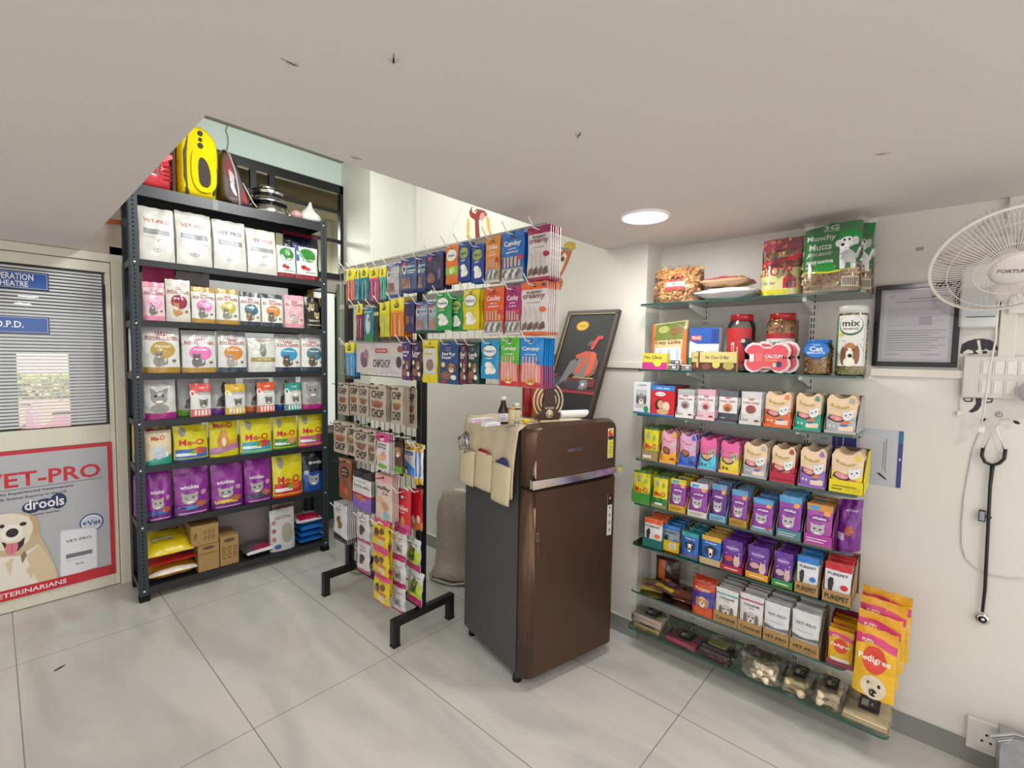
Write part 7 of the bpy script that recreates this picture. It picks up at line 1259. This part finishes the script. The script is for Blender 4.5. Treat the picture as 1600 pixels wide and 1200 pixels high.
# switchboard
q0 = at_x(1504, 590, 2.335); q1 = at_x(1600, 590, 2.335)
y0, y1 = q0.y, -.36; zz1 = at_x(1504, 556, 2.335).z; zz0 = at_x(1504, 620, 2.335).z
t = thing('switchboard', 'long white switchboard with rows of rocker switches on the right wall', 'switchboard', (XR, y0, zz0)); W = y0 - y1; H = zz1 - zz0
b = MB(); b.box(-.022, -.001, -W, 0, 0, H, '#d6d2cb', 'gloss'); b.build('backplate', t, bevel=.004)
for r in range(2):
    for c in range(8):
        b = MB(); ya = -.044 - c * .030; za = H * (.56 if r == 0 else .10); b.box(-.0245, -.0215, ya - .028, ya, za, za + H * .34, '#dedad2', 'gloss'); b.box(-.0265, -.024, ya - .023, ya - .005, za + .004, za + H * .34 - .004, '#e4e0d8', 'gloss'); b.build('switch', t, bevel=.001)
# dog wall decal: a lying dog above the board and its tail below
def decal(name, label, polys, cat='wall sticker'):
    t = thing(name, label, cat, (XR - .0006, 0, 0)); mb = MB()
    for k, (col, pts) in enumerate(polys):
        P = [at_x(u, v, XR) for u, v in pts]; P2 = [(p.y, p.z) for p in P]
        for tr in tessellate_polygon([[Vector((a, c, 0)) for a, c in P2]]):
            mb.add([(-.0004 * k, P2[i][0], P2[i][1]) for i in tr], [(0, 1, 2)], col, 'card')
    mb.build('vinyl', t); return t
DK = '#2c2530'
decal('dog_decal', 'black and white lying puppy wall sticker above the switchboard', [(DK, [(1500, 552), (1503, 538), (1512, 533), (1522, 530), (1535, 529), (1547, 531), (1555, 536), (1561, 548), (1556, 552), (1540, 545), (1530, 553), (1515, 554)]), ('#dedad4', [(1504, 551), (1512, 546), (1520, 548), (1521, 552), (1508, 553)]), ('#dedad4', [(1526, 532), (1531, 531), (1533, 546), (1540, 551), (1530, 553), (1524, 549), (1529, 545)]), ('#dedad4', [(1545, 548), (1556, 546), (1560, 551), (1550, 552)]), ('#1b161c', [(1534, 549), (1541, 548), (1543, 552), (1536, 553)])])
decal('tail_decal', 'black curved tail and paws wall sticker below the switchboard', [(DK, [(1524, 622), (1534, 622), (1533, 634), (1528, 641), (1519, 645), (1513, 643), (1521, 637), (1525, 630)]), (DK, [(1504, 622), (1521, 622), (1519, 628), (1508, 628)]), ('#dedad4', [(1507, 623), (1518, 623), (1516, 626), (1509, 626)]), (DK, [(1538, 622), (1552, 623), (1550, 629), (1541, 630)]), ('#dedad4', [(1541, 624), (1549, 624), (1548, 627), (1543, 628)])])
# murals on the far part of the right wall
def mural(label, polys):
    t = thing('dog_mural', label, 'mural', (XP - .0006, 0, 0)); mb = MB()
    for k, (col, pts) in enumerate(polys):
        P2 = [(at_x(u, v, XP).y, at_x(u, v, XP).z) for u, v in pts]
        for tr in tessellate_polygon([[Vector((a, c, 0)) for a, c in P2]]): mb.add([(-.0004 * k, P2[i][0], P2[i][1]) for i in tr], [(0, 1, 2)], col, 'matte')
    mb.build('paint_layer', t)
OR_ = '#c26a4c'
mural('painted brown and white dog with a pink tongue, behind the top of the display stand', [('#d8d3c0', [(731, 330), (742, 323), (757, 330), (768, 345), (770, 368), (728, 373), (729, 345)]), ('#8a3a34', [(733, 332), (737, 323), (744, 326), (757, 329), (762, 336), (752, 342), (748, 344), (750, 372), (743, 373), (742, 344), (735, 339)]), ('#cfa25a', [(730, 345), (732, 338), (734, 350), (733, 366), (737, 373), (731, 373), (729, 358)]), ('#cfa25a', [(760, 335), (765, 344), (766, 360), (772, 372), (766, 368), (761, 356)]), ('#c98a8c', [(752, 333), (757, 332), (758, 337), (753, 346), (749, 340)]), ('#e6e2d4', [(738, 325), (742, 324), (746, 330), (743, 334), (738, 331)]), ('#3a302c', [(742, 329), (744, 328), (745, 331), (743, 332)])])
mural('painted orange and white cartoon dog with yellow hat, right of the display stand', [(OR_, [(864, 442), (865, 425), (869, 410), (874, 398), (881, 388), (886, 384), (895, 386), (893, 396), (888, 410), (882, 422), (878, 430)]), ('#e3dccb', [(868, 428), (872, 412), (878, 400), (883, 394), (886, 400), (882, 412), (877, 424), (870, 436)]), ('#c9ac4a', [(880, 384), (884, 379), (892, 377), (899, 380), (899, 389), (893, 392), (886, 388)]), ('#8f8f8a', [(875, 386), (886, 387), (893, 391), (890, 394), (880, 391)]), ('#5f5a55', [(876, 404), (880, 400), (883, 404), (880, 409), (877, 408)]), (OR_, [(862, 448), (868, 436), (876, 432), (880, 440), (876, 452), (868, 460), (864, 458)])])
# socket on the far trim, seen beside the display stand
q = at_x(871, 560, XP); t = thing('wall_socket', 'white wall socket on the trunking left of the framed picture', 'socket', (XP, q.y, q.z))
b = MB(); b.box(-.02, -.001, -.045, .045, -.035, .035, '#dad7d0', 'gloss'); b.build('plate', t, bevel=.004)
b = MB(); b.box(-.045, -.02, -.012, .014, -.008, .02, '#1d1b1c', 'paint'); b.tube([(-.04, 0, -.005), (-.045, .0, -.05), (-.03, .01, -.14), (-.02, .02, -.22)], .003, 6, '#1d1b1c', 'paint'); b.build('black_plug', t, bevel=.003)
# stethoscope
X0 = XR - .014
def sp(u, v, dx=0): return at_x(u, v, X0 - dx)
t = thing('stethoscope', 'black stethoscope hanging from a clear hook on the right wall', 'stethoscope')
b = MB(); b.tube([sp(1536, 700), sp(1534, 712), sp(1539, 722), sp(1550, 727), sp(1561, 724), sp(1569, 717), sp(1571, 702)], .0052, 8, '#141416', 'paint'); b.tube([sp(1551, 726), sp(1547, 760), sp(1545, 800), sp(1542, 860), sp(1539, 920), sp(1535, 956)], [.0062, .005, .005, .005, .005, .0045], 8, '#141416', 'paint'); b.build('tubing', t)
b = MB(); b.tube([sp(1538, 700), sp(1547, 682), sp(1556, 668, .004), (sp(1562, 656, .006)), sp(1575, 655, .006), sp(1585, 658, .006)], .0018, 6, m='chrome'); b.tube([sp(1568, 702), sp(1562, 682), sp(1556, 668), sp(1550, 656), sp(1543, 654), sp(1536, 656)], .0018, 6, m='chrome'); b.build('ear_tubes', t)
for k, (u, v, u2, v2) in enumerate(((1584, 658, 1593, 662), (1540, 654, 1533, 658))):
    b = MB(); b.tube([sp(u, v, .006), sp((u + u2) / 2, (v + v2) / 2, .006), sp(u2, v2, .006)], [.003, .0055, .0035], 8, '#141416', 'paint'); b.build('ear_tip', t)
p = sp(1535, 967); b = MB(); b.lathe([(.016, 0), (.019, .004), (.018, .009), (.011, .011)], 28, m='chrome'); b.lathe([(.012, .010), (.012, .0125)], 28, '#1b1b1c', 'paint'); b.lathe([(.006, .0125), (.005, .0145)], 20, '#c9c9c9', 'chrome'); o = b.build('chest_piece', t); o.location = (XR - .008, p.y, p.z); o.rotation_euler.y = -math.pi / 2
p = sp(1535, 806); b = MB(); b.box(p.x - .004, p.x + .004, p.y - .008, p.y + .010, p.z - .02, p.z + .02, '#17171a', 'paint'); b.box(p.x - .005, p.x, p.y - .0055, p.y + .0075, p.z - .016, p.z + .016, '#8d9096', 'gloss'); b.tube([sp(1541, 806), sp(1548, 810)], .006, 8, '#141416', 'paint'); b.build('name_tag', t)
p = at_x(1561, 648, XR); b = MB(); b.lathe([(.008, -.002), (.009, 0), (.008, .003)], 14, m='pet'); b.tube([(0, 0, .003), (0, 0, .012), (.010, 0, .016)], .002, 6, m='pet'); b.box(-.008, .014, -.006, .006, 0, .002, m='pet')
o = b.build('clear_hook'); place(o, (XR - .0015, p.y, p.z)); o.rotation_euler.y = -math.pi / 2; tag(o, 'small clear plastic hook holding the stethoscope', 'hook')
# white cable looping on the wall
b = MB(); b.tube([at_x(u, v, XR - .004) for u, v in ((1531, 676), (1521, 700), (1513, 740), (1506, 780), (1503, 820), (1503, 850), (1509, 872), (1522, 886), (1545, 898), (1575, 904), (1610, 905))], .0022, 6, '#cfccca', 'gloss'); tag(b.build('white_cable'), 'thin white cable looping down the wall behind the stethoscope', 'cable')
b = MB(); b.tube([at_x(1500, 570, XR - .003), at_x(1499, 640, XR - .003)], .0014, 5, '#d2cfc8', 'gloss'); b.box(at_x(1499, 645, XR - .005).x - .006, at_x(1499, 645, XR - .005).x + .004, at_x(1499, 645, XR).y - .006, at_x(1499, 645, XR).y + .006, at_x(1499, 645, XR).z - .01, at_x(1499, 645, XR).z + .008, '#dedbd5', 'gloss'); tag(b.build('white_cable'), 'short straight white cable with a small plug below the electrical box', 'cable')
# leaflets
def leaf(label, u0, u1, v0, v1, art, base, name='leaflet', dx=.001):
    ya = at_x(u0, v0, XR).y; yb = at_x(u1, v0, XR).y; za = at_x((u0 + u1) / 2, v0, XR).z; zb = at_x((u0 + u1) / 2, v1, XR).z
    o = card_mb(ya - yb, za - zb, .001, art, base).build(name); place(o, (XR - dx - .0006, (ya + yb) / 2, zb), NZ); return tag(o, label, 'leaflet')
leaf('pale grey leaflet with purple blue edge on the wall right of the shelves', 1340, 1413, 671, 758, [('r', .9, .55 * 0, 1, 1, '#3a3f8a'), ('r', .9, .78, 1, 1, '#2a6f96'), ('r', .05, .15, .42, .9, '#c9c3c6'), ('r', .22, .18, .25, .5, '#b08a98'), ('r', .3, .2, .33, .45, '#b08a98'), ('r', .6, .3, .615, .8, '#8f8f94'), ('r', .65, .25, .665, .85, '#8f8f94'), ('p', [(.5, .2), (.56, .17), (.7, .1), (.68, .14), (.58, .2), (.52, .23)], '#2b2d35'), ('e', .95, .5, .02, .02, '#e6e6ea')], '#bcc1c8')
leaf('white and dark blue leaflet partly hidden behind the cream cat food boxes', 1275, 1339, 677, 700 + 30, [('r', .42, 0, 1, 1, '#2a2f74'), T('UNIT', .22, .82, .2, .05, '#3a3f5a'), ('r', .68, .3, .7, .95, '#c9cbe0'), ('r', .52, .5, .54, .9, '#8a8fc0')], '#c9ccd2')
# floor level socket and folded leaflets in the corner
t = thing('floor_socket', 'white double socket plate near the floor at the bottom right', 'socket', (XR, at_x(1511, 1130, XR - .02).y, .062))
b = MB(); b.box(-.022, -.001, -.26, 0, 0, .112, '#d6d4ce', 'gloss'); b.build('plate', t, bevel=.003)
b = MB(); b.box(-.0235, -.0215, -.075, -.028, .02, .09, '#dedcd6', 'gloss')
for dy, dz in ((-.051, .07), (-.040, .045), (-.062, .045)):
    n0 = len(b.v); b.lathe([(.004, 0), (.004, .0008)], 10, '#1c1a19'); b.xf(Matrix.Translation((-.0235, dy, dz)) @ Matrix.Rotation(-math.pi / 2, 4, 'Y'), n0)
b.build('socket_face', t); b = MB(); b.box(-.0235, -.0215, -.13, -.085, .02, .09, '#dad8d2', 'gloss'); b.build('switch', t)
t = thing('folded_tarpaulin', 'folded grey silver sheet at the bottom right corner beside the socket', 'sheet', (2.2, -.215, .10))
b = MB(); rr = random.Random(8)
for k in range(5):
    b.tube([(-.02 + .012 * k, .03 - .01 * k, .12 - .01 * k), (.04, -.03, .125 - .008 * k), (.1, -.12, .10 - .012 * k), (.12, -.2, .05)], .006, 6, ('#a5a6a8', '#8d8e92', '#b9bab8')[k % 3], 'silver', flat=.5)
b.prism([(-.01, -.10), (.14, -.10), (.12, .10), (.03, .115)], -.2, -.0, 'y', '#8e9194', 'silver'); b.build('folds', t)
q = at_x(1600, 612, 2.3); b = MB(); b.ball((0, 0, 0), .03, .05, .042, 16, '#b9aebc', 'gloss'); o = b.build('lilac_lamp'); place(o, (2.30, q.y - .035, q.z)); tag(o, 'round lilac plug in lamp over the switchboard at the right picture edge', 'lamp')
